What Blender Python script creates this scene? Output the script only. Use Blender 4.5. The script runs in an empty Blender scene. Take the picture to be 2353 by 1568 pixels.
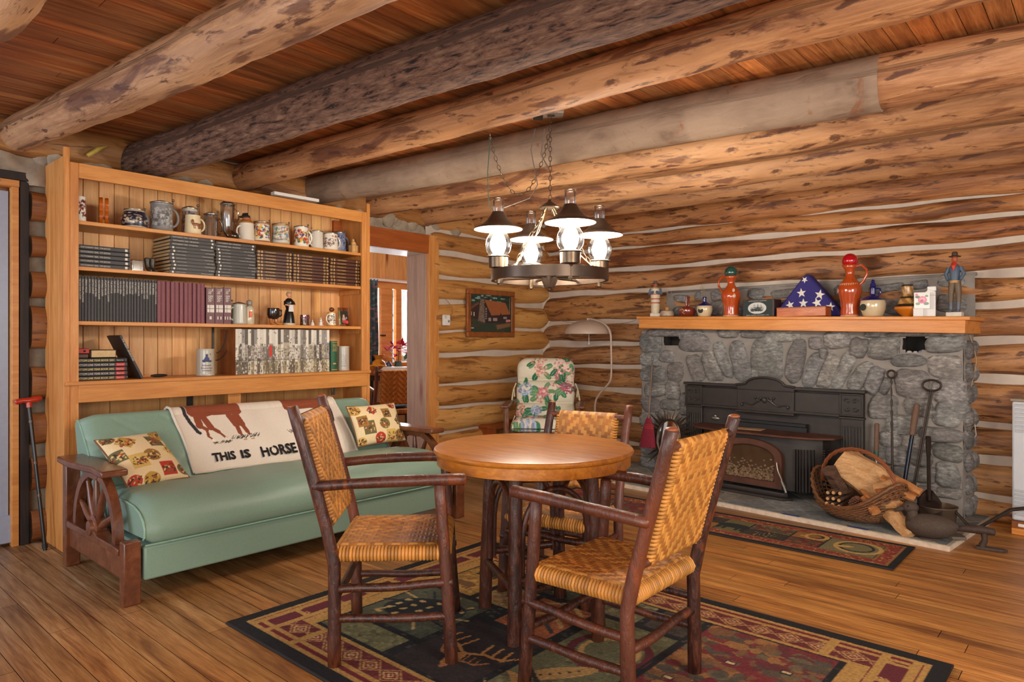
import bpy, math, random
import numpy as np
from mathutils import Matrix, Vector
from mathutils import noise as mnoise

# ------------------------------------------------------------------ camera, world, lights
scene = bpy.context.scene
COL = scene.collection
F_PX, CX, CY, CAM_H = 1569.0, 1176.5, 784.0, 1.2
YAW = math.atan((2570 - CX) / F_PX)
cam_data = bpy.data.cameras.new('camera')
cam_data.lens = 24.0
cam_data.sensor_width = 36.0 * 2353 / (1569.0 * 36 / 24)
cam = bpy.data.objects.new('camera', cam_data)
COL.objects.link(cam)
cam.location = (0, 0, CAM_H)
cam.rotation_euler = (math.pi / 2, 0, YAW)
cam_data.clip_start = 0.05
scene.camera = cam
scene.view_settings.view_transform = 'Standard'
scene.view_settings.look = 'None'
scene.view_settings.exposure = 0.30
scene.view_settings.gamma = 1.0
scene.view_settings.use_curve_mapping = False
world = bpy.data.worlds.new('daylight')
scene.world = world
world.use_nodes = True
world.node_tree.nodes['Background'].inputs[0].default_value = (0.93, 0.97, 1.0, 1)
world.node_tree.nodes['Background'].inputs[1].default_value = 0.62


def area_light(name, loc, target, size, power, col):
    l = bpy.data.lights.new(name, 'AREA')
    l.shape = 'RECTANGLE'
    l.size, l.size_y = size
    l.energy = power
    l.color = col
    o = bpy.data.objects.new(name, l)
    COL.objects.link(o)
    o.location = loc
    o.rotation_euler = (Vector(target) - Vector(loc)).to_track_quat('-Z', 'Y').to_euler()
    return o


# daylight from the door side; two added fills, behind the viewer and right
area_light('fill_light_behind', (0.2, -2.0, 1.2), (-2.4, 3.4, 2.1), (3.2, 1.4), 85, (1.0, 0.95, 0.88))
area_light('door_light_left', (-4.4, -1.2, 1.5), (-3.6, 1.5, 0.6), (1.2, 1.6), 34, (0.70, 0.82, 1.0))
area_light('fill_light_right', (1.9, 1.5, 1.6), (-1.0, 4.5, 0.9), (1.6, 1.3), 72, (1.0, 0.93, 0.84))
BULB_POWER = 58.0

R = random.Random(11)
PI = math.pi


def lin(c):
    return tuple(((v / 255) / 12.92 if v / 255 <= 0.04045 else ((v / 255 + 0.055) / 1.055) ** 2.4) for v in c[:3])


def ray(px, py):
    u = (px - CX) / F_PX
    return (-math.sin(YAW) + math.cos(YAW) * u, math.cos(YAW) + math.sin(YAW) * u, (CY - py) / F_PX)


def on_x(px, py, X):
    d = ray(px, py)
    t = X / d[0]
    return (X, d[1] * t, CAM_H + d[2] * t)


TH = math.radians(-5.8)          # the fireplace wall is a little out of square
OW = (-4.85, 6.03)
UW = (math.cos(TH), math.sin(TH))
NW = (math.sin(TH), -math.cos(TH))


def on_w(px, py, d=0.0):          # (distance along the fireplace wall, height) on the plane d in front of it
    r = ray(px, py)
    t = (d + OW[0] * NW[0] + OW[1] * NW[1]) / (r[0] * NW[0] + r[1] * NW[1])
    return ((r[0] * t - OW[0]) * UW[0] + (r[1] * t - OW[1]) * UW[1], CAM_H + r[2] * t)


def wpt(s, d, z=0.0):
    return (OW[0] + UW[0] * s + NW[0] * d, OW[1] + UW[1] * s + NW[1] * d, z)


# ------------------------------------------------------------------ materials
def nodes_of(name):
    m = bpy.data.materials.new(name)
    m.use_nodes = True
    nt = m.node_tree
    return m, nt, nt.nodes['Principled BSDF']


def N(nt, t, **kw):
    n = nt.nodes.new(t)
    for k, v in kw.items():
        if k.startswith('i_'):
            n.inputs[k[2:].replace('_', ' ')].default_value = v
        else:
            setattr(n, k, v)
    return n


def ramp(nt, fac, stops):
    n = nt.nodes.new('ShaderNodeValToRGB')
    e = n.color_ramp.elements
    while len(e) < len(stops):
        e.new(0.5)
    for el, (p, c) in zip(e, stops):
        el.position = p
        el.color = (c[0], c[1], c[2], 1)
    nt.links.new(fac, n.inputs['Fac'])
    return n.outputs['Color']


def mixc(nt, fac, a, b, mode='MIX'):
    n = nt.nodes.new('ShaderNodeMix')
    n.data_type = 'RGBA'
    n.blend_type = mode
    for sock, v in ((n.inputs[0], fac), (n.inputs[6], a), (n.inputs[7], b)):
        if isinstance(v, (int, float)):
            sock.default_value = v
        elif isinstance(v, tuple):
            sock.default_value = (v[0], v[1], v[2], 1)
        else:
            nt.links.new(v, sock)
    return n.outputs[2]


def coords(nt, kind, scale, loc=(0, 0, 0)):
    tc = nt.nodes.new('ShaderNodeTexCoord')
    mp = nt.nodes.new('ShaderNodeMapping')
    mp.inputs['Scale'].default_value = scale
    mp.inputs['Location'].default_value = loc
    nt.links.new(tc.outputs[kind], mp.inputs['Vector'])
    return mp.outputs['Vector']


def noise_tex(nt, vec, scale, detail=4, rough=0.55, dist=0.0):
    n = nt.nodes.new('ShaderNodeTexNoise')
    n.inputs['Scale'].default_value = scale
    n.inputs['Detail'].default_value = detail
    n.inputs['Roughness'].default_value = rough
    n.inputs['Distortion'].default_value = dist
    nt.links.new(vec, n.inputs['Vector'])
    return n.outputs['Fac']


def attr_color(nt):
    n = nt.nodes.new('ShaderNodeAttribute')
    n.attribute_name = 'col'
    return n.outputs['Color']


def bump(nt, bs, height, strength, dist=0.01):
    b = nt.nodes.new('ShaderNodeBump')
    b.inputs['Strength'].default_value = strength
    b.inputs['Distance'].default_value = dist
    nt.links.new(height, b.inputs['Height'])
    nt.links.new(b.outputs['Normal'], bs.inputs['Normal'])


_plain = {}


def plain(name, rgb, rough=0.5, metal=0.0, var=0.12, scale=30, bmp=0.0, spec=0.5, coat=0.0):
    if name in _plain:
        return _plain[name]
    m, nt, bs = nodes_of(name)
    v = coords(nt, 'Object', (1, 1, 1))
    f = noise_tex(nt, v, scale, 4)
    c = lin(rgb)
    col = ramp(nt, f, [(0.25, tuple(x * (1 - var) for x in c)), (0.75, tuple(min(1, x * (1 + var)) for x in c))])
    nt.links.new(col, bs.inputs['Base Color'])
    bs.inputs['Roughness'].default_value = rough
    bs.inputs['Metallic'].default_value = metal
    bs.inputs['Specular IOR Level'].default_value = spec
    bs.inputs['Coat Weight'].default_value = coat
    bs.inputs['Coat Roughness'].default_value = 0.08
    if bmp:
        bump(nt, bs, f, bmp, 0.004)
    _plain[name] = m
    return m


def painted(name, rough=0.8, bmp=0.0, scale=300, coat=0.0, metal=0.0):
    """surface whose own colours are stored on the mesh (prints, weaves, glazes)"""
    m, nt, bs = nodes_of(name)
    nt.links.new(attr_color(nt), bs.inputs['Base Color'])
    bs.inputs['Roughness'].default_value = rough
    bs.inputs['Metallic'].default_value = metal
    bs.inputs['Coat Weight'].default_value = coat
    bs.inputs['Coat Roughness'].default_value = 0.06
    if bmp:
        v = coords(nt, 'Object', (1, 1, 1))
        bump(nt, bs, noise_tex(nt, v, scale, 3), bmp, 0.004)
    return m


def wood(name, dark, base, light, stretch=(1, 14, 14), scale=3.0, rough=0.45, kind='Object', bmp=0.15,
         knots=0.0, patches=None, attr=False, rings=True, coat=0.0, knot_rgb=(95, 50, 22), pth=0.56, psc=2.2, pstr=(1, 2.6, 2.6)):
    m, nt, bs = nodes_of(name)
    v = coords(nt, kind, stretch)
    oi = nt.nodes.new('ShaderNodeObjectInfo')
    add = nt.nodes.new('ShaderNodeVectorMath')
    add.operation = 'MULTIPLY_ADD'
    cmb = nt.nodes.new('ShaderNodeCombineXYZ')
    for i in range(3):
        nt.links.new(oi.outputs['Random'], cmb.inputs[i])
    nt.links.new(cmb.outputs[0], add.inputs[0])
    add.inputs[1].default_value = (37, 91, 53)
    nt.links.new(v, add.inputs[2])
    v = add.outputs[0]
    f = noise_tex(nt, v, scale, 7, 0.62, 0.6)
    col = ramp(nt, f, [(0.28, lin(dark)), (0.5, lin(base)), (0.74, lin(light))])
    if rings:
        f2 = noise_tex(nt, v, scale * 4.5, 5, 0.7, 0.2)
        col = mixc(nt, ramp(nt, f2, [(0.35, (0.45,) * 3), (0.6, (0, 0, 0))]), col, lin(dark))
    if patches:
        big = noise_tex(nt, coords(nt, kind, (pstr[0], pstr[1] * 0.6, pstr[2]), (5, 3, 1)), psc * 0.45, 3, 0.5, 0.4)
        col = mixc(nt, ramp(nt, big, [(0.42, (0, 0, 0)), (0.62, (0.7,) * 3)]), col, lin(light))
        for (k_, th_, sc_, am_) in ((1.0, pth, psc, 0.8), (0.72, pth + 0.03, psc * 2.6, 0.9)):
            vp = coords(nt, kind, pstr, (k_ * 7, k_ * 3, 0))
            fp = noise_tex(nt, vp, sc_, 6, 0.62, 0.5)
            msk = ramp(nt, fp, [(th_, (0, 0, 0)), (th_ + 0.07, (am_,) * 3)])
            col = mixc(nt, msk, col, tuple(v * k_ for v in lin(patches)))
    if knots:
        vk = coords(nt, kind, tuple(min(x, 3.0) * 1.0 for x in stretch))
        vo = nt.nodes.new('ShaderNodeTexVoronoi')
        vo.inputs['Scale'].default_value = knots
        nt.links.new(vk, vo.inputs['Vector'])
        k = ramp(nt, vo.outputs['Distance'], [(0.05, (1, 1, 1)), (0.14, (0.35,) * 3), (0.2, (0, 0, 0))])
        col = mixc(nt, k, col, lin(knot_rgb))
    if attr:
        col = mixc(nt, 1.0, col, attr_color(nt), 'MULTIPLY')
    nt.links.new(col, bs.inputs['Base Color'])
    bs.inputs['Roughness'].default_value = rough
    bs.inputs['Coat Weight'].default_value = coat
    bs.inputs['Coat Roughness'].default_value = 0.15
    if bmp:
        bump(nt, bs, f, bmp, 0.012)
    return m


def glassy(name, rgb=(255, 255, 255), alpha=0.9, rough=0.02):
    m = bpy.data.materials.new(name)
    m.use_nodes = True
    nt = m.node_tree
    nt.nodes.clear()
    out = nt.nodes.new('ShaderNodeOutputMaterial')
    tr = nt.nodes.new('ShaderNodeBsdfTransparent')
    tr.inputs['Color'].default_value = (*lin(rgb), 1)
    gl = nt.nodes.new('ShaderNodeBsdfGlossy')
    gl.inputs['Roughness'].default_value = rough
    lw = nt.nodes.new('ShaderNodeLayerWeight')
    lw.inputs['Blend'].default_value = 0.35
    mr = nt.nodes.new('ShaderNodeMapRange')
    mr.inputs['To Min'].default_value = 1 - alpha
    mr.inputs['To Max'].default_value = 0.9
    mx = nt.nodes.new('ShaderNodeMixShader')
    nt.links.new(lw.outputs['Fresnel'], mr.inputs['Value'])
    nt.links.new(mr.outputs['Result'], mx.inputs['Fac'])
    nt.links.new(tr.outputs[0], mx.inputs[1])
    nt.links.new(gl.outputs[0], mx.inputs[2])
    nt.links.new(mx.outputs[0], out.inputs['Surface'])
    return m


def glow(name, rgb, strength):
    m, nt, bs = nodes_of(name)
    bs.inputs['Base Color'].default_value = (*lin(rgb), 1)
    bs.inputs['Emission Color'].default_value = (*lin(rgb), 1)
    bs.inputs['Emission Strength'].default_value = strength
    return m


M = {}
M['pine'] = wood('honey_pine', (176, 106, 48), (205, 138, 72), (222, 160, 92), (9, 9, 0.7), 2.6, 0.4, bmp=0.05, knots=0)
M['pine_h'] = wood('honey_pine_along', (182, 112, 50), (208, 140, 70), (222, 158, 88), (9, 0.7, 9), 2.6, 0.4, bmp=0.05)
M['pine_w'] = wood('honey_pine_mantel', (182, 108, 44), (210, 136, 62), (222, 154, 82), (0.7, 9, 9), 2.6, 0.4, bmp=0.05)
M['pine_back'] = wood('knotty_pine_boards', (204, 146, 88), (230, 178, 118), (240, 198, 142), (8, 8, 0.6), 2.6, 0.5, bmp=0.04, attr=True, knots=1.9, knot_rgb=(140, 80, 38))
M['redpine'] = wood('reddish_pine', (136, 66, 24), (160, 84, 34), (178, 100, 46), (9, 0.8, 9), 2.2, 0.4, bmp=0.05)
M['jamb'] = wood('pinkish_pine', (158, 122, 104), (182, 146, 126), (198, 164, 142), (9, 9, 0.7), 2.2, 0.5, bmp=0.04, knots=1.7, knot_rgb=(140, 84, 66))
M['frame_wood'] = wood('brown_frame_wood', (110, 58, 24), (140, 78, 34), (160, 94, 46), (6, 6, 2), 3, 0.45, bmp=0.05)
M['sofa_wood'] = wood('maple_stained', (78, 40, 22), (112, 62, 36), (138, 84, 52), (3, 3, 3), 4, 0.32, bmp=0.04, coat=0.3)
M['oak_top'] = wood('oak_table_top', (146, 84, 20), (194, 120, 38), (216, 146, 58), (1.2, 8, 7), 3.2, 0.36, bmp=0.05, coat=0.25)
M['log_back'] = wood('wall_logs_red', (112, 72, 42), (158, 108, 66), (194, 146, 98), (0.8, 9, 1), 3.4, 0.5, 'UV', 0.7, knots=0, patches=(84, 48, 28), pth=0.53, psc=2.0, pstr=(1, 4.5, 1), attr=True)
M['log_left'] = wood('wall_logs_honey', (156, 104, 52), (196, 140, 78), (216, 166, 104), (0.8, 9, 1), 3.0, 0.5, 'UV', 0.5, patches=(116, 70, 34), pth=0.56, psc=1.7, pstr=(1, 5, 1), attr=True)
M['beam'] = wood('peeled_log_beam', (132, 92, 62), (176, 134, 96), (208, 168, 126), (0.8, 7, 1), 2.8, 0.55, 'UV', 0.8, patches=(98, 60, 44), pth=0.53, psc=2.0, pstr=(1, 3.4, 1), attr=True)
M['bark_grey'] = wood('smooth_grey_bark', (108, 86, 70), (138, 114, 94), (158, 134, 112), (1, 2.6, 1), 6, 0.8, 'UV', 0.6, patches=(132, 84, 54), pth=0.63, psc=3.0, pstr=(3.2, 1.4, 1), rings=False)
M['ceiling'] = wood('ceiling_boards', (116, 62, 30), (192, 122, 66), (226, 158, 94), (12, 0.7, 12), 2.6, 0.5, 'Object', 0.15, attr=True)
M['floor'] = wood('floor_boards', (104, 56, 24), (176, 120, 64), (212, 158, 96), (0.7, 10, 9), 2.4, 0.40, 'Object', 0.25, attr=True, knots=0)
M['hickory'] = wood('hickory_bark', (34, 16, 12), (68, 34, 24), (112, 62, 42), (9, 9, 2.5), 5, 0.34, 'Object', 0.6, patches=(132, 66, 34), pth=0.57, psc=5, pstr=(1, 1, 0.5), coat=0.15)
M['black_stain'] = wood('dark_trim', (22, 14, 12), (38, 26, 22), (52, 36, 28), (8, 8, 1), 3, 0.6)


def mat_bark_rough():
    m, nt, bs = nodes_of('rough_elm_bark')
    v = coords(nt, 'UV', (3.0, 13, 1))
    f = noise_tex(nt, v, 3.4, 8, 0.7, 0.35)
    col = ramp(nt, f, [(0.38, lin((34, 20, 16))), (0.44, lin((108, 74, 58))), (0.58, lin((146, 108, 86))), (0.75, lin((186, 154, 124)))])
    nt.links.new(col, bs.inputs['Base Color'])
    bs.inputs['Roughness'].default_value = 0.9
    bump(nt, bs, f, 1.0, 0.03)
    return m


def mat_stone(name, a, b, c):
    m, nt, bs = nodes_of(name)
    v = coords(nt, 'Object', (1.0, 1, 2.4))
    f = noise_tex(nt, v, 24, 9, 0.72, 0.35)
    g = noise_tex(nt, v, 3.5, 3, 0.5)
    col = ramp(nt, f, [(0.3, lin(a)), (0.5, lin(b)), (0.7, lin(c))])
    col = mixc(nt, ramp(nt, g, [(0.42, (0, 0, 0)), (0.6, (0.45,) * 3)]), col, lin(a))
    col = mixc(nt, 1.0, col, attr_color(nt), 'MULTIPLY')
    nt.links.new(col, bs.inputs['Base Color'])
    bs.inputs['Roughness'].default_value = 0.85
    bump(nt, bs, f, 0.6, 0.012)
    return m


M['bark_rough'] = mat_bark_rough()
M['stone'] = mat_stone('fieldstone', (84, 80, 78), (134, 130, 126), (186, 182, 176))
M['mortar'] = plain('mortar', (138, 130, 122), 0.95, var=0.14, scale=14, bmp=0.5)
M['chink'] = plain('chinking', (192, 176, 160), 0.95, var=0.1, scale=9, bmp=0.5)
M['chalk'] = plain('rough_plaster', (150, 134, 116), 0.95, var=0.25, scale=16, bmp=0.8)
M['vinyl'] = plain('seafoam_vinyl', (128, 155, 137), 0.42, var=0.05, scale=160, bmp=0.25)
M['vinyl_pipe'] = plain('seafoam_piping', (134, 170, 148), 0.35)
M['castiron'] = plain('black_cast_iron', (50, 42, 36), 0.5, 0.1, var=0.25, scale=12, bmp=0.15)
M['iron_relief'] = plain('iron_relief', (60, 54, 50), 0.45, 0.35, scale=14)
M['rust'] = plain('heat_browned_iron', (92, 56, 40), 0.6, 0.4, var=0.35, scale=9)
M['wrought'] = plain('wrought_iron', (62, 52, 46), 0.5, 0.7, var=0.2)
M['brass'] = plain('antique_brass', (112, 94, 76), 0.34, 0.9, var=0.15)
M['bronze'] = plain('dark_bronze', (92, 76, 64), 0.36, 0.8, var=0.1)
M['pewter'] = plain('pewter', (138, 132, 122), 0.34, 0.85)
M['black'] = plain('black_gloss', (22, 20, 20), 0.25)
M['matblack'] = plain('matte_black', (26, 24, 24), 0.6)
M['white'] = plain('white_paint', (222, 218, 212), 0.4, var=0.03)
M['paper'] = plain('page_edges', (206, 176, 130), 0.85, var=0.12, scale=90)
M['bookblack'] = plain('black_bookcloth', (52, 48, 48), 0.5, var=0.1)
M['maroon'] = plain('maroon_leatherette', (122, 62, 70), 0.5, var=0.16, scale=120)
M['maroon_dark'] = plain('dark_maroon_cover', (92, 34, 46), 0.45)
M['brownleather'] = plain('brown_leather', (84, 46, 32), 0.4, var=0.2, scale=20)
M['silver_ink'] = plain('silver_lettering', (214, 206, 196), 0.5, var=0.0)
M['gold_ink'] = plain('gold_lettering', (206, 172, 106), 0.4, 0.2, var=0.0)
M['yellow_ink'] = plain('yellow_lettering', (238, 214, 120), 0.5, var=0.0)
M['red_ink'] = plain('red_label', (188, 48, 40), 0.5, var=0.0)
M['blue_ink'] = plain('cobalt_print', (52, 62, 104), 0.5, var=0.0)
M['black_ink'] = plain('black_print', (34, 30, 30), 0.8, var=0.0)
M['paint'] = painted('glazed_print', 0.3, coat=0.4)
M['fabric'] = painted('printed_fabric', 0.9, 0.3, 400)
M['canvas'] = painted('oil_painting', 0.55, 0.3, 120)
M['carpet'] = painted('wool_pile', 1.0, 1.0, 420)
M['rattan'] = painted('woven_rattan', 0.5)
M['matte_print'] = painted('matte_print', 0.7)
M['glass'] = glassy('clear_glass')
M['glass_soft'] = glassy('faceted_glass', (235, 232, 226), 0.72, 0.08)
M['amber_glass'] = plain('amber_glass', (206, 140, 48), 0.1, var=0.25, scale=25, coat=0.6)


# ------------------------------------------------------------------ meshes
class MB:
    """collects shapes, then links them as ONE mesh object"""

    def __init__(s):
        s.V, s.F, s.UV, s.C = [], [], [], []
        s.n = 0
        s.haveC = False

    def add(s, verts, faces, uv=None, col=None):
        verts = np.asarray(verts, dtype=np.float64).reshape(-1, 3)
        k = len(verts)
        s.V.append(verts)
        s.F.extend([tuple(i + s.n for i in f) for f in faces])
        s.UV.append(np.zeros((k, 2)) if uv is None else np.asarray(uv, dtype=np.float64).reshape(-1, 2))
        if col is None:
            s.C.append(np.ones((k, 3)))
        else:
            s.haveC = True
            c = np.asarray(col, dtype=np.float64)
            s.C.append(np.tile(c, (k, 1)) if c.ndim == 1 else c.reshape(-1, 3))
        s.n += k
        return s

    def box(s, c, d, rot=None, col=None):
        x, y, z = d[0] / 2, d[1] / 2, d[2] / 2
        v = np.array([(-x, -y, -z), (x, -y, -z), (x, y, -z), (-x, y, -z), (-x, -y, z), (x, -y, z), (x, y, z), (-x, y, z)])
        if rot is not None:
            if isinstance(rot, (int, float)):
                rot = Matrix.Rotation(rot, 3, 'Z')
            v = v @ np.array(rot).T
        return s.add(v + np.array(c), [(0, 3, 2, 1), (4, 5, 6, 7), (0, 1, 5, 4), (1, 2, 6, 5), (2, 3, 7, 6), (3, 0, 4, 7)], col=col)

    def bar(s, a, b, w, h, up=(0, 0, 1), col=None):
        a, b = Vector(a), Vector(b)
        t = (b - a)
        L = t.length
        t.normalize()
        sd = t.cross(Vector(up))
        if sd.length < 1e-4:
            sd = t.cross(Vector((0, 1, 0)))
        sd.normalize()
        u = sd.cross(t)
        m = Matrix((sd, t, u)).transposed()
        return s.box((a + b) / 2, (w, L, h), m, col)

    def tube(s, pts, r, n=10, cap=True, col=None, dome=False, wob=0.0, closed=False, seed=0, stretch=1.0):
        P = [Vector(p) for p in pts]
        k = len(P)
        rr = [r] * k if isinstance(r, (int, float)) else list(r)
        if dome:
            t0 = (P[1] - P[0]).normalized()
            t1 = (P[-1] - P[-2]).normalized()
            P = [P[0] - t0 * rr[0] * 0.35] + P + [P[-1] + t1 * rr[-1] * 0.35]
            rr = [rr[0] * 0.6] + rr + [rr[-1] * 0.6]
            k += 2
        fr = None
        rows, uv = [], []
        acc = 0.0
        rnd = random.Random(seed + k * 7)
        ph = [rnd.uniform(0, 6.28) for _ in range(6)]
        for i in range(k):
            if closed:
                t = (P[(i + 1) % k] - P[i - 1]).normalized()
            else:
                t = (P[min(i + 1, k - 1)] - P[max(i - 1, 0)]).normalized()
            if fr is None:
                a = Vector((0, 0, 1)) if abs(t.z) < 0.9 else Vector((1, 0, 0))
                fr = t.cross(a).normalized()
            fr = (fr - t * fr.dot(t)).normalized()
            b = t.cross(fr)
            if i:
                acc += (P[i] - P[i - 1]).length
            for j in range(n):
                an = 2 * PI * j / n
                q = rr[i]
                if wob:
                    q *= 1 + wob * (math.sin(acc * 9 + ph[0] + an) + 0.6 * math.sin(acc * 23 + ph[1] + 2 * an) + 0.5 * math.sin(acc * 47 + ph[2] - an))
                v = P[i] + (fr * math.cos(an) * stretch + b * math.sin(an)) * q
                rows.append(tuple(v))
                uv.append((acc, an / (2 * PI) * 2 * PI * max(rr)))
        f = []
        for i in range(k if closed else k - 1):
            for j in range(n):
                a0 = i * n + j
                a1 = i * n + (j + 1) % n
                i2 = ((i + 1) % k) * n
                f.append((a0, a1, i2 + (j + 1) % n, i2 + j))
        if cap and not closed:
            f.append(tuple(range(n))[::-1])
            f.append(tuple((k - 1) * n + j for j in range(n)))
        return s.add(rows, f, uv, col)

    def lathe(s, prof, n=24, c=(0, 0, 0), colf=None, axis=None, closed=True):
        v, col, uv = [], [], []
        for i, (r, z) in enumerate(prof):
            for j in range(n):
                a = 2 * PI * j / n
                v.append((r * math.cos(a), r * math.sin(a), z))
                uv.append((a, z))
                if colf is not None:
                    col.append(colf(a, z, i) if callable(colf) else colf)
        v = np.array(v)
        if axis is not None:
            v = v @ np.array(Vector((0, 0, 1)).rotation_difference(Vector(axis)).to_matrix()).T
        f = [(i * n + j, i * n + (j + 1) % n, (i + 1) * n + (j + 1) % n, (i + 1) * n + j) for i in range(len(prof) - 1) for j in range(n)]
        if closed:
            f += [tuple(range(n))[::-1], tuple((len(prof) - 1) * n + j for j in range(n))]
        return s.add(v + np.array(c), f, uv, np.array(col) if colf is not None else None)

    def ball(s, c, r, n=12, sc=(1, 1, 1), rot=None, col=None):
        v = []
        m = n // 2 + 1
        for i in range(m + 1):
            t = PI * i / m
            for j in range(n):
                a = 2 * PI * j / n
                v.append((r * math.sin(t) * math.cos(a) * sc[0], r * math.sin(t) * math.sin(a) * sc[1], -r * math.cos(t) * sc[2]))
        v = np.array(v)
        if rot is not None:
            v = v @ np.array(rot).T
        f = [(i * n + j, i * n + (j + 1) % n, (i + 1) * n + (j + 1) % n, (i + 1) * n + j) for i in range(m) for j in range(n)]
        return s.add(v + np.array(c), f, None, col)

    def grid(s, P, col=None, uv=None, flip=False):
        P = np.asarray(P)
        a, b = P.shape[:2]
        idx = np.arange(a * b).reshape(a, b)
        q = np.stack([idx[:-1, :-1], idx[1:, :-1], idx[1:, 1:], idx[:-1, 1:]], -1).reshape(-1, 4)
        if flip:
            q = q[:, ::-1]
        return s.add(P.reshape(-1, 3), [tuple(int(i) for i in r) for r in q], uv, None if col is None else np.asarray(col).reshape(-1, 3))

    def prism(s, poly, h0, h1, plane='xy', col=None, org=(0, 0, 0)):
        n = len(poly)
        def m(p, h):
            if plane == 'xy':
                return (p[0], p[1], h)
            if plane == 'xz':
                return (p[0], h, p[1])
            return (h, p[0], p[1])
        v = [m(p, h0) for p in poly] + [m(p, h1) for p in poly]
        f = [tuple(range(n))[::-1], tuple(range(n, 2 * n))] + [(i, (i + 1) % n, n + (i + 1) % n, n + i) for i in range(n)]
        return s.add(np.array(v) + np.array(org), f, None, col)

    def xf(s, m):
        """move everything gathered so far"""
        m = np.array(Matrix(m))
        s.V = [v @ m[:3, :3].T + m[:3, 3] for v in s.V]
        return s

    def build(s, name, mat, parent=None, smooth=True, bev=0.0, sharp=0.7, solid=0.0):
        me = bpy.data.meshes.new(name)
        V = np.concatenate(s.V)
        me.from_pydata(V.tolist(), [], s.F)
        li = np.empty(len(me.loops), dtype=np.int32)
        me.loops.foreach_get('vertex_index', li)
        uv = np.concatenate(s.UV)[li]
        ul = me.uv_layers.new(name='UVMap')
        ul.data.foreach_set('uv', uv.ravel())
        at = me.color_attributes.new('col', 'FLOAT_COLOR', 'POINT')
        C = np.ones((len(V), 4))
        C[:, :3] = np.concatenate(s.C)
        at.data.foreach_set('color', C.ravel())
        me.materials.append(mat)
        if smooth:
            me.polygons.foreach_set('use_smooth', [True] * len(me.polygons))
            me.set_sharp_from_angle(angle=sharp)
        me.update()
        o = bpy.data.objects.new(name, me)
        COL.objects.link(o)
        if parent is not None:
            o.parent = parent
        if bev:
            b = o.modifiers.new('bevel', 'BEVEL')
            b.width = bev
            b.segments = 2
            b.limit_method = 'ANGLE'
            b.angle_limit = 0.6
        if solid:
            b = o.modifiers.new('solid', 'SOLIDIFY')
            b.thickness = solid
            b.offset = -1
        return o


def thing(name, label, cat, loc=(0, 0, 0), rz=0.0, group=None):
    o = bpy.data.objects.new(name, None)
    o.empty_display_size = 0.05
    COL.objects.link(o)
    o.location = loc
    o.rotation_euler = (0, 0, rz)
    return tag(o, label, cat, group)


def tag(o, label, cat, group=None):
    o['label'] = label
    o['category'] = cat
    if group:
        o['group'] = group
    return o


def struct(o):
    o['kind'] = 'structure'
    return o


def copy_tree(src, parent=None):
    c = src.copy()
    COL.objects.link(c)
    if parent is not None:
        c.parent = parent
    for ch in list(src.children):
        copy_tree(ch, c)
    return c


_txt = {}


def text_mb(mb, body, w, h, mtx, depth=0.0006, maxh=True):
    """lettering fitted into a w x h box centred at the origin of mtx (x right, y up, z out)"""
    key = body
    if key not in _txt:
        cu = bpy.data.curves.new('t', 'FONT')
        cu.body = body
        cu.align_x = 'CENTER'
        cu.align_y = 'CENTER'
        cu.resolution_u = 2
        ob = bpy.data.objects.new('t', cu)
        me = bpy.data.meshes.new_from_object(ob)
        vv = np.array([v.co[:] for v in me.vertices]).reshape(-1, 3)
        ff = [tuple(p.vertices) for p in me.polygons]
        bpy.data.objects.remove(ob)
        bpy.data.meshes.remove(me)
        bpy.data.curves.remove(cu)
        _txt[key] = (vv, ff)
    vv, ff = _txt[key]
    lo, hi = vv.min(0), vv.max(0)
    q = vv - (lo + hi) / 2
    q = q * np.array([w / max(hi[0] - lo[0], 1e-6), h / max(hi[1] - lo[1], 1e-6), 1])
    q[:, 2] = depth
    m = np.array(Matrix(mtx))
    mb.add(q @ m[:3, :3].T + m[:3, 3], ff)
    return mb


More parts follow.
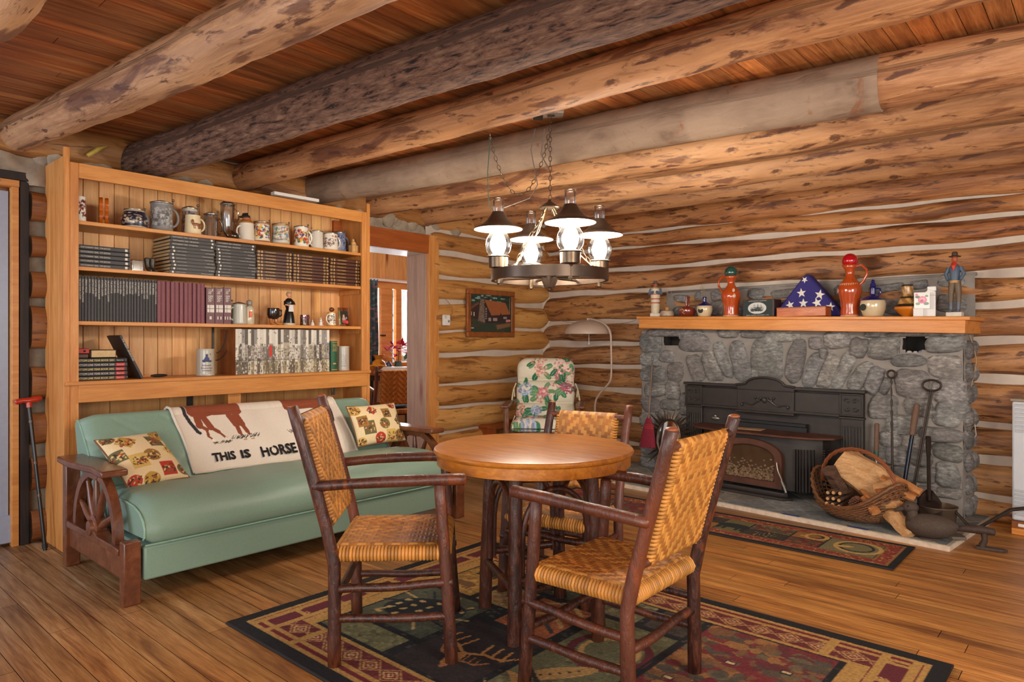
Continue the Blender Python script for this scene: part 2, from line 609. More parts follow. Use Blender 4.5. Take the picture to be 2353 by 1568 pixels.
class Ras:
    """a small painted picture, later put on a mesh as its own colours"""

    def __init__(s, w, h, step, bg):
        s.nx, s.ny = int(round(w / step)) + 1, int(round(h / step)) + 1
        s.w, s.h = w, h
        s.X, s.Y = np.meshgrid(np.linspace(0, w, s.nx), np.linspace(0, h, s.ny), indexing='ij')
        s.A = np.zeros((s.nx, s.ny, 3))
        s.A[:] = lin(bg)

    def put(s, mask, c, a=1.0):
        s.A[mask] = s.A[mask] * (1 - a) + np.array(lin(c)) * a
        return s

    def rect(s, x0, y0, x1, y1, c, a=1.0):
        return s.put((s.X >= x0) & (s.X <= x1) & (s.Y >= y0) & (s.Y <= y1), c, a)

    def ell(s, cx, cy, rx, ry, c, a=1.0, rot=0.0):
        dx, dy = s.X - cx, s.Y - cy
        u = dx * math.cos(rot) + dy * math.sin(rot)
        v = -dx * math.sin(rot) + dy * math.cos(rot)
        return s.put((u / rx) ** 2 + (v / ry) ** 2 <= 1, c, a)

    def ring(s, cx, cy, r, w, c):
        d = np.hypot(s.X - cx, s.Y - cy)
        return s.put(abs(d - r) < w / 2, c)

    def poly(s, pts, c, a=1.0):
        m = np.zeros(s.X.shape, bool)
        n = len(pts)
        for i in range(n):
            x0, y0 = pts[i]
            x1, y1 = pts[(i + 1) % n]
            cond = ((y0 > s.Y) != (y1 > s.Y))
            if y1 != y0:
                m ^= cond & (s.X < (x1 - x0) * (s.Y - y0) / (y1 - y0) + x0)
        return s.put(m, c, a)

    def line(s, x0, y0, x1, y1, w, c, a=1.0):
        L2 = (x1 - x0) ** 2 + (y1 - y0) ** 2 + 1e-12
        t = np.clip(((s.X - x0) * (x1 - x0) + (s.Y - y0) * (y1 - y0)) / L2, 0, 1)
        return s.put(np.hypot(s.X - x0 - t * (x1 - x0), s.Y - y0 - t * (y1 - y0)) < w / 2, c, a)

    def path(s, pts, w, c):
        for a, b in zip(pts, pts[1:]):
            s.line(*a, *b, w, c)
        return s

    def speckle(s, amt, seed=1):
        g = np.random.default_rng(seed)
        s.A *= 1 + (g.random((s.nx, s.ny, 1)) - 0.5) * amt
        s.A = np.clip(s.A, 0, 1)
        return s

    def blotch(s, x0, y0, x1, y1, cols, n, size, seed=1):
        g = random.Random(seed)
        for _ in range(n):
            x, y = g.uniform(x0, x1), g.uniform(y0, y1)
            rx, ry = size * g.uniform(0.5, 1.5), size * g.uniform(0.4, 1.1)
            rx, ry = min(rx, (x1 - x0) / 2), min(ry, (y1 - y0) / 2)
            x = min(max(x, x0 + rx), x1 - rx)
            y = min(max(y, y0 + ry), y1 - ry)
            s.ell(x, y, rx, ry, g.choice(cols), 0.9)
        return s
# ------------------------------------------------------------------ the shell of the room
def floor_boards():
    mb = MB()
    g = random.Random(3)
    pitch = 0.088
    y = -2.6
    while y < 6.6:
        x = -5.4 + g.uniform(-1.5, 0)
        while x < 3.0:
            L = g.uniform(0.9, 3.2)
            x1 = min(x + L, 3.0)
            xa = max(x, -5.35)
            if x1 > xa + 0.01:
                xm = (xa + x1) / 2
                nseg = max(1, int((x1 - xa) / 0.5))
                tone = 0.62 + 0.52 * g.random() ** 0.6
                hue = g.uniform(-0.05, 0.05)
                P = np.zeros((nseg + 1, 2, 3))
                C = np.zeros((nseg + 1, 2, 3))
                for i in range(nseg + 1):
                    xx = xa + 0.0012 + (x1 - xa - 0.0024) * i / nseg
                    wear_and_light = min(1, max(0, (-2.2 - xx) / 1.6)) * 0.95
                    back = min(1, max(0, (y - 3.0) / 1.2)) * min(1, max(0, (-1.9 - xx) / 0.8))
                    wv = min(1, wear_and_light * (0.7 if 1.3 < y < 3.3 else 1) + back * 0.5)  # grey tint: board wear plus cool daylight, both put into the colour
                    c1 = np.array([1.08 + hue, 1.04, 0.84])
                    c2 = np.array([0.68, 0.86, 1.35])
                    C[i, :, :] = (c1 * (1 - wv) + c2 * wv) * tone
                    P[i, 0] = (xx, y + 0.0011, 0)
                    P[i, 1] = (xx, y + pitch - 0.0011, 0)
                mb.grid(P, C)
            x = x + L
        y += pitch
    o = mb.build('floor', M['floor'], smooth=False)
    struct(o)
    sb = MB().box((-1.2, 2.0, -0.03), (8.6, 9.6, 0.05)).build('trim_1', M['black_stain'])
    struct(sb)
    sb2 = MB().box((-7.4, 5.0, -0.03), (3.9, 9.0, 0.05)).build('trim_2', M['frame_wood'])
    struct(sb2)


floor_boards()


def ceiling_boards():
    mb = MB()
    g = random.Random(8)
    x = -4.95
    while x < 3.0:
        tone = g.uniform(0.68, 1.15)
        hue = g.uniform(-0.08, 0.12)
        c = np.array([1 + hue, 1.0, 1.0 - hue]) * tone
        y = -2.6
        while y < 6.5:
            L = g.uniform(1.4, 3.2)
            y1 = min(6.5, y + L)
            t2 = g.uniform(0.9, 1.08)
            mb.box((x + 0.043, (y + y1) / 2, 2.512), (0.083, y1 - y - 0.003, 0.02), col=c * t2)
            y = y1
        x += 0.086
    struct(mb.build('ceiling', M['ceiling'], smooth=False))
    struct(MB().box((-1.0, 1.95, 2.56), (8.2, 9.3, 0.07)).build('trim_3', M['black_stain']))


ceiling_boards()


def wall_log(mb, L0, L1, zb0, zt0, zb1, zt1, depth, seed, frame, tone=(1, 1, 1), nl=None, ends=True):
    """one log of a wall; frame(s, d, z) puts it in the room; the heights are given at both ends"""
    g = random.Random(seed)
    ph = [g.uniform(0, 6.28) for _ in range(8)]
    nl = nl or max(6, int((L1 - L0) / 0.06))
    na = 15
    P = np.zeros((nl + 1, na, 3))
    UV = np.zeros((nl + 1, na, 2))
    off = g.uniform(0, 40)
    for i in range(nl + 1):
        t = i / nl
        s = L0 + (L1 - L0) * t
        w1 = 0.008 * math.sin(s * 3.1 + ph[0]) + 0.005 * math.sin(s * 8.3 + ph[1])
        w2 = 0.008 * math.sin(s * 2.7 + ph[2]) + 0.005 * math.sin(s * 9.1 + ph[3])
        zb = zb0 + (zb1 - zb0) * t + w1
        zt = zt0 + (zt1 - zt0) * t + w2
        zc, hh = (zb + zt) / 2, (zt - zb) / 2
        rnd = 1.0
        if ends:
            e = min(t, 1 - t) * (L1 - L0)
            rnd = min(1, math.sqrt(max(0, e) / 0.10 + 0.02))
        for j in range(na):
            a = -PI * 0.58 + PI * 1.16 * j / (na - 1)
            dd = depth * math.cos(a) * (0.75 + 0.25 * rnd) + 0.004 * math.sin(s * 14 + j + ph[4]) * math.cos(a)
            zz = zc + hh * math.sin(a) * (0.55 + 0.45 * rnd) * 1.03
            P[i, j] = frame(s, dd + 0.03, zz)
            UV[i, j] = (s + off, a * hh * 1.2 + off)
    mb.grid(P, np.tile(np.array(tone), (P.shape[0] * P.shape[1], 1)), UV)
    return mb


# fireplace wall: log boundaries read at two places along the wall
BL = [2.50, 2.285, 2.14, 1.925, 1.70, 1.398, 1.173, 0.935, 0.71, 0.418, 0.19, -0.02]
BR = [2.44, 2.175, 2.032, 1.865, 1.646, 1.447, 1.197, 0.949, 0.637, 0.401, 0.162, -0.02]
GAP = [0.006, 0.006, 0.014, 0.02, 0.026, 0.022, 0.027, 0.024, 0.024, 0.026, 0.024, 0.0]


def zat(B, k, s):
    return B[0][k] + (B[1][k] - B[0][k]) * (s - 0.925) / (4.283 - 0.925)


mb = MB()
tones = [(1.05, 0.95, 0.85), (1.1, 1.0, 0.85), (1.05, 0.9, 0.75), (1.0, 0.88, 0.8), (1.05, 0.98, 0.8), (1.0, 1.0, 1.0), (1.0, 1.0, 1.0),
         (1.1, 1.08, 1.0), (1.1, 1.15, 1.1), (1.0, 1.05, 1.0), (1.0, 1.0, 0.9)]
for k in range(11):
    g0, g1 = GAP[k], GAP[k + 1]
    # the log run is split in two where it disappears behind the chimney
    for (a, b) in (((0.02, 7.2),) if k < 4 else ((0.03, 2.6), (2.6, 7.2))):
        tn = np.array(tones[k])
        if a > 2 or k < 3:
            tn = tn * np.array([1.0, 0.93, 0.88])
        wall_log(mb, a, b, zat((BL, BR), k + 1, a) + g1, zat((BL, BR), k, a) - g0, zat((BL, BR), k + 1, b) + g1,
                 zat((BL, BR), k, b) - g0, 0.075, 40 + k * 3 + int(a), lambda s, d, z: wpt(s, d, z), tn)
struct(mb.build('wall_back', M['log_back'], sharp=3.2))


def chink_sheet(name, s0, s1, z0, z1, frame, mat, step=0.05, amp=0.006, d0=0.045):
    n, m = int((s1 - s0) / step) + 1, int((z1 - z0) / 0.02) + 1
    P = np.zeros((n, m, 3))
    for i in range(n):
        for j in range(m):
            s, z = s0 + (s1 - s0) * i / (n - 1), z0 + (z1 - z0) * j / (m - 1)
            d = d0 + amp * mnoise.noise(Vector((s * 9, z * 9, 3)))
            P[i, j] = frame(s, d, z)
    return struct(MB().grid(P).build(name, mat, sharp=3.2))


chink_sheet('trim_4', 0.0, 7.2, 0.0, 2.5, lambda s, d, z: wpt(s, d, z), M['chink'], 0.04)

# bookcase wall (x = -4.85), right of the doorway
XL = -4.85


def fl(s, d, z):
    return (XL + d, s, z)


ZL0 = [2.50, 2.245, 2.035, 1.808, 1.564, 1.291, 1.059, 0.778, 0.563, 0.328, 0.10, -0.02]
ZL1 = [2.46, 2.235, 2.03, 1.826, 1.60, 1.325, 1.087, 0.80, 0.57, 0.335, 0.11, -0.02]
GL = [0, 0.012, 0.024, 0.02, 0.024, 0.014, 0.024, 0.02, 0.018, 0.02, 0.015, 0]
mb = MB()
lt = [(0.8, 0.72, 0.66), (0.85, 0.76, 0.68), (0.98, 0.93, 0.82), (1.0, 0.96, 0.85), (1.0, 0.96, 0.8), (0.95, 0.86, 0.66), (0.8, 0.72, 0.6),
      (0.84, 0.74, 0.6), (1.15, 1.2, 1.15), (1.05, 1.05, 1), (1, 1, 1)]
for k in range(11):
    wall_log(mb, 4.26, 5.99, ZL0[k + 1] + GL[k + 1], ZL0[k] - GL[k], ZL1[k + 1] + GL[k + 1], ZL1[k] - GL[k], 0.085, 90 + k, fl, lt[k])
# above the bookcase and the doorway
wall_log(mb, 0.9, 4.3, 2.30, 2.50, 2.26, 2.48, 0.07, 7, fl, (0.62, 0.55, 0.5))
# log ends beside the door on the left, cut square
zz = [0.02, 0.17, 0.33, 0.48, 0.61, 0.74, 0.87, 1.03, 1.18, 1.39, 1.47, 1.60, 1.70, 1.81, 1.94, 2.06, 2.12]
for i in range(0, 16, 2):
    wall_log(mb, 1.128, 1.36, zz[i] - 0.012, zz[i + 1] + 0.02, zz[i] - 0.008, zz[i + 1] + 0.012, 0.05, 300 + i, fl, (0.42, 0.30, 0.26), ends=False)
struct(mb.build('wall_left', M['log_left'], sharp=3.2 * 0.3))
chink_sheet('trim_5', 4.2, 6.05, 0.0, 2.5, fl, M['chink'], 0.04)
chink_sheet('trim_6', 0.9, 4.25, 2.12, 2.5, fl, M['chalk'], 0.04, 0.04, 0.03)
chink_sheet('trim_7', 1.08, 1.32, 0.0, 2.2, fl, M['chalk'], 0.04, 0.01, -0.02)
# solid wall mass behind the bookcase and around the door (seen only edge on)
mb = MB()
mb.box((-4.98, 2.0, 1.25), (0.14, 2.0, 2.5))
mb.box((-4.98, 5.3, 1.25), (0.14, 2.1, 2.5))
mb.box((-4.98, 3.7, 2.32), (0.14, 1.2, 0.36))
mb.box((-5.0, -0.6, 1.25), (0.2, 1.4, 2.5))
mb.box((-5.0, 0.6, 2.34), (0.2, 1.1, 0.32))
struct(mb.build('wall_partition', M['frame_wood']))
# mortar fillet down the inside corner, wavy
mb = MB()
P = []
for i in range(60):
    z = 2.5 * i / 59
    o1 = 0.018 * math.sin(z * 13.5) + 0.01 * math.sin(z * 31)
    c = wpt(0, 0)
    P.append([(XL + 0.03, c[1] - 0.13 + o1, z), (XL + 0.085 + o1 * .3, c[1] - 0.075, z), wpt(0.13 + o1, 0.03, z)])
mb.grid(np.array(P))
struct(mb.build('trim_8', M['chink'], sharp=3.2))

# doorway casing and jamb
mb = MB().box((-4.775, 4.262, 1.09), (0.05, 0.118, 2.18))
struct(mb.build('trim_9', M['pine'], bev=0.003))
mb = MB().box((-4.93, 4.222, 1.005), (0.29, 0.036, 2.01))
struct(mb.build('trim_10', M['jamb'], bev=0.003))
mb = MB().box((-4.78, 3.70, 2.095), (0.04, 1.03, 0.17))
struct(mb.build('trim_11', M['redpine'], bev=0.003))
mb = MB().box((-4.95, 3.72, 2.025), (0.29, 1.0, 0.03))
struct(mb.build('trim_12', M['white'], bev=0.002))

# door at the far left
mb = MB()
for i in range(8):
    mb.box((-4.88, 0.985 - 0.1 * i, 1.05), (0.035, 0.097, 2.06))
mb.box((-4.855, 0.65, 0.10), (0.03, 0.80, 0.16))
d = struct(mb.build('door_1', plain('blue_sheen_door', (150, 158, 176), 0.3, var=0.06, coat=0.4), bev=0.004))  # blue tone is the daylight reflection, painted into the plank colour
mb = MB()
mb.box((-4.84, 1.055, 1.05), (0.06, 0.035, 2.10)).box((-4.84, 0.6, 2.12), (0.06, 0.95, 0.04))
struct(mb.build('trim_13', M['pine_h'], bev=0.003))
mb = MB()
mb.box((-4.835, 1.10, 1.07), (0.05, 0.045, 2.14)).box((-4.83, 0.6, 2.165), (0.05, 1.05, 0.05))
struct(mb.build('trim_14', M['black_stain'], bev=0.003))

# ------------------------------------------------------------------ the round log beams, each one a log of its own
BE = [  # (x0, y0, r0, x1, y1, r1, mat, tone, label)
    (-4.87, 1.065, 0.098, -1.9, 1.31, 0.115, 'beam', (1.0, 0.93, 0.9), 'thick pale peeled log beam whose cut end rests above the left side of the bookcase', 0.02),
    (-4.86, 1.72, 0.125, -1.3, 2.02, 0.118, 'bark_rough', (1, 1, 1), 'log ceiling beam with deeply furrowed grey brown bark, second from the left', 0.016),
    (-4.86, 2.42, 0.098, -0.6, 2.66, 0.092, 'beam', (1.08, 0.9, 0.74), 'orange peeled log beam beside the bark beam, just left of the chandelier chain', 0.016),
    (-4.86, 3.00, 0.105, -0.84, 3.40, 0.124, 'bark_grey', (1, 1, 1), 'log ceiling beam with smooth grey bark broken off near its right end', 0.01),
    (-4.86, 3.58, 0.108, -0.6, 3.97, 0.116, 'beam', (1.06, 0.94, 0.82), 'peeled log beam next behind the smooth grey bark beam', 0.012),
    (-4.86, 4.20, 0.108, -0.6, 4.70, 0.112, 'beam', (0.98, 0.84, 0.72), 'peeled log beam third from the fireplace wall, ending above the doorway', 0.012),
    (-4.86, 4.84, 0.10, -0.6, 5.27, 0.100, 'beam', (0.9, 0.74, 0.6), 'brown log beam closest to the fireplace wall', 0.012),
]
ZC = 2.495
for k, (x0, y0, r0, x1, y1, r1, mt, tone, lab, wob) in enumerate(BE):
    def cyl(xa, xb, mat, name, parent, tone, extra=0.0, cap=True):
        mb = MB()
        pts, rr = [], []
        n = int((xb - xa) / 0.07)
        for i in range(n + 1):
            x = xa + (xb - xa) * i / n
            t = (x - x0) / (x1 - x0)
            r = max(0.05, r0 + (r1 - r0) * min(t, 1.15)) + extra
            pts.append((x - x0, y0 + (y1 - y0) * t - y0 + 0.008 * math.sin(x * 1.7 + k), -r + 0.006 * math.sin(x * 2.3 + k * 2)))
            rr.append(r)
        mb.tube(pts, rr, 28, cap, np.array(tone), wob=wob, seed=k * 5)
        return mb.build(name, mat, parent, sharp=1.2)
    t = thing('ceiling_beam', lab, 'beam', (x0, y0, ZC), 0, 'round log beams under the ceiling')
    if mt == 'bark_grey':
        cyl(x0, 1.6, M['beam'], 'peeled_log', t, (1.02, 0.86, 0.74), -0.004)
        cyl(x0 + 0.01, -0.80, M[mt], 'bark', t, tone, 0.002)
    else:
        cyl(x0, 1.6, M[mt], 'log', t, tone)
# the short end of a further beam at the top left corner
t = thing('ceiling_beam', 'end of a pale peeled log beam cut off by the upper left corner', 'beam', (-4.86, 0.42, ZC), 0, 'round log beams under the ceiling')
MB().tube([(i * 0.08, 0.0065 * i, -0.11 + 0.005 * math.sin(i)) for i in range(46)], [0.1 + 0.01 * math.sin(i * 0.6) for i in range(46)], 24, True, np.array((1.0, 0.93, 0.9)), wob=0.03, seed=77).build('log', M['beam'], t, sharp=1.2)

# rough mortar lumps where the beams meet the wall
mb = MB()
g = random.Random(5)
for k in range(len(BE) - 1):
    ya, yb = BE[k][1] + BE[k][2], BE[k + 1][1] - BE[k + 1][2]
    for i in range(7):
        y = ya + (yb - ya) * (i + 0.5) / 7
        mb.ball((-4.83 + g.uniform(-.02, .02), y, 2.34 + g.uniform(-0.05, 0.06)), 0.085, 10, (0.6, 1, g.uniform(0.9, 1.6)))
struct(mb.build('trim_15', M['chalk'], sharp=3.2))
# ------------------------------------------------------------------ built-in bookcase
XF = -4.449            # front of the bookcase
YL, YR = 1.202, 3.308
SH = [1.895, 1.630, 1.315, 0.968]       # top faces of the shelves and of the ledge
bc = thing('bookcase', 'tall honey pine wall bookcase with steins and rows of books', 'bookcase', (XF - 0.18, (YL + YR) / 2, 0))
ox, oy = XF - 0.18, (YL + YR) / 2


def bpart(mb, name, mat, bev=0.002):
    mb.xf(Matrix.Translation((-ox, -oy, 0)))
    return mb.build(name, mat, bc, bev=bev)


bpart(MB().box((XF - 0.01, YL + 0.014, 1.150), (0.02, 0.030, 2.30)), 'post', M['pine'])
bpart(MB().box((XF - 0.012, YL + 0.052, 1.11), (0.02, 0.045, 2.22)), 'face_board', M['pine'])
bpart(MB().box((XF - 0.01, YR - 0.014, 1.145), (0.02, 0.030, 2.29)), 'post', M['pine'])
bpart(MB().box((XF - 0.012, YR - 0.052, 1.11), (0.02, 0.045, 2.22)), 'face_board', M['pine'])
mb = MB()
for i in range(4):
    mb.box((XF - 0.05 - 0.089 * i, YL + 0.008, 1.125), (0.086, 0.016, 2.25))
bpart(mb, 'side_panel', M['pine'])
bpart(MB().box((XF - 0.19, YR - 0.04, 1.11), (0.34, 0.018, 2.2)), 'side_panel', M['pine'])
bpart(MB().box((XF - 0.012, (YL + YR) / 2, 2.178), (0.022, YR - YL - 0.15, 0.085)), 'top_trim', M['pine_h'])
bpart(MB().box((XF - 0.19, (YL + YR) / 2, 2.215), (0.34, YR - YL - 0.06, 0.014)), 'top_board', M['pine_h'])
mb = MB()
g = random.Random(4)
y = YL + 0.02
while y < YR - 0.05:
    w = g.choice([0.088, 0.088, 0.092])
    tn = g.uniform(0.88, 1.1)
    mb.box((XF - 0.352, y + w / 2, 1.56), (0.014, w - 0.003, 1.30), col=(tn, tn * g.uniform(0.95, 1.0), tn * g.uniform(0.86, 1)))
    y += w
bpart(mb, 'back_boards', M['pine_back'])
mb = MB()
y = YL + 0.03
while y < YR - 0.05:
    tn = g.uniform(0.9, 1.05)
    mb.box((XF - 0.30, y + 0.15, 0.48), (0.014, 0.297, 0.94), col=(0.86 * tn, 0.74 * tn, 0.56 * tn))
    y += 0.30
bpart(mb, 'lower_back_boards', M['pine_back'])
for z in SH[:3]:
    bpart(MB().box((XF - 0.175, (YL + YR) / 2, z - 0.011), (0.31, YR - YL - 0.09, 0.022)), 'shelf', M['pine_h'])
    bpart(MB().box((XF - 0.185, YR - 0.056, z - 0.040), (0.26, 0.016, 0.036)), 'shelf_cleat', M['pine'])
bpart(MB().box((XF - 0.16, (YL + YR) / 2, SH[3] - 0.010), (0.37, YR - YL - 0.012, 0.020)), 'ledge', M['pine_h'])
bpart(MB().box((XF + 0.003, (YL + YR) / 2 + 0.02, 0.899), (0.022, YR - YL - 0.10, 0.105)), 'lower_rail', M['pine_h'])
bpart(MB().box((XF - 0.06, 2.215, 0.45), (0.05, 0.09, 0.80)), 'divider', M['pine'])
bpart(MB().box((XF - 0.28, 2.02, 0.86), (0.012, 0.04, 0.2)), 'bracket', M['castiron'])
bpart(MB().box((XF - 0.2, 3.10, 0.815), (0.02, 0.028, 0.08)), 'metal_plate', M['pewter'])


def ysh(px, X=XF - 0.06):
    return on_x(px, 700, X)[1]


def zsh(px, py, X=XF - 0.06):
    return on_x(px, py, X)[2]


# text facing the room on the bookcase: local x -> +Y, local y -> Z
def face_m(x, y, z, rot=0.0):
    m = Matrix(((0, 0, 1, x), (1, 0, 0, y), (0, 1, 0, z), (0, 0, 0, 1)))
    return m @ Matrix.Rotation(rot, 4, 'Z')


def upright_book(name, label, cat, group, y0, y1, z0, z1, xf, depth, mat, ink, title=None, tfrac=(0.1, 0.5), tw=0.6, rounded=True, marks=None):
    w = y1 - y0
    t = thing(name, label, cat, (xf - depth / 2, (y0 + y1) / 2, z0), 0, group)
    h = z1 - z0
    mb = MB()
    if rounded:
        n = 6
        poly = [(depth / 2 - w * 0.12 + w * 0.22 * math.sin(PI * i / n), -w / 2 + w * i / n) for i in range(n + 1)] + [(depth / 2 - 0.01, w / 2)]
        mb.prism([(depth / 2 - 0.006, -w / 2)] + poly, 0.0, h)
    else:
        mb.box((depth / 2 - 0.004, 0, h / 2), (0.006, w, h))
    mb.box((0, -w / 2 + 0.0012, h / 2), (depth - 0.004, 0.0024, h)).box((0, w / 2 - 0.0012, h / 2), (depth - 0.004, 0.0024, h))
    mb.build('cover', mat, t, sharp=0.9)
    MB().box((-0.003, 0, h / 2), (depth - 0.016, w - 0.005, h - 0.008)).build('pages', M['paper'], t)
    if title:
        mb = MB()
        L = h * (tfrac[1] - tfrac[0])
        zc = h * (1 - (tfrac[0] + tfrac[1]) / 2)
        text_mb(mb, title, L, w * tw, face_m(depth / 2 + w * 0.11 + 0.0006, 0, zc, -PI / 2))
        if marks:
            for (z, hh, ww) in marks:
                mb.box((depth / 2 + w * 0.11, 0, h * z), (0.001, w * ww, h * hh))
        mb.build('spine_lettering', ink, t, smooth=False)
    return t


def flat_book(name, label, cat, group, y0, y1, z0, h, xf, depth, mat, build_spine, yaw=0.0):
    t = thing(name, label, cat, (xf - depth / 2, (y0 + y1) / 2, z0), yaw, group)
    L = y1 - y0
    mb = MB()
    mb.box((0, 0, 0.0014), (depth, L, 0.0028)).box((0, 0, h - 0.0014), (depth, L, 0.0028)).box((depth / 2 - 0.003, 0, h / 2), (0.006, L, h - 0.001))
    mb.build('cover', mat, t)
    MB().box((-0.004, 0, h / 2), (depth - 0.012, L - 0.008, h - 0.006)).build('pages', M['paper'], t)
    build_spine(t, depth / 2 + 0.0006, L, h)
    return t


# -- row of black wilderness volumes on the third shelf
titles = ['THE SNAKE RIVER COUNTRY', 'THE SOUTHERN APPALACHIANS', 'URBAN WILDS', 'BAJA CALIFORNIA', 'CACTUS COUNTRY', 'CANYONS AND MESAS',
          'THE OKEFENOKEE SWAMP', 'WYOMING COUNTRY', 'ATLANTIC BEACHES', 'THE NORTHWOODS COUNTRY', 'THE BAYOUS', 'THE CASCADES', 'HAWAII',
          'THE HIGH SIERRA', 'NEW ENGLAND WILDS', 'THE NORTH WOODS', 'THE EVERGLADES', 'THE GREAT DIVIDE', 'THE OZARKS', 'THE GRAND CANYON', 'WILD ALASKA',
          'THE NORTHWEST COAST', 'THE NORTHEAST COAST', 'THE BADLANDS', 'THE SIERRA', 'CENTRAL AMERICAN JUNGLES']
ends = [0.52, 0.58, 0.36, 0.37, 0.39, 0.44, 0.5, 0.43, 0.4, 0.55, 0.35, 0.34, 0.33, 0.36, 0.4, 0.36, 0.34, 0.35, 0.33, 0.38, 0.33, 0.45, 0.45, 0.34, 0.34, 0.56]
ya, yb = 1.286, ysh(361, XF - 0.05)
nb = len(titles)
ordn = ['leftmost', 'second', 'third', 'fourth', 'fifth', 'sixth', 'seventh', 'eighth', 'ninth', 'tenth', 'eleventh', 'twelfth', 'thirteenth', 'fourteenth',
        'fifteenth', 'sixteenth', 'seventeenth', 'eighteenth', 'nineteenth', 'twentieth', 'twenty-first', 'twenty-second', 'twenty-third', 'twenty-fourth', 'twenty-fifth', 'twenty-sixth',
        'twenty-seventh', 'twenty-eighth', 'twenty-ninth', 'thirtieth', 'thirty-first', 'thirty-second', 'thirty-third', 'thirty-fourth', 'thirty-fifth']


def place(i, n):
    if i == 0:
        return 'leftmost'
    if i == n - 1:
        return 'last on the right'
    return ordn[i] + ' from the left'


ztop = zsh(270, 622, XF - 0.05)
for i, tl in enumerate(titles):
    y0 = ya + (yb - ya) * i / nb
    y1 = ya + (yb - ya) * (i + 1) / nb - 0.0012
    upright_book('book', 'slim black book titled %s, %s' % (tl.title(), place(i, nb)), 'book', 'black wilderness books standing on the third shelf',
                 y0, y1, SH[2], SH[2] + 0.262, XF - 0.045 - 0.002 * ((i * 7) % 4), 0.21, M['bookblack'], M['silver_ink'], tl, (0.06, ends[i]), 0.62)
# -- maroon leatherette volumes
ya, yb = yb + 0.002, ysh(473, XF - 0.05)
for i in range(11):
    y0 = ya + (yb - ya) * i / 11
    y1 = ya + (yb - ya) * (i + 1) / 11 - 0.004
    t = upright_book('book', 'plain maroon leatherette volume, %s in the maroon row' % place(i, 11), 'book', 'maroon volumes standing on the third shelf',
                     y0, y1, SH[2], SH[2] + 0.262, XF - 0.05 - 0.003 * ((i * 5) % 3), 0.2, M['maroon'], M['gold_ink'], None)
# -- the three boxed Bible volumes
for i, (a, b, num) in enumerate(((474, 494, 'I'), (494.5, 514, 'II'), (514.5, 532, 'III'))):
    y0, y1 = ysh(a, XF - 0.05), ysh(b, XF - 0.05)
    t = upright_book('book', 'dark maroon thick book titled The Bible, volume %s of three' % {'I': 'one', 'II': 'two', 'III': 'three'}[num], 'book', 'three Bible volumes on the third shelf',
                     y0, y1 - 0.002, SH[2], zsh((a + b) / 2, 661, XF - 0.05), XF - 0.05, 0.19, M['maroon_dark'], M['silver_ink'], None, rounded=False)
    h = zsh((a + b) / 2, 661, XF - 0.05) - SH[2]
    mb = MB()
    text_mb(mb, 'The Bible', h * 0.36, (y1 - y0) * 0.55, face_m(0.0962, 0, h * 0.78, -PI / 2))
    text_mb(mb, num, (y1 - y0) * 0.25 * len(num), h * 0.085, face_m(0.0962, 0, h * 0.16))
    mb.build('spine_lettering', M['silver_ink'], t, smooth=False)
    mb = MB()
    for dy in (-0.25, 0.05, 0.3):
        for dz in (-0.06, 0.05):
            mb.box((0.0962, (y1 - y0) * dy, h * (0.42 + dz)), (0.001, (y1 - y0) * 0.24, h * 0.095))
    mb.build('cover_print', M['silver_ink'], t, smooth=False)

# -- flat stacks on the second shelf
years = ['1978', '1977', '1976', '1975', '1974']


def photo_spine(text, right=True):
    def f(t, x, L, h):
        mb = MB()
        text_mb(mb, text, L * 0.56, h * 0.34, face_m(x, -L * 0.17, h * 0.5))
        mb.box((x, L * 0.43, h * 0.5), (0.0012, h * 0.55, h * 0.55))
        mb.build('spine_lettering', M['silver_ink'], t, smooth=False)
    return f


ya, yb = 1.286, ysh(298, XF - 0.05)
hb = (zsh(240, 565, XF - 0.05) - SH[1]) / 5
hb = 0.0262
for i in range(5):
    flat_book('book', 'black photography yearbook, %s edition, number %s down in the left stack' % (years[i], ['one', 'two', 'three', 'four', 'five'][i]), 'book',
              'flat stack of photography yearbooks left on the second shelf', ya, yb + 0.003 * (i % 2), SH[1] + hb * (4 - i), hb - 0.0008, XF - 0.05 - 0.003 * (i % 2), 0.27, M['bookblack'],
              photo_spine('PHOTOGRAPHY YEAR / %s EDITION' % years[i]))


def life_spine(sub, wfr):
    def f(t, x, L, h):
        mb = MB()
        mb.box((x, -L * 0.42, h * 0.5), (0.0012, h * 0.52, h * 0.55))
        text_mb(mb, 'LIFE LIBRARY OF PHOTOGRAPHY', L * 0.22, h * 0.16, face_m(x, -L * 0.25, h * 0.48))
        text_mb(mb, sub, L * wfr, h * 0.3, face_m(x, L * (0.47 - wfr / 2), h * 0.48))
        mb.build('spine_lettering', M['silver_ink'], t, smooth=False)
    return f


def stack(a, b, ztop_px, items, depth, where, xoff):
    y0, y1 = ysh(a, XF - 0.05), ysh(b, XF - 0.05)
    n = len(items)
    h = (zsh((a + b) / 2, ztop_px, XF - 0.05) - SH[1]) / n
    for i, (ttl, w) in enumerate(items):
        o = R.uniform(-0.006, 0.006)
        sp = photo_spine(ttl) if ttl.startswith('PHOTOGRAPHY') else life_spine(ttl, w)
        flat_book('book', 'black photography volume, %s from the top of the %s' % (ordn[i].replace('leftmost', 'first'), where), 'book', 'photography library books in the ' + where,
                  y0 + o, y1 + o - 0.004, SH[1] + h * (n - 1 - i), h - 0.0008, XF - 0.045 + xoff, depth, M['bookblack'], sp, R.uniform(-0.01, 0.01))


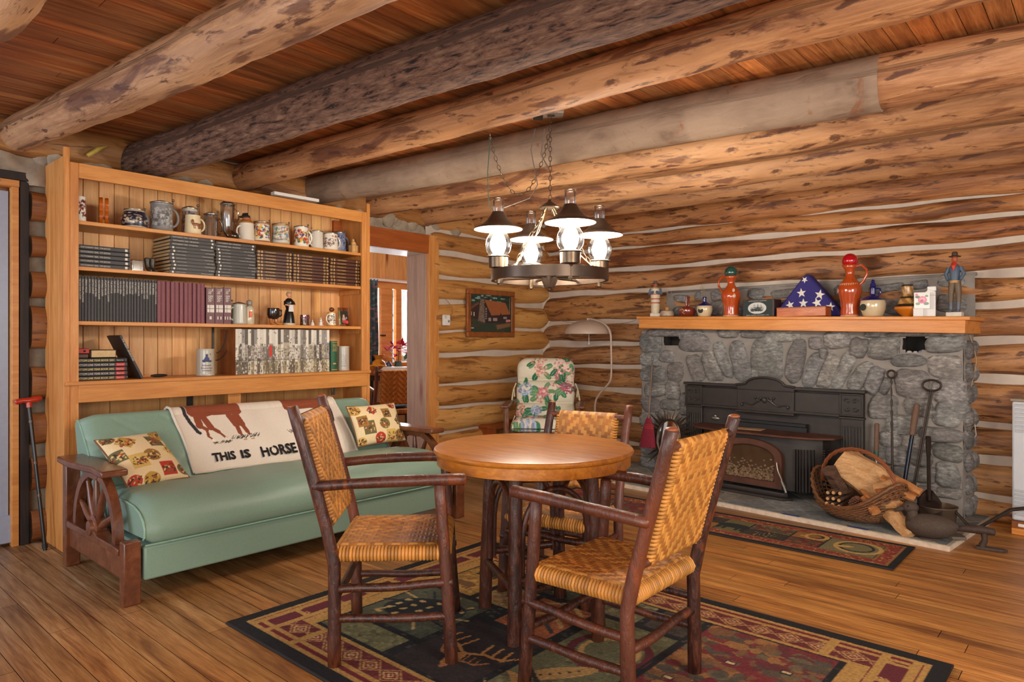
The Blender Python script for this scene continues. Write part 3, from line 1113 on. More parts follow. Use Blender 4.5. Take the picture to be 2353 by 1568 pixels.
stack(390, 494, 545, [('PHOTOGRAPHY YEAR / 1981 EDITION', 0), ('PHOTOGRAPHY YEAR / 1980 EDITION', 0), ('PHOTOGRAPHY YEAR / 1979 EDITION', 0), ('Photographing Children', .28), ('Travel Photography', .2),
                      ('Photographing Nature', .24), ('Frontiers of Photography', .18), ('Light and Film', .15), ('The Great Photographers', .22), ('The Studio', .12), ('Photojournalism', .26)], 0.27, 'middle black stack', 0)
stack(496, 588, 559, [('PHOTOGRAPHY YEAR / 1976 EDITION', 0), ('PHOTOGRAPHY YEAR / 1973 EDITION', 0), ('The Art of Photography', .26), ('Color', .18), ('Photography as a Tool', .24), ('Caring for Photographs', .4),
                      ('The Camera', .14), ('The Great Themes', .2), ('The Print', .1), ('Color', .06), ('Documentary Photography', .24)], 0.27, 'right black stack', 0)
names = ['THE GUNFIGHTERS', 'THE SCOUTS', 'THE PIONEERS', 'THE COWBOYS', 'THE SOLDIERS', 'THE RIVERMEN', 'THE TRAILBLAZERS', 'THE WOMEN', 'THE TEXANS']


def brown_spine(ttl):
    def f(t, x, L, h):
        mb = MB()
        for q in (-0.46, -0.43, -0.37, -0.35, 0.35, 0.38, 0.44, 0.46):
            mb.box((x, L * q, h * 0.5), (0.0012, L * 0.012, h * 0.7))
        text_mb(mb, ttl, L * 0.28, h * 0.36, face_m(x, -L * 0.12, h * 0.5))
        mb.build('spine_lettering', M['gold_ink'], t, smooth=False)
    return f


for k, (a, b, zt) in enumerate(((590, 672, 574), (673, 757, 583), (758, 829, 592))):
    y0, y1 = ysh(a, XF - 0.05), ysh(b, XF - 0.05)
    n = 9 if k < 2 else 8
    h = (zsh((a + b) / 2, zt + 4, XF - 0.05) - SH[1]) / n
    for i in range(n):
        flat_book('book', 'brown leather gilt banded book, %s from the top of the %s pile' % (ordn[i].replace('leftmost', 'first'), ['left', 'middle', 'right'][k]), 'book',
                  'brown leather books stacked in the %s pile' % ['left', 'middle', 'right'][k], y0, y1 - 0.003, SH[1] + h * (n - 1 - i), h - 0.001, XF - 0.05 + R.uniform(-0.004, 0.004), 0.26,
                  M['brownleather'], brown_spine(names[(i + k * 4) % 9]))
# -- ledge: yearbooks, magazines
ya, yb = 1.272, ysh(292, XF - 0.06)
h = 0.0262
for i, yr in enumerate(('2001', '2000', '2002', '2005', '2007')):
    def sp(t, x, L, h, yr=yr, i=i):
        mb = MB()
        text_mb(mb, 'BOTTOM LINE YEAR BOOK ' + yr, L * 0.72, h * 0.46, face_m(x, -L * 0.12, h * 0.5))
        mb.build('spine_lettering', M['yellow_ink'] if i % 2 == 0 else M['silver_ink'], t, smooth=False)
        mb = MB().box((x - 0.0002, L * 0.36, h * 0.5), (0.001, L * 0.18, h * 0.72))
        mb.build('spine_label', M['red_ink'] if i > 0 else M['matblack'], t)
        mb = MB()
        text_mb(mb, 'Bottom Line', L * 0.13, h * 0.36, face_m(x + 0.0006, L * 0.36, h * 0.5))
        mb.build('publisher_lettering', M['silver_ink'], t, smooth=False)
    flat_book('book', 'dark yearbook of %s, %s from the top of the ledge stack' % (yr, ['first', 'second', 'third', 'fourth', 'fifth'][i]), 'book', 'yearbooks stacked flat on the ledge',
              ya, yb + 0.002 * (i % 2), SH[3] + h * (4 - i), h - 0.001, XF - 0.06, 0.16, M['bookblack'], sp)
zt = SH[3] + h * 5 + 0.001
t = flat_book('book', 'small red book with a black bow design lying on the yearbooks', 'book', None, 1.272, 1.35, zt + 0.026, 0.03, XF - 0.075, 0.13, M['red_ink'],
              lambda t, x, L, h: MB().ball((x, L * 0.2, h * 0.5), 0.008, 8, (0.1, 1, 0.8)).build('bow_print', M['black_ink'], t))
t = flat_book('book', 'thin brown book under the small red book', 'book', None, 1.272, 1.345, zt, 0.024, XF - 0.075, 0.13, M['brownleather'], lambda t, x, L, h: None)
t = flat_book('book', 'thick worn book with tan page edges facing out, on the yearbook stack', 'book', None, 1.36, 1.497, zt, 0.048, XF - 0.08, 0.12, M['matblack'],
              lambda t, x, L, h: MB().box((x - 0.002, 0, h / 2), (0.006, L - 0.008, h - 0.008)).build('page_block', M['paper'], t))
# the leaning black book
t = thing('book', 'black book leaning at a slant against the yearbook stack', 'book', (XF - 0.15, ysh(322, XF - 0.1), SH[3]), 0)
mb = MB()
mm = Matrix.Rotation(0.44, 3, 'X')
mb.box(Vector(mm @ Vector((0, -0.006, 0.15))), (0.22, 0.013, 0.29), mm)
mb.build('cover', M['bookblack'], t)
mb = MB()
text_mb(mb, 'THE GREAT ADVENTURE', 0.15, 0.008, Matrix.Rotation(0.44, 4, 'X') @ face_m(0.1105, -0.006, 0.2, -PI / 2))
mb.build('spine_lettering', M['silver_ink'], t, smooth=False)
# fur glove like brush
t = thing('brush', 'dark feathery hand brush lying on the ledge', 'brush', (XF - 0.17, ysh(355, XF - 0.17), SH[3] + 0.009), 0.2)
MB().tube([(0, -0.10, 0), (0, -0.03, 0)], [0.006, 0.007], 8).build('handle', M['pine_h'], t)
MB().ball((0, 0.03, 0.001), 0.055, 12, (0.4, 1.1, 0.18)).build('bristles', M['matblack'], t)
# dark board and hooks beside the magazines
t = thing('hook_panel', 'black wrought iron hook panel beside the magazines on the ledge', 'wall hook', (XF - 0.2, ysh(505, XF - 0.1), SH[3]), 0)
MB().box((0, 0, 0.175), (0.012, 0.014, 0.33)).build('plate', M['castiron'], t)
mb = MB()
mb.tube([(0.02, 0.01 + 0.10 * math.sin(a), 0.10 + 0.20 * (1 - math.cos(a))) for a in [i * 0.13 for i in range(12)]], 0.004, 8)
mb.tube([(0.03, 0.01 + 0.07 * math.sin(a), 0.15 + 0.18 * (1 - math.cos(a))) for a in [i * 0.13 for i in range(12)]], 0.004, 8)
mb.build('hook', M['castiron'], t)
# magazines
ya, yb = ysh(541, XF - 0.05), ysh(757, XF - 0.05)
ncount = 33
greys = [(196, 190, 180), (214, 208, 196), (120, 112, 104), (168, 160, 150), (226, 220, 206), (90, 84, 80), (182, 172, 150), (150, 144, 138)]
for i in range(ncount):
    y0 = ya + (yb - ya) * i / ncount
    y1 = ya + (yb - ya) * (i + 1) / ncount - 0.0006
    gg = random.Random(i + 50)
    hh = zsh(640, 757, XF - 0.05) - SH[3] - gg.uniform(0, 0.004)
    w = y1 - y0
    ras = Ras(w, hh, 0.0036, gg.choice(greys))
    ras.rect(-1, hh * gg.uniform(0.62, 0.7), 1, hh, gg.choice([greys[0], greys[1], greys[4], greys[2], greys[7], (96, 90, 84)]))
    ras.rect(-1, 0, 1, hh * gg.uniform(0.24, 0.36), gg.choice([(158, 146, 112), (196, 186, 158), (110, 100, 84), (214, 206, 186)]))
    for _ in range(26):
        ras.ell(gg.uniform(0, w), gg.uniform(0, hh * (0.95 if gg.random() < 0.3 else 0.66)), 0.004, gg.uniform(0.003, 0.010), gg.choice([(60, 56, 54), (232, 226, 214), (110, 100, 88), (140, 130, 112)]), 0.85)
    ras.rect(-1, hh * 0.30, 1, hh * 0.33, (60, 56, 52), 0.6)
    for q in range(9):
        ras.rect(-1, hh * (0.35 + 0.028 * q), 1, hh * (0.35 + 0.028 * q) + 0.002, (120, 104, 84), 0.4)
    if i == 11:
        ras.rect(-1, hh * 0.38, 1, hh * 0.64, (206, 62, 46))
    t = thing('magazine', 'black and white photo spined annual, %s in the ledge row' % place(i, ncount), 'magazine', (XF - 0.16, (y0 + y1) / 2, SH[3]), 0, 'row of photo spined annuals on the ledge')
    P = np.zeros((ras.nx, ras.ny, 3))
    P[..., 0] = 0.1105
    P[..., 1] = ras.X - w / 2
    P[..., 2] = ras.Y
    MB().grid(P, ras.A).build('printed_spine', M['matte_print'], t)
    MB().box((0, 0, hh / 2), (0.22, w, hh)).build('pages', M['paper'] if i else M['frame_wood'], t)
upright_book('book', 'green cloth book with gilt titles to the right of the magazines', 'book', None, ysh(760, XF - 0.07), ysh(775, XF - 0.07), SH[3], zsh(770, 784, XF - 0.07), XF - 0.07, 0.17,
             plain('green_bookcloth', (44, 96, 66), 0.6), M['gold_ink'], 'GREAT STORIES', (0.1, 0.35), 0.6, True, [(0.25, 0.05, 0.4), (0.05, 0.02, 0.8), (0.95, 0.015, 0.8)])


# ------------------------------------------------------------------ steins and figurines
def cf(theta_map):
    return theta_map


def stein(label, px, pyb, pyt, wpx, body, zf, X=None, handle='r', lid=None, deco=None, thumb=True, gl=None, taper=0.9, name='beer_stein', band=None, bulge=0.0, seed=1):
    X = X if X is not None else XF - 0.10
    y = ysh(px, X)
    D = X * -math.sin(YAW) + y * math.cos(YAW)
    r = wpx / F_PX * D / 2
    h = (pyb - pyt) / F_PX * D
    t = thing(name, label, 'stein' if name == 'beer_stein' else 'mug', (X, y, zf), 0, None)
    g = random.Random(seed)
    lb = lin(body)
    pal = [lin(c) for c in (deco or [body])]
    spots = [(g.uniform(-2.4, 1.2), g.uniform(0.2, 0.85) * h, g.uniform(0.05, 0.2), g.uniform(0.02, 0.075) * h, g.choice(pal)) for _ in range(190 if deco else 0)]

    def colf(a, z, i):
        c = lb
        aa = (a + PI) % (2 * PI) - PI
        for (sa, sz, ra, rz, cc) in spots:
            if ((aa - sa) / ra) ** 2 + ((z - sz) / rz) ** 2 < 1:
                c = cc
        if band and (z < 0.08 * h or z > 0.9 * h):
            c = lin(band)
        return c
    prof = [(r * 0.96, 0), (r * 1.04, 0.004), (r * 1.02, 0.05 * h)]
    for i in range(1, 34):
        q = i / 34
        prof.append((r * (1 - (1 - taper) * q + bulge * math.sin(PI * q)), h * (0.05 + 0.93 * q)))
    prof += [(r * taper * 1.03, h * 0.985), (r * taper * 1.0, h), (r * taper * 0.86, h), (r * taper * 0.82, h * 0.9 if not lid else h)]
    mb = MB().lathe(prof, 72 if deco else 24, colf=colf)
    mb.build('body', gl or M['paint'], t, sharp=1.0)
    if handle:
        sgn = 1 if handle == 'r' else -1
        pts = []
        for i in range(11):
            a = -PI * 0.5 + PI * i / 10
            pts.append((0.01, sgn * (r * taper * 0.9 + h * 0.24 * math.cos(a) * 1.0), h * 0.52 + h * 0.32 * math.sin(a)))
        MB().tube(pts, h * 0.045, 8, col=lb if not deco or sum(body) > 300 else lin((120, 120, 130))).build('handle', gl or M['paint'], t)
    if lid:
        mb = MB()
        rr = r * taper
        mb.lathe([(rr * 1.05, h), (rr * 1.07, h + 0.005), (rr * 0.9, h + h * 0.05), (rr * 0.45, h + h * 0.10), (rr * 0.1, h + h * 0.12)] if lid != 'cone' else
                 [(rr * 1.0, h), (rr * 1.02, h + 0.004), (rr * 0.8, h + h * 0.06), (rr * 0.3, h + h * 0.16), (rr * 0.12, h + h * 0.2), (rr * 0.1, h + h * 0.24)], 24)
        mb.build('lid', M['pewter'], t, sharp=1.0)
        if thumb:
            yy = rr * (1.05 if handle != 'l' else -1.05)
            MB().tube([(0.006, yy, h * 0.93), (0.006, yy * 1.05, h * 1.12)], h * 0.02, 8).ball((0.006, yy * 1.05, h * 1.17), h * 0.05, 10).build('thumb_lift', M['pewter'], t)
    return t


Z1 = SH[0]
stein('black and white figured tall mug half hidden at the left end of the top shelf', 183, 502, 445, 26, (222, 216, 206), Z1, handle=None, deco=[(30, 28, 28), (40, 36, 36), (225, 220, 210), (180, 60, 40)], seed=2, name='beer_mug', X=XF - 0.07)
for k, px in enumerate((232, 245)):
    t = thing('violin_bookend', '%s amber varnished violin shaped bookend on the top shelf' % ['left', 'right'][k], 'bookend', (XF - 0.12, ysh(px, XF - 0.12), Z1), -0.30)
    pr = []
    for i in range(30):
        a = 2 * PI * i / 30
        zz_ = 0.085 + 0.082 * math.sin(a)
        wd = 0.055 * abs(math.cos(a)) ** 0.7 * (1 - 0.35 * math.exp(-((zz_ - 0.09) / 0.02) ** 2))
        pr.append((wd * (1 if math.cos(a) > 0 else -1), max(zz_, 0.0)))
    MB().prism(pr, -0.010, 0.010, 'xz').build('body', plain('amber_varnish', (178, 84, 18), 0.12, coat=0.6), t, bev=0.003)
    MB().box((0.0, 0, 0.0455), (0.085, 0.026, 0.006)).box((0, 0, 0.004), (0.09, 0.026, 0.008)).build('trim_band', M['brownleather'], t)
stein('squat dark blue stein with a crossed rifles crest', 309, 521, 480, 50, (34, 34, 56), Z1, deco=[(34, 34, 56), (34, 34, 56), (200, 184, 150), (150, 130, 110)], lid='flat', bulge=0.18, taper=0.82, seed=5, band=(190, 170, 140))
stein('large grey relief stein with an angled grey handle', 371, 526, 462, 48, (128, 126, 124), Z1, deco=[(90, 88, 88), (160, 158, 156), (120, 116, 114), (176, 174, 170)], lid='flat', seed=7, taper=0.95)
stein('tall cream and blue banded stein behind the horse mug', 436, 536, 472, 36, (150, 138, 128), Z1, X=XF - 0.2, deco=[(190, 176, 156), (70, 70, 90), (120, 84, 60)], lid='flat', handle=None, seed=9, band=(200, 190, 176))
t = stein('cream mug printed with a brown horse', 443, 541, 497, 36, (226, 206, 166), Z1, X=XF - 0.075, name='beer_mug', seed=3)
mb = MB()
for (y, z, a, b) in ((0.0, 0.062, 0.026, 0.013), (-0.02, 0.078, 0.010, 0.016), (0.03, 0.055, 0.006, 0.018)):
    mb.ball((0.044, y, z), 1.0, 10, (0.007, a, b))
for y in (-0.015, -0.006, 0.012, 0.02):
    mb.tube([(0.047, y, 0.058), (0.049, y + 0.004, 0.034)], 0.0025, 6)
mb.build('horse_print', plain('brown_print', (140, 84, 50), 0.4), t)
stein('clear glass stein with a pewter lid', 484, 546, 492, 32, (200, 196, 188), Z1, gl=M['glass_soft'], lid='flat', X=XF - 0.15, name='beer_stein')
# boot glass
X = XF - 0.12
y = ysh(523, X)
t = thing('glass_boot', 'clear boot shaped beer glass with a pointed pewter lid', 'glass', (X, y, Z1), 0)
mb = MB()
mb.tube([(0, 0, 0.235), (0, 0, 0.17), (0, 0.002, 0.10), (0.002, 0.006, 0.055), (0.02, 0.012, 0.032), (0.05, 0.02, 0.024), (0.075, 0.028, 0.02)], [0.046, 0.046, 0.038, 0.034, 0.032, 0.027, 0.02], 18, dome=True)
mb.build('boot_body', M['glass_soft'], t)
MB().lathe([(0.048, 0.236), (0.05, 0.242), (0.034, 0.256), (0.014, 0.276), (0.005, 0.29), (0.007, 0.296), (0.001, 0.302)], 20).build('lid', M['pewter'], t)
MB().tube([(0, 0.045, 0.22), (0, 0.075, 0.2), (0, 0.078, 0.15), (0, 0.045, 0.11)], 0.006, 8).build('handle', M['glass_soft'], t)
t = stein('plain ivory stein topped with a head in a black tricorn hat', 566, 554, 513, 36, (222, 212, 196), Z1, handle='l', seed=4)
mb = MB().ball((0, 0, 0.148), 0.03, 14, (1, 0.95, 1.05), col=lin((190, 110, 76)))
mb.lathe([(0.046, 0.125), (0.05, 0.132), (0.03, 0.15)], 20, colf=lin((176, 120, 60)))
mb.ball((0.03, 0.004, 0.146), 0.007, 8, col=lin((184, 96, 66)))
mb.build('character_lid', M['paint'], t)
MB().lathe([(0.0, 0.166), (0.05, 0.164), (0.052, 0.174), (0.03, 0.178), (0.024, 0.196), (0.0, 0.2)], 3, closed=False).build('tricorn_hat', M['matblack'], t)
fest = [(60, 120, 90), (180, 60, 50), (230, 220, 190), (60, 80, 150), (220, 180, 70), (240, 236, 224), (90, 60, 50)]
stein('colourful carousel scene stein with a small ball finial', 601, 559, 513, 38, (226, 214, 190), Z1, deco=fest, lid='flat', seed=12, handle=None, band=(160, 110, 76))
stein('pastel castle scene stein with a ball finial', 645, 566, 520, 40, (200, 204, 200), Z1, deco=[(120, 150, 170), (200, 170, 110), (230, 226, 214), (110, 130, 90), (180, 110, 80)], lid='flat', seed=13, handle=None, band=(190, 150, 100))
stein('bright red and yellow festival stein with a white rim', 692, 571, 525, 34, (236, 228, 212), Z1, deco=[(200, 50, 40), (230, 180, 40), (60, 110, 80), (230, 120, 60), (50, 60, 110)], lid='flat', seed=14, band=(232, 228, 216))
stein('pale grey lidded stein with an oval portrait', 728, 576, 536, 30, (206, 200, 186), Z1, lid='flat', handle='l', seed=15)
stein('ivory stein with scattered crest pattern and white handle', 760, 579, 542, 34, (220, 212, 198), Z1, deco=[(220, 212, 198), (220, 212, 198), (150, 90, 80), (110, 100, 90)], lid='flat', seed=16, X=XF - 0.07)
stein('blue and grey stein behind the crest stein, blue handle', 779, 578, 531, 32, (104, 116, 144), Z1, lid='flat', deco=[(60, 70, 120), (150, 160, 180)], seed=17, X=XF - 0.2)
# carved book reader figure
t = thing('carved_figurine', 'tan carved figure sitting above an open book block at the shelf end', 'figurine', (XF - 0.1, ysh(812, XF - 0.1), Z1), 0)
tan = plain('carved_tan_wood', (206, 160, 100), 0.7)
MB().box((0, 0, 0.003), (0.06, 0.075, 0.006)).box((0, 0.002, 0.036), (0.05, 0.062, 0.06)).box((0.027, -0.014, 0.038), (0.006, 0.026, 0.05)).box((0.027, 0.016, 0.038), (0.006, 0.026, 0.05)).build('book_block', tan, t, bev=0.002)
MB().ball((0, 0, 0.082), 0.019, 12, (1, 1.1, 0.9)).ball((0, -0.002, 0.106), 0.011, 10).ball((0.01, 0.014, 0.075), 0.009, 8).ball((0.01, -0.016, 0.075), 0.009, 8).build('seated_figure', tan, t)
# small things on the second shelf
t = thing('photo_block', 'small square frosted photo block beside the left black books', 'ornament', (XF - 0.09, ysh(314, XF - 0.09), SH[1]), 0.1)
MB().box((0, 0, 0.035), (0.03, 0.072, 0.07)).build('block', M['glass_soft'], t, bev=0.003)
MB().box((0.0, 0, 0.03), (0.004, 0.04, 0.04)).build('inset_picture', plain('tan_inset', (180, 156, 132), 0.6), t)
t = thing('boot_figurine', 'pair of small dark mottled cowboy boots on the second shelf', 'figurine', (XF - 0.1, ysh(344, XF - 0.1), SH[1]), 0)
dk = plain('dark_mottled_boot', (58, 50, 40), 0.4, var=0.5, scale=60)
for s_ in (-1, 1):
    MB().tube([(0, 0.016 * s_, 0.085), (0, 0.015 * s_, 0.05), (0.004, 0.014 * s_, 0.025), (0.02, 0.014 * s_ + 0.004, 0.014), (0.045, 0.016 * s_ + 0.008, 0.010)], [0.018, 0.014, 0.013, 0.012, 0.008], 12, dome=True).build('boot', dk, t)

# third shelf ornaments
Z3 = SH[2]
stein('grey stoneware stein with a green pewter lid on the third shelf', 549, 746, 700, 34, (188, 186, 172), Z3, handle='l', lid='flat', seed=21)
X = XF - 0.1
t = thing('monk_figurine', 'grey bearded monk bottle with an orange apron', 'figurine', (X, ysh(573, X), Z3), 0)
MB().lathe([(0.03, 0), (0.034, 0.01), (0.035, 0.05), (0.031, 0.08), (0.034, 0.10), (0.026, 0.125), (0.014, 0.135)], 20).build('robe', plain('ivory_glaze', (206, 192, 164), 0.2, coat=0.5), t)
MB().ball((0, 0, 0.15), 0.02, 12).ball((0.0, 0.0, 0.158), 0.021, 12, (1, 1, 0.7)).ball((0.012, 0, 0.125), 0.016, 10, (1, 1.4, 0.9)).build('head', plain('grey_glaze', (150, 142, 132), 0.25, coat=0.5), t)
MB().box((0.03, -0.006, 0.07), (0.01, 0.024, 0.042)).build('apron', plain('orange_glaze', (206, 92, 36), 0.3), t, bev=0.003)
MB().tube([(0.005, -0.03, 0.09), (0.005, -0.047, 0.075), (0.005, -0.045, 0.05), (0.005, -0.032, 0.035)], 0.003, 8).build('handle', M['pewter'], t)
t = thing('footed_mug', 'black cup standing on two brown booted feet', 'mug', (X, ysh(628, X), Z3), 0)
MB().lathe([(0.024, 0.042), (0.036, 0.05), (0.044, 0.075), (0.044, 0.105), (0.042, 0.122), (0.038, 0.122), (0.036, 0.09)], 24).build('cup', plain('black_brown_glaze', (40, 30, 28), 0.12, coat=0.7), t)
MB().tube([(0, 0.042, 0.112), (0, 0.062, 0.108), (0, 0.062, 0.07), (0, 0.042, 0.062)], 0.006, 8).build('handle', M['black'], t)
for s_ in (-1, 1):
    MB().tube([(0, 0.018 * s_, 0.05), (0, 0.02 * s_, 0.022), (0.012, 0.024 * s_ + 0.008, 0.010), (0.03, 0.03 * s_ + 0.016, 0.008)], [0.013, 0.012, 0.013, 0.009], 10, dome=True).build('boot', plain('tan_boot_glaze', (176, 108, 44), 0.25, coat=0.5), t)
t = thing('maid_figurine', 'tall maid figurine in a black dress and white apron', 'figurine', (X, ysh(664, X), Z3), 0)
MB().lathe([(0.043, 0.004), (0.042, 0.02), (0.036, 0.07), (0.028, 0.105), (0.02, 0.125)], 24).build('skirt', M['black'], t)
MB().lathe([(0.045, 0), (0.046, 0.012), (0.043, 0.016)], 24).build('hem', plain('ivory_glaze', (206, 192, 164), 0.2), t)
MB().lathe([(0.021, 0.12), (0.03, 0.15), (0.034, 0.172), (0.024, 0.19), (0.01, 0.2)], 20).tube([(0, -0.03, 0.175), (0.01, -0.036, 0.15)], 0.011, 8).tube([(0, 0.03, 0.175), (0.01, 0.036, 0.15)], 0.011, 8).build('bodice', M['black'], t)
sk = plain('painted_skin', (216, 150, 116), 0.35)
MB().ball((0.002, 0, 0.222), 0.0175, 14, (0.95, 0.9, 1.1)).tube([(0, 0, 0.19), (0, 0, 0.21)], 0.009, 8).tube([(0.01, -0.036, 0.152), (0.03, -0.01, 0.142)], 0.006, 8).tube([(0.01, 0.036, 0.152), (0.032, 0.012, 0.142)], 0.006, 8).build('face_and_arms', sk, t)
MB().ball((-0.004, 0, 0.228), 0.019, 14, (0.95, 1.02, 1.05)).build('hair', plain('grey_blond_hair', (176, 150, 112), 0.5), t)
MB().prism([(-0.02, 0.10), (0.02, 0.10), (0.014, 0.15), (-0.014, 0.15)], 0.026, 0.032, 'yz').box((0.034, 0, 0.143), (0.012, 0.03, 0.006)).build('apron', M['white'], t)
t = thing('candle_jar', 'clear glass candle jar tied with a purple ribbon', 'jar', (X, ysh(700, X), Z3), 0)
MB().lathe([(0.032, 0), (0.034, 0.004), (0.034, 0.078), (0.032, 0.08), (0.031, 0.078), (0.031, 0.006)], 24).build('jar', M['glass_soft'], t)
MB().lathe([(0.0, 0.005), (0.03, 0.006), (0.03, 0.034), (0.0, 0.035)], 16, closed=False).build('potpourri_filling', plain('mauve_potpourri', (120, 84, 84), 0.9, var=0.5, scale=140), t)
rb = plain('purple_ribbon', (150, 60, 96), 0.5)
MB().lathe([(0.0348, 0.054), (0.0352, 0.058), (0.0348, 0.062)], 24, closed=False).tube([(0.036, 0, 0.058), (0.038, -0.02, 0.068), (0.038, -0.018, 0.054), (0.036, 0, 0.058)], 0.0025, 6).tube([(0.036, 0, 0.058), (0.038, 0.02, 0.068), (0.038, 0.018, 0.054), (0.036, 0, 0.058)], 0.0025, 6).tube([(0.036, 0, 0.058), (0.038, -0.014, 0.03)], 0.002, 6).build('ribbon', rb, t)
t = thing('bell_figurine', 'tiny white ceramic bell figure beside the candle jar', 'figurine', (X, ysh(718, X), Z3), 0)
MB().lathe([(0.016, 0), (0.014, 0.012), (0.008, 0.026), (0.004, 0.032)], 16).ball((0, 0, 0.038), 0.006, 8).build('body', M['white'], t)
t = thing('flower_figurine', 'small cherub figure with flowers and pink buds', 'figurine', (X, ysh(737, X), Z3), 0)
MB().lathe([(0.022, 0), (0.022, 0.006), (0.014, 0.008), (0.013, 0.028), (0.006, 0.034)], 16).ball((0, 0, 0.042), 0.011, 10).build('cherub', M['white'], t)
MB().ball((0, -0.004, 0.056), 0.014, 10, (1, 1, 0.7)).build('straw_hat', M['paper'], t)
MB().ball((0.006, 0.016, 0.07), 0.005, 8).ball((0.006, -0.012, 0.062), 0.005, 8).ball((0.01, 0.014, 0.03), 0.006, 8).build('flower', plain('pink_glaze', (214, 130, 130), 0.3), t)
t = stein('small printed stein topped by a brown bird head', 762, 746, 714, 20, (226, 214, 190), Z3, deco=[(60, 70, 60), (150, 110, 80), (230, 224, 210)], handle='l', seed=25, band=(206, 150, 70))
MB().ball((0, 0, 0.128), 0.019, 12, (1, 1.1, 0.95)).tube([(0.012, 0, 0.13), (0.032, 0.004, 0.126)], [0.006, 0.002], 8).build('bird_head_lid', plain('brown_glaze', (104, 58, 26), 0.2, coat=0.5), t)
t = thing('framed_snapshot', 'small glass photo frame with a holiday family snapshot', 'photo frame', (X - 0.02, ysh(793, X - 0.02), Z3), 0)
tl = Matrix.Rotation(-0.17, 3, 'Y')
MB().box(tl @ Vector((0, 0, 0.075)), (0.008, 0.105, 0.15), tl).build('frame', M['glass_soft'], t, bev=0.002)
ras = Ras(0.066, 0.10, 0.0022, (30, 26, 28))
ras.ell(0.026, 0.06, 0.009, 0.012, (206, 150, 120)).ell(0.026, 0.035, 0.016, 0.02, (170, 150, 140)).ell(0.05, 0.045, 0.006, 0.009, (190, 140, 110)).ell(0.03, 0.016, 0.024, 0.012, (176, 60, 50)).ell(0.052, 0.012, 0.012, 0.014, (214, 60, 70))
P = np.zeros((ras.nx, ras.ny, 3))
P[..., 0] = 0.0048
P[..., 1] = ras.X - 0.033
P[..., 2] = ras.Y + 0.022
P = P @ np.array(tl).T
MB().grid(P, ras.A).build('snapshot', M['matte_print'], t)
MB().box(tl @ Vector((0.0046, -0.044, 0.07)), (0.002, 0.012, 0.11), tl).build('side_print', plain('green_orange_print', (110, 120, 60), 0.5, var=0.5, scale=60), t)
# ledge mugs
for (px, pyb, pyt, w, lab) in ((472, 858, 796, 40, 'grey stoneware beer mug with a blue brewery print of a drinker'), (789, 850, 794, 27, 'grey stoneware mug with faint print right of the green book')):
    t = stein(lab, px, pyb, pyt, w, (182, 174, 158), SH[3], X=XF - 0.1, handle=None, taper=0.97, name='beer_mug')
    y = ysh(px, XF - 0.1)
    D = (XF - 0.1) * -math.sin(YAW) + y * math.cos(YAW)
    r = w / F_PX * D / 2
    ang = math.atan2(-y, -(XF - 0.1)) + 0.15
    fm = Matrix.Rotation(ang, 4, 'Z') @ face_m(r * 1.02, 0, 0)
    mb = MB()
    hh = (pyb - pyt) / F_PX * D
    if w > 30:
        for k, (s_, ww, zz_) in enumerate((('Karlshausener', 0.06, 0.40), ('Brauerei Seit', 0.07, 0.30), ('Teichshausen', 0.062, 0.21))):
            n0 = len(mb.V)
            text_mb(mb, s_, ww, 0.011, Matrix.Translation((0, 0, hh * zz_)) @ Matrix.Rotation(ang, 4, 'Z') @ face_m(0, 0, 0))
            v = mb.V[-1]
            ca, sa = math.cos(ang), math.sin(ang)
            lat = -v[:, 0] * sa + v[:, 1] * ca
            a2 = ang + lat / r
            mb.V[-1] = np.stack([r * 1.012 * np.cos(a2), r * 1.012 * np.sin(a2), v[:, 2]], 1)
        for (la, zz_, a, b) in ((0, 0.62, 0.016, 0.018), (0, 0.76, 0.008, 0.010), (-0.016, 0.56, 0.012, 0.010), (0.018, 0.55, 0.014, 0.007), (0.022, 0.8, 0.002, 0.006)):
            a2 = ang + la / r
            mb.ball((r * 1.0 * math.cos(a2), r * 1.0 * math.sin(a2), hh * zz_), 1.0, 8, (a * 0.25 if False else 0.0022, a, b), Matrix.Rotation(a2, 3, 'Z'))
    else:
        for q in range(5):
            zz_ = hh * (0.3 + 0.08 * q)
            mb.tube([(r * 1.005 * math.cos(ang + a), r * 1.005 * math.sin(ang + a), zz_ + 0.006 * math.sin(a * 9 + q)) for a in np.linspace(-0.5, 0.5, 9)], 0.0008, 5)
        text_mb(mb, 'Brauerei', 0.04, 0.008, Matrix.Translation((0, 0, hh * 0.2)) @ Matrix.Rotation(ang, 4, 'Z') @ face_m(r * 1.03, 0, 0))
    mb.build('print', M['blue_ink'], t, smooth=False)
# ------------------------------------------------------------------ sofa bed with wagon wheel arms
SX0, SX1 = -3.36, -4.22
SY0, SY1 = 1.17, 3.23
sofa = thing('sofa', 'seafoam green vinyl sofa with wooden wagon wheel arms', 'sofa', (-3.8, 2.2, 0))


def sp(mb, name, mat, bev=0.0, **kw):
    mb.xf(Matrix.Translation((3.8, -2.2, 0)))
    return mb.build(name, mat, sofa, bev=bev, **kw)


# seat cushion: rounded front profile swept along the length
prof = [(-4.02, 0.27), (-4.02, 0.40), (-3.96, 0.432), (-3.85, 0.45), (-3.7, 0.462), (-3.55, 0.463), (-3.45, 0.452), (-3.38, 0.425), (-3.335, 0.38), (-3.315, 0.33), (-3.318, 0.28), (-3.335, 0.262), (-3.5, 0.26)]


def sweep(prof, y0, y1, n, f=None):
    P = np.zeros((n + 1, len(prof), 3))
    for i in range(n + 1):
        t = i / n
        y = y0 + (y1 - y0) * t
        for j, (x, z) in enumerate(prof):
            dx, dz = f(t, x, z) if f else (0, 0)
            P[i, j] = (x + dx, y, z + dz)
    return P


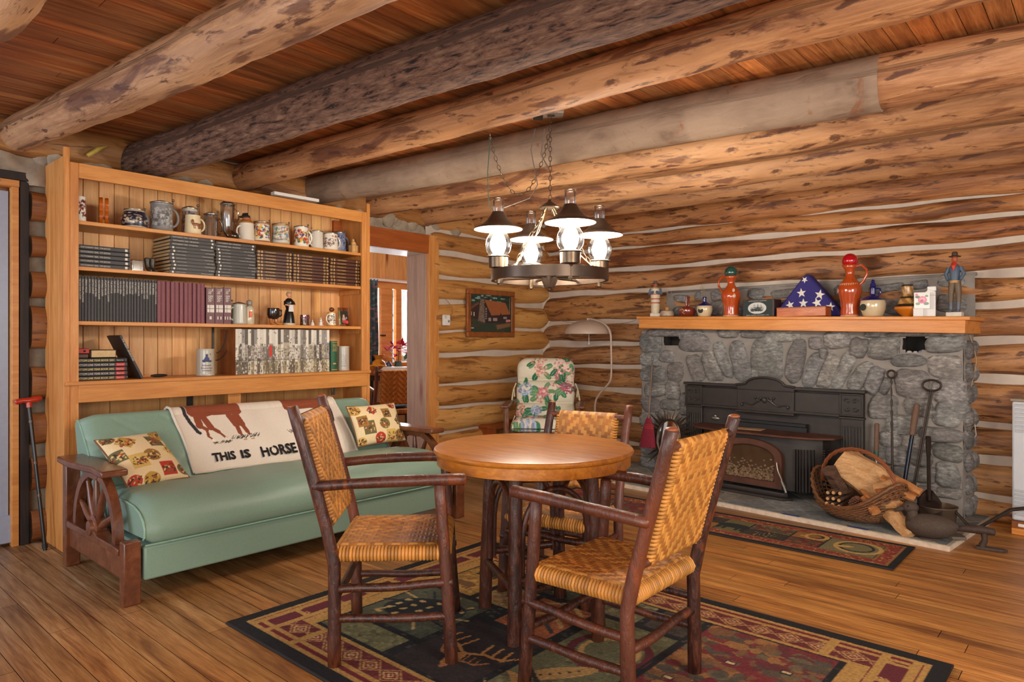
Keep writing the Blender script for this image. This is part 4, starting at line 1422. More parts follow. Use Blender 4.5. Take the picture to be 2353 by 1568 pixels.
def puff(t, x, z):
    e = min(t, 1 - t) * 2.05
    k = min(1, e / 0.05) ** 0.5
    return ((-3.7 - x) * 0.05 * (1 - k), (0.34 - z) * 0.35 * (1 - k) + (0.006 * math.sin(t * 17) if z > 0.42 else 0))


mb = MB().grid(sweep(prof, SY0 + 0.05, SY1 - 0.07, 60, puff))
for e, yy in ((0, SY0 + 0.052), (1, SY1 - 0.072)):
    pp = [(x + puff(e, x, z)[0], yy, z + puff(e, x, z)[1]) for x, z in prof]
    mb.add(pp, [tuple(range(len(pp))) if e else tuple(range(len(pp)))[::-1]])
sp(mb, 'seat', M['vinyl'], sharp=1.1)
mb = MB()
for e, yy in ((0, SY0 + 0.05), (1, SY1 - 0.07)):
    mb.tube([(x + puff(e, x, z)[0] * 0.8, yy, z + puff(e, x, z)[1] * 0.8) for x, z in prof[1:12]], 0.005, 8)
mb.tube([(-3.326, SY0 + 0.05, 0.262), (-3.326, SY1 - 0.07, 0.262)], 0.005, 8)
sp(mb, 'piping', M['vinyl_pipe'])
sp(MB().box((-3.66, (SY0 + SY1) / 2 - 0.01, 0.177), (0.65, SY1 - SY0 - 0.12, 0.155)), 'base_panel', M['vinyl'], bev=0.01)
# backrest with stitched diamonds
BX0, BZ0, BX1, BZ1 = -3.985, 0.40, -4.235, 0.755


def backpt(t, q, y):
    """q: 0 seat line .. 1 top; then over the top to the rear"""
    if q <= 1:
        x, z = BX0 + (BX1 - BX0) * q, BZ0 + (BZ1 - BZ0) * q
        bul = 0.022 * math.sin(PI * min(1, q * 1.02))
        cell = 0.26
        a, b = (y + q * 0.43) / cell, (y - q * 0.43) / cell
        d = min(abs(a - round(a)), abs(b - round(b)))
        bul += 0.006 * min(1, d / 0.07)
        return x + bul * 0.82, z + bul * 0.57
    r = q - 1
    an = PI * r
    return BX1 - 0.045 + 0.045 * math.cos(an) + 0.0, BZ1 + 0.035 * math.sin(an) - (0.36 * max(0, r - 1))


n = 150
qs = list(np.linspace(0, 1, 26)) + list(np.linspace(1.08, 2.0, 8)) + [2.9]
P = np.zeros((n + 1, len(qs), 3))
for i in range(n + 1):
    t = i / n
    y = SY0 + 0.06 + (SY1 - SY0 - 0.13) * t
    e = min(t, 1 - t) * 1.9
    drop = -0.03 * (1 - min(1, e / 0.10)) ** 2
    for j, q in enumerate(qs):
        x, z = backpt(t, q, y)
        P[i, j] = (x - 0.03 * (1 - min(1, e / 0.05)) ** 2, y, z + drop * min(1, q) - 0.015 * t * min(1, q))
mb = MB().grid(P, flip=True)
for e in (0, -1):
    mb.add([tuple(p) for p in P[e]], [tuple(range(len(qs)))])
sp(mb, 'backrest', M['vinyl'], sharp=1.2)
mb = MB()
for e in (0, -1):
    mb.tube([tuple(p) for p in P[e][:32:2]], 0.005, 8)
sp(mb, 'piping', M['vinyl_pipe'])
# arms
for sgn, Y, nm in ((-1, SY0, 'left'), (1, SY1, 'right')):
    wd = M['sofa_wood']
    sp(MB().box((-3.362, Y, 0.145), (0.055, 0.075, 0.29)), 'leg', wd, bev=0.006)
    sp(MB().box((-4.20, Y, 0.29), (0.055, 0.07, 0.58)), 'leg', wd, bev=0.006)
    sp(MB().box((-3.79, Y, 0.16), (0.80, 0.032, 0.11)), 'side_rail', wd, bev=0.004)
    mb = MB()
    pts = [(-4.16, 0.215), (-3.42, 0.215), (-3.42, 0.245), (-3.5, 0.25), (-3.7, 0.25), (-3.74, 0.268), (-3.83, 0.268), (-3.87, 0.25), (-4.16, 0.25)]
    mb.prism(pts, Y - 0.035, Y + 0.035, 'xz')
    sp(mb, 'lower_rail', wd, bev=0.004)
    # arm board: shaped
    bd = [(-4.235, -0.06), (-4.0, -0.075), (-3.85, -0.06), (-3.74, -0.045), (-3.66, -0.055), (-3.56, -0.06), (-3.56, 0.06), (-3.66, 0.07), (-3.78, 0.06), (-3.9, 0.075), (-4.235, 0.07)]
    mb = MB()
    top = [(x, Y + y * sgn * -1, 0.572 + 0.03 * ((x + 4.235) / 0.68 - 1) ** 2 * 0 - 0.012 * (1 if x > -3.8 else 0)) for x, y in bd]
    mb.prism([(x, Y - sgn * y) for x, y in (bd if sgn > 0 else bd[::-1])], 0.553, 0.585)
    sp(mb, 'armrest', wd, bev=0.008)
    # half wheel
    A_ = np.linspace(0.0, PI, 33)
    P = np.array([[(-3.80 + (0.286 + dr_) * math.cos(a), Y + dy_, 0.25 + (0.296 + dr_) * math.sin(a)) for dr_, dy_ in ((-0.02, -0.02), (0.02, -0.02), (0.02, 0.02), (-0.02, 0.02), (-0.02, -0.02))] for a in A_])
    sp(MB().grid(P), 'wheel_rim', wd, sharp=0.6)
    sp(MB().lathe([(0.062, -0.024), (0.062, 0.02), (0.04, 0.026), (0.036, 0.04), (0.012, 0.043)], 24, (-3.80, Y, 0.275), axis=(0, sgn, 0)), 'wheel_hub', wd, sharp=0.6)
    for a in (0.42, 1.12, 1.62, 2.1, 2.72):
        c, s_ = math.cos(a), math.sin(a)
        mb = MB().tube([(-3.80 + r_ * c, Y, 0.262 + r_ * s_) for r_ in (0.05, 0.11, 0.16, 0.20, 0.27)], [0.014, 0.02, 0.019, 0.015, 0.011], 10)
        sp(mb, 'wheel_spoke', wd)
    sp(MB().prism([(-3.90, 0.555), (-3.70, 0.555), (-3.75, 0.515), (-3.85, 0.515)], Y - 0.022, Y + 0.022, 'xz'), 'bracket', wd, bev=0.003)

# ------------------------------------------------------------------ horse blanket over the back of the sofa
BY0, BY1 = 1.70, 2.83
W_, H_ = BY1 - BY0, 0.40
ras = Ras(W_, H_, 0.003, (222, 210, 194))
br, dk = (136, 66, 38), (60, 34, 26)
for x0 in (0.10, 0.74):
    m = (lambda x: x) if x0 < 0.5 else (lambda x: -x)
    def q(pts, x0=x0, m=m):
        return [(x0 + (m(x) if x0 < 0.5 else 0.30 + m(x)), y) for x, y in pts]
    ras.poly(q([(-0.02, 0.41), (0.0, 0.375), (0.05, 0.352), (0.13, 0.376), (0.24, 0.372), (0.30, 0.365), (0.32, 0.38), (0.32, 0.41)]), br)
    for pts in ([(0.03, 0.36), (0.025, 0.30), (0.055, 0.27), (0.05, 0.22), (0.068, 0.195)], [(0.07, 0.35), (0.085, 0.28), (0.12, 0.245), (0.15, 0.20)],
                [(0.235, 0.36), (0.25, 0.29), (0.25, 0.23), (0.262, 0.20)], [(0.275, 0.36), (0.285, 0.29), (0.30, 0.23), (0.31, 0.20)]):
        pp = q(pts)
        for i, (a, b) in enumerate(zip(pp, pp[1:])):
            ras.line(*a, *b, [0.042, 0.027, 0.016, 0.012, 0.010][i], br)
        ras.line(pp[-1][0], pp[-1][1], pp[-1][0] + 0.004, 0.180, 0.013, (232, 222, 200))
        ras.line(pp[-1][0] - 0.004, 0.176, pp[-1][0] + 0.012, 0.176, 0.008, (160, 120, 60))
    tx = q([(-0.03, 0.41), (-0.02, 0.33), (0.0, 0.26), (0.008, 0.25)])
    ras.path(tx, 0.022, (46, 42, 46))
    gg = random.Random(3)
    for _ in range(70):
        xx = gg.uniform(0.06, 0.36)
        a = q([(xx, 0.168 + 0.02 * (xx > 0.17) + gg.uniform(-0.006, 0.006)), (xx + 0.02, 0.175 + 0.03 * (xx > 0.17) + gg.uniform(-.01, 0.01))])
        ras.line(*a[0], *a[1], 0.003, (70, 66, 60))
ras.speckle(0.10)
nx, ny = ras.nx, ras.ny


def blk(y, h, off=0.012):
    """height h counts down from the top edge of the sofa back"""
    L = 0.434
    q = 1 - (H_ - h) / L
    x, z = BX0 + (BX1 - BX0) * q, BZ0 + (BZ1 - BZ0) * q
    bul = 0.022 * math.sin(PI * max(0, min(1, q)))
    return x + (bul + off) * 0.82, z + (bul + off) * 0.57 - 0.015 * (y - SY0) / 2


P = np.zeros((nx, ny, 3))
for i in range(nx):
    for j in range(ny):
        u, v = i / (nx - 1), j / (ny - 1)
        y = BY0 + W_ * u + 0.03 * (1 - v)
        x, z = blk(y, v * H_, 0.016 + 0.003 * math.sin(y * 23 + v * 3))
        P[i, j] = (x, y, z)
bl = thing('horse_blanket', 'cream woven blanket reading THIS IS HORSE draped on the sofa back', 'blanket', (0, 0, 0))
mb = MB().grid(P, ras.A)
TP = np.zeros((nx, 10, 3))
for i in range(nx):
    for j in range(10):
        an = PI * j / 9
        TP[i, j] = (BX1 - 0.045 + (0.058) * math.cos(an), P[i, -1, 1], BZ1 + 0.048 * math.sin(an) - 0.015 * (P[i, -1, 1] - SY0) / 2 - (0.0 if j < 9 else 0.12))
mb.grid(TP, np.tile(ras.A[:, -1:, :], (1, 10, 1)))
mb.build('woven_cloth', M['fabric'], bl, sharp=3.2)
mb = MB()
edge = [tuple(P[i, 0]) for i in range(0, nx, 6)]
mb.tube(edge, 0.006, 8, wob=0.2)
mb.tube([tuple(P[0, j]) for j in range(0, ny, 5)] + [tuple(TP[0, j]) for j in range(1, 9, 2)], 0.008, 8, wob=0.2)
mb.tube([tuple(P[-1, j]) for j in range(0, ny, 5)] + [tuple(TP[-1, j]) for j in range(1, 9, 2)], 0.008, 8, wob=0.2)
mb.build('rolled_hem', plain('cream_wool', (218, 204, 186), 0.95, var=0.08, scale=200), bl)
mb = MB()
slope = math.atan2(BX1 - BX0, BZ1 - BZ0)
for s_, yc, w_, h_ in (('THIS', 0.20, 0.135, 0.052), ('IS', 0.335, 0.055, 0.052), ('HORSE', 0.56, 0.24, 0.068)):
    x, z = blk(BY0 + yc, 0.078, 0.0205)
    base = Matrix(((0, math.sin(slope), math.cos(slope), x), (1, 0, 0, BY0 + yc + 0.02), (0, math.cos(slope), -math.sin(slope), z), (0, 0, 0, 1)))
    text_mb(mb, s_, w_, h_, base)
    V = mb.V[-1]
    # thicken the strokes a little
    f0 = [tuple(i - (mb.n - len(V)) for i in f) for f in mb.F if min(f) >= mb.n - len(V)]
    for dy, dz in ((0.004, 0), (0.002, 0.003), (0.002, -0.003), (-0.003, 0.0), (-0.002, 0.003), (-0.002, -0.003)):
        mb.add(V + np.array([-0.56 * dz, dy, dz]), f0)
mb.build('lettering', M['black_ink'], bl, smooth=False)

# ------------------------------------------------------------------ cushions
def cushion_ras(seed, w=0.40, h=0.36):
    r = Ras(w, h, 0.003, (226, 202, 158))
    g = random.Random(seed)
    cols = [(112, 108, 58), (188, 148, 62), (180, 50, 36), (206, 172, 92), (104, 98, 60), (150, 112, 50)]
    cells = [(0.14, 0.27, 'd', 0), (0.28, 0.25, 's', 3), (0.36, 0.18, 'd', 2), (0.21, 0.17, 'o', 4), (0.10, 0.12, 's', 2), (0.27, 0.07, 's', 1), (0.05, 0.19, 's', 3), (0.36, 0.33, 'o', 0), (0.03, 0.04, 'o', 1), (0.16, 0.02, 'o', 0), (0.05, 0.33, 'o', 5), (0.36, 0.06, 'o', 3)]
    for (x, y, k, ci) in cells:
        x, y = x * w / 0.4, y * h / 0.36
        x, y, s_ = x + g.uniform(-.02, .02), y + g.uniform(-.02, .02), g.uniform(0.036, 0.054)
        c = cols[(ci + seed) % 6]
        if k == 'd':
            r.poly([(x - s_ * 1.2, y), (x, y + s_ * 1.1), (x + s_ * 1.2, y), (x, y - s_ * 1.1)], c)
        elif k == 's':
            r.rect(x - s_, y - s_, x + s_, y + s_, c)
        else:
            r.ell(x, y, s_, s_ * 0.9, c)
        for _ in range(30):
            r.ell(x + g.uniform(-.8, .8) * s_, y + g.uniform(-.6, .5) * s_, g.uniform(.004, .012), g.uniform(.0025, .006), g.choice([(84, 54, 38), (216, 186, 120), (124, 84, 48), (60, 48, 40), (166, 70, 42)]), rot=g.uniform(0, 3))
    r.speckle(0.12, seed)
    return r


def cushion(label, seed, corner, ux, uy, w, h, thick):
    """corner: lower left; ux, uy: unit edge directions"""
    ux, uy = Vector(ux).normalized(), Vector(uy).normalized()
    nz = ux.cross(uy).normalized()
    uy = nz.cross(ux).normalized()
    t = thing('cushion', label, 'cushion', tuple(Vector(corner) + ux * w / 2 + uy * h / 2))
    r = cushion_ras(seed, w, h)
    U, V = np.meshgrid(np.linspace(-1, 1, r.nx), np.linspace(-1, 1, r.ny), indexing='ij')
    for sg, nm in ((1, 'printed_cover'), (-1, 'back_cover')):
        k = (np.clip(1 - U ** 2, 0, 1) ** 0.45) * (np.clip(1 - V ** 2, 0, 1) ** 0.45)
        pin = 1 - 0.055 * (1 - np.abs(V) ** 2) * np.abs(U) ** 3
        pin2 = 1 - 0.055 * (1 - np.abs(U) ** 2) * np.abs(V) ** 3
        a, b, c = U * w / 2 * pin, V * h / 2 * pin2, sg * k * thick / 2
        P = a[..., None] * np.array(ux) + b[..., None] * np.array(uy) + c[..., None] * np.array(nz)
        MB().grid(P, r.A, flip=sg < 0).build(nm, M['fabric'], t, sharp=3.2)
    ring = []
    for i in range(80):
        q = i / 80 * 4
        e, f = int(q), q % 1
        u, v = [(-1 + 2 * f, -1), (1, -1 + 2 * f), (1 - 2 * f, 1), (-1, 1 - 2 * f)][e]
        a = u * w / 2 * (1 - 0.055 * (1 - v * v) * abs(u) ** 3)
        b = v * h / 2 * (1 - 0.055 * (1 - u * u) * abs(v) ** 3)
        ring.append(tuple(ux * a + uy * b))
    MB().tube(ring, 0.005, 6, closed=True).build('piping', plain('dark_cord', (120, 80, 52), 0.8), t)
    return t


cushion('printed throw cushion leaning left beside the wagon wheel arm', 1, (-3.71, 1.285, 0.452), (-0.10, 0.36, 0.0), (-0.26, -0.14, 0.24), 0.35, 0.36, 0.12)
cushion('printed throw cushion with piping standing at the right end of the sofa', 2, (-3.885, 2.79, 0.475), (0, 0.42, 0.0), (-0.42, 0.06, 0.80), 0.42, 0.30, 0.12)

# ------------------------------------------------------------------ woven rattan
def weave(nu, nv, sub, seed, zone=6, base=(206, 144, 68), alt=(176, 112, 48)):
    """herringbone weave: returns height and colour arrays of (nu*sub, nv*sub)"""
    g = np.random.default_rng(seed)
    ucol = g.random(nu) * 0.5 + 0.72
    vcol = g.random(nv) * 0.5 + 0.72
    A, B = np.meshgrid(np.arange(nu * sub), np.arange(nv * sub), indexing='ij')
    iu, iv = A // sub, B // sub
    fu, fv = (A % sub + 0.5) / sub, (B % sub + 0.5) / sub
    z = (iu // zone) % 2
    ph = np.where(z == 0, iu + iv, iu - iv) % 4
    up = ph < 2
    pu = np.sqrt(np.clip(1 - (2 * fu - 1) ** 2 * 0.96, 0, 1))
    pv = np.sqrt(np.clip(1 - (2 * fv - 1) ** 2 * 0.96, 0, 1))
    runu = np.where(z == 0, (iu + iv) % 4, (iu - iv) % 4)
    H = np.where(up, pu, pv)
    b, a = np.array(lin(base)), np.array(lin(alt))
    cu = b[None, None] * ucol[iu][..., None]
    cv = a[None, None] * vcol[iv][..., None]
    C = np.where(up[..., None], cu, cv)
    return H, C


def woven_panel(fx, w, h, pitch, seed, mat, name, parent, tone=(1, 1, 1), hgt=0.005, patch=None):
    nu, nv, sub = int(w / pitch), int(h / pitch), 4
    Hh, C = weave(nu, nv, sub, seed)
    if patch is not None:
        U, V = np.meshgrid(np.linspace(0, 1, nu * sub), np.linspace(0, 1, nv * sub), indexing='ij')
        C = C * patch(U, V)[..., None]
    nU, nV = Hh.shape
    P = np.zeros((nU, nV, 3))
    for i in range(nU):
        for j in range(nV):
            P[i, j] = fx(i / (nU - 1), j / (nV - 1), Hh[i, j] * hgt)
    return MB().grid(P, C * np.array(tone)).build(name, mat, parent, sharp=3.2)


def hickory_chair(label, loc, rz, height=0.95, w=0.47, dep=0.43, seed=1, tone=1.0, group='hickory armchairs with woven rattan round the table'):
    t = thing('hickory_armchair', label, 'chair', loc, rz, group)
    g = random.Random(seed)
    hk = M['hickory']
    tip = plain('worn_hickory_end', (150, 82, 44), 0.4, var=0.2)
    s = height / 0.95
    zs = 0.42 * s

    def stick(name, pts, r, wob=0.035, dome=True):
        return MB().tube(pts, r, 14, dome=dome, wob=wob, seed=g.randint(0, 999)).build(name, hk, t, sharp=1.0)

    def curve(a, b, n, f):
        return [tuple(Vector(a).lerp(Vector(b), i / n) + Vector(f(i / n))) for i in range(n + 1)]

    hw, hd = w / 2, dep / 2
    lean = 0.155 * s

    def rear(z):
        k = max(0, (z - zs * 0.85) / (height - zs * 0.85))
        return -hd - lean * k ** 1.15
    for sx in (-1, 1):
        rl = stick('rear_leg', [(sx * hw + 0.005 * math.sin(z * 9 + seed), rear(z), z) for z in np.linspace(0.0, height - 0.02, 14)], [0.0245 - 0.004 * i / 13 for i in range(14)], 0.05)
        stick('front_leg', [(sx * (hw - 0.01 * i / 9), hd - 0.045 * i / 9, z) for i, z in enumerate(np.linspace(0.0, 0.645 * s, 10))], [0.024 - 0.003 * i / 9 for i in range(10)], 0.05)
        zarm = 0.665 * s
        zr = height - 0.016
        MB().ball((sx * hw + 0.005 * math.sin((height - 0.02) * 9 + seed), rear(zr), zr), 0.0195, 12, (1, 1, 0.42)).build('worn_tip', tip, rl)
        ar = stick('armrest', [(sx * (hw + 0.006 + 0.012 * math.sin(PI * i / 10)), rear(zarm) + 0.0 + (hd + 0.045 - rear(zarm)) * i / 10, zarm - 0.02 + 0.022 * math.sin(PI * 0.62 * i / 10)) for i in range(11)], [0.019 + 0.003 * i / 10 for i in range(11)], 0.05)
        MB().ball((sx * (hw + 0.006), hd + 0.048, zarm + 0.0), 0.0195, 12, (1, 0.30, 1)).build('worn_tip', tip, ar)
        for z, dz in ((0.27 * s, 0.02), (0.165 * s, 0.0)):
            stick('side_stretcher', [(sx * hw, -hd + dep * i / 8, z + dz * i / 8 + 0.0025 * math.sin(i * 0.9 + seed)) for i in range(9)], 0.0155)
    for z in (0.32 * s, 0.20 * s):
        stick('front_stretcher', [(-hw + w * i / 8, hd - 0.015, z + 0.004 * math.sin(i + seed)) for i in range(9)], 0.0155)
    stick('rear_stretcher', [(-hw + w * i / 8, -hd, 0.23 * s + 0.004 * math.sin(i + seed)) for i in range(9)], 0.0155)
    # back rails
    zt, zb = height - 0.075, zs + 0.085
    for z in (zt, zb):
        stick('back_rail', [(-hw + w * i / 8, rear(z), z) for i in range(9)], 0.0165, 0.03, False)
    # woven back wraps round both rails
    bw = w - 0.115

    def fb(u, v, h):
        x = -bw / 2 + bw * u
        q = v
        # front face from lower rail to top rail with rounded ends, bulging side edges
        z = zb - 0.022 + (zt - zb + 0.044) * q
        yb = rear(z)
        e = 1.0
        d = 0.018 + h
        if q < 0.05:
            d = 0.018 * math.sin(PI / 2 * q / 0.05) + h
        if q > 0.95:
            d = 0.018 * math.sin(PI / 2 * (1 - q) / 0.05) + h
        k = min(u, 1 - u)
        if k < 0.035:
            d -= 0.016 * (1 - k / 0.035) ** 2
        return (x, yb + d, z)

    def fr(u, v, h):
        x, y, z = fb(u, v, h)
        yb = rear(z)
        return (x, yb - (y - yb), z)
    pch = lambda U, V: 0.86 + 0.22 * np.sin(V * 7 + 1.3) * np.cos(U * 5) ** 2
    woven_panel(fb, bw, zt - zb + 0.044, 0.0155, seed * 3 + 1, M['rattan'], 'woven_backrest', t, (tone,) * 3, patch=pch)
    woven_panel(fr, bw, zt - zb + 0.044, 0.0155, seed * 3 + 2, M['rattan'], 'woven_backrest', t, (tone,) * 3)
    # edge wraps of the back
    mb = MB()
    nW = int((zt - zb) / 0.0125)
    gg = random.Random(seed)
    for sx in (-1, 1):
        mb = MB()
        for i in range(nW):
            z = zb + (zt - zb) * (i + 0.5) / nW
            y = rear(z)
            c = np.array(lin((206, 142, 66))) * gg.uniform(0.7, 1.15) * tone
            mb.tube([(sx * (bw / 2 - 0.012), y + 0.019, z), (sx * (bw / 2 + 0.004), y + 0.013, z), (sx * (bw / 2 + 0.010), y, z), (sx * (bw / 2 + 0.004), y - 0.013, z), (sx * (bw / 2 - 0.012), y - 0.019, z)], 0.0058, 6, col=c)
        mb.build('edge_wrapping', M['rattan'], t, sharp=3.2)
    # seat: bowed top, rolled over the rails
    sw0, sw1 = w - 0.035, w - 0.02
    y0, y1 = -hd + 0.0, hd - 0.02

    def fs(u, v, h):
        wv = sw0 + (sw1 - sw0) * v
        x = -wv / 2 + wv * u
        y = y0 + (y1 - y0) * v
        z = zs + 0.004 - 0.012 * math.sin(PI * u) * math.sin(PI * v) + h
        for k, q in ((u, 0), (v, 1)):
            m = min(k, 1 - k)
            if m < 0.06:
                z -= 0.024 * (1 - m / 0.06) ** 2.2
        return (x, y, z)
    pch2 = lambda U, V: 0.92 - 0.42 * np.clip((V - 0.62) * 5, 0, 1) * (seed % 2) + 0.16 * np.sin(U * 6)
    woven_panel(fs, sw1, y1 - y0, 0.0155, seed * 3 + 3, M['rattan'], 'woven_seat', t, (tone,) * 3, hgt=0.0055, patch=pch2)
    mb = MB()
    for side in range(4):
        L = [sw1, y1 - y0, sw0, y1 - y0][side]
        nW = int(L / 0.0125)
        for i in range(nW):
            q = (i + 0.5) / nW
            c = np.array(lin((204, 140, 64))) * gg.uniform(0.6, 1.2) * tone
            pr = [(0.012, -0.002), (-0.004, -0.012), (-0.012, -0.028), (-0.006, -0.046), (0.01, -0.052)]
            pts = []
            for (a, z) in pr:
                if side == 0:
                    pts.append((-sw1 / 2 + sw1 * q, y1 - a, zs + z))
                elif side == 2:
                    pts.append((-sw0 / 2 + sw0 * q, y0 + a, zs + z))
                else:
                    ww = sw0 + (sw1 - sw0) * q
                    pts.append((((ww / 2 - a) * (1 if side == 1 else -1)), y0 + (y1 - y0) * q, zs + z))
            mb.tube(pts, 0.0064, 6, col=c)
    # underside weave closing the seat
    mb.box((0, (y0 + y1) / 2, zs - 0.034), (sw0 - 0.02, y1 - y0 - 0.02, 0.024), col=np.array(lin((120, 76, 34))))
    mb.build('seat_wrapping', M['rattan'], t, sharp=3.2)
    return t


# left chair: its feet were found on the rug at these points
def pose(feet_rear_mid, feet_front_mid):
    a, b = Vector(feet_rear_mid), Vector(feet_front_mid)
    c = (a + b) / 2
    f = b - a
    return (c.x, c.y), math.atan2(f.y, f.x) - PI / 2


c, rz = pose(((-2.136 - 2.51) / 2, (1.456 + 1.762) / 2), ((-1.829 - 2.2) / 2, (1.764 + 2.069) / 2))
hickory_chair('hickory armchair at the left of the table, turned sideways in front of the sofa', (c[0], c[1], 0.012), rz, 0.965, 0.485, 0.43, 1)
c, rz = pose((-1.135, 2.035), (-1.54, 2.025))
hickory_chair('hickory armchair nearest the camera, seen from behind on the rug', (c[0], c[1], 0.012), rz, 0.945, 0.46, 0.41, 2, 1.02)


def camxy(u, D):
    return (-math.sin(YAW) * D + math.cos(YAW) * u, math.cos(YAW) * D + math.sin(YAW) * u)


c, rz = pose(camxy(0.325, 3.45), camxy(0.145, 3.15))
hickory_chair('hickory armchair behind the table, facing the camera before the fireplace', (c[0], c[1], 0.0), rz, 0.885, 0.44, 0.37, 3, 1.05)

# ------------------------------------------------------------------ round table
TX, TY, TZ, TR = -1.872, 2.245, 0.75, 0.425
tb = thing('round_table', 'round golden oak table on hickory pole legs', 'table', (TX, TY, 0))
MB().lathe([(0.001, TZ - 0.024), (TR - 0.012, TZ - 0.024), (TR - 0.002, TZ - 0.017), (TR, TZ - 0.011), (TR - 0.003, TZ - 0.004), (TR - 0.006, TZ - 0.0012), (TR - 0.010, TZ), (0.001, TZ)], 96, closed=False).build('tabletop', M['oak_top'], tb, sharp=0.3)
MB().lathe([(TR - 0.018, TZ - 0.068), (TR - 0.014, TZ - 0.066), (TR - 0.014, TZ - 0.024), (TR - 0.03, TZ - 0.024), (TR - 0.03, TZ - 0.068)], 96, closed=False).build('apron', M['oak_top'], tb, sharp=0.7)
legs = {'A': (-2.119, 2.206), 'C': (-1.765, 2.0), 'D': (-1.588, 2.32), 'B': (-1.94, 2.52)}
for k, (x, y) in legs.items():
    x, y = x - TX, y - TY
    MB().tube([(x * (1 - 0.10 * i / 9), y * (1 - 0.10 * i / 9), 0.012 + 0.67 * i / 9) for i in range(10)], [0.029 - 0.003 * i / 9 for i in range(10)], 16, wob=0.04, seed=ord(k)).build('leg', M['hickory'], tb, sharp=1.0)
ks = ['A', 'C', 'D', 'B']
for i in range(4):
    a = Vector((legs[ks[i]][0] - TX, legs[ks[i]][1] - TY, 0))
    b = Vector((legs[ks[(i + 1) % 4]][0] - TX, legs[ks[(i + 1) % 4]][1] - TY, 0))
    z = 0.655
    MB().tube([tuple(a.lerp(b, q / 6) * 0.93 + Vector((0, 0, z))) for q in range(7)], 0.018, 12, wob=0.05, seed=i).build('top_rail', M['hickory'], tb)
    z = 0.22 + 0.04 * (i % 2)
    MB().tube([tuple(a.lerp(b, q / 6) * 0.98 + Vector((0, 0, z))) for q in range(7)], 0.0165, 12, wob=0.05, seed=i + 9).build('stretcher', M['hickory'], tb)
    # bent arch brace
    pts = []
    for q in range(17):
        th_ = PI * q / 16
        e = 0.5 - 0.42 * math.cos(th_)
        p = a.lerp(b, e) * 0.95
        pts.append((p.x, p.y, (0.34 + 0.27 * math.sin(th_) ** 0.7) if 0 < q < 16 else 0.24))
    MB().tube(pts, 0.0125, 10, wob=0.05, seed=i + 20).build('bent_brace', M['hickory'], tb)

# ------------------------------------------------------------------ rugs
def pinecone(r, cx, cy, s, a=(24, 26, 32), b=(182, 152, 96)):
    g = random.Random(int(cx * 100))
    r.ell(cx, cy, 0.12 * s, 0.075 * s, a, rot=0.4)
    for i in range(5):
        for j in range(4):
            x, y = (i - 2) * 0.045 * s, (j - 1.5) * 0.035 * s
            r.ell(cx + x + g.uniform(-.006, .006), cy + y + x * 0.4, 0.011 * s, 0.007 * s, b, rot=g.uniform(0, 3))
    for i in range(10):
        an = i * 0.63
        r.line(cx + 0.1 * s * math.cos(an), cy + 0.07 * s * math.sin(an), cx + 0.15 * s * math.cos(an + .2), cy + 0.12 * s * math.sin(an + .2), 0.008 * s, a if i % 2 else b)


def leaf(r, cx, cy, s, c, rot=0.0):
    for i in range(5):
        an = rot + (i - 2) * 0.7
        r.poly([(cx + 0.01 * s * math.cos(an + 1.6), cy + 0.01 * s * math.sin(an + 1.6)), (cx + 0.09 * s * math.cos(an), cy + 0.09 * s * math.sin(an)), (cx - 0.01 * s * math.cos(an + 1.6), cy - 0.01 * s * math.sin(an + 1.6))], c)
    r.line(cx, cy, cx - 0.06 * s * math.cos(rot), cy - 0.06 * s * math.sin(rot), 0.006 * s, c)


def bear(r, cx, cy, s, c, m=1):
    r.ell(cx, cy, 0.09 * s, 0.045 * s, c).ell(cx + m * 0.09 * s, cy + 0.01 * s, 0.035 * s, 0.028 * s, c).ell(cx + m * 0.125 * s, cy, 0.018 * s, 0.012 * s, c)
    for q in (-0.065, -0.035, 0.035, 0.065):
        r.line(cx + q * s, cy - 0.02 * s, cx + q * s, cy - 0.075 * s, 0.022 * s, c)


def moose(r, cx, cy, s, c, m=1):
    r.ell(cx, cy, 0.08 * s, 0.036 * s, c).ell(cx + m * 0.08 * s, cy + 0.035 * s, 0.03 * s, 0.022 * s, c, rot=-0.5 * m)
    for q in (-0.06, -0.04, 0.04, 0.06):
        r.line(cx + q * s, cy, cx + q * s * 1.1, cy - 0.10 * s, 0.010 * s, c)
    for q in (-1, 0, 1):
        r.line(cx + m * 0.075 * s, cy + 0.055 * s, cx + m * (0.06 + 0.035 * q) * s, cy + 0.11 * s, 0.008 * s, c)


def antlers(r, cx, cy, s, c):
    for m in (-1, 1):
        r.path([(cx, cy), (cx + m * 0.05 * s, cy + 0.03 * s), (cx + m * 0.11 * s, cy + 0.035 * s), (cx + m * 0.15 * s, cy + 0.09 * s)], 0.011 * s, c)
        for q in (0.04, 0.075, 0.11):
            r.line(cx + m * q * s, cy + 0.03 * s, cx + m * (q - 0.01) * s, cy + 0.09 * s, 0.008 * s, c)
    r.ell(cx, cy - 0.035 * s, 0.02 * s, 0.045 * s, c)


def fish(r, cx, cy, s, c, c2, rot=0.5):
    r.ell(cx, cy, 0.12 * s, 0.035 * s, c, rot=rot)
    for q in range(6):
        r.ell(cx + (q - 3) * 0.03 * s * math.cos(rot), cy + (q - 3) * 0.03 * s * math.sin(rot), 0.006 * s, 0.006 * s, c2)
    r.poly([(cx - 0.11 * s * math.cos(rot), cy - 0.11 * s * math.sin(rot)), (cx - 0.16 * s * math.cos(rot - .3), cy - 0.16 * s * math.sin(rot - .3)), (cx - 0.16 * s * math.cos(rot + .3), cy - 0.16 * s * math.sin(rot + .3))], c)


GOLD, MAR, BLK, OLV, RUST, DKB, GRN = (182, 140, 74), (112, 30, 38), (18, 17, 19), (112, 108, 72), (158, 88, 48), (44, 34, 32), (78, 80, 62)


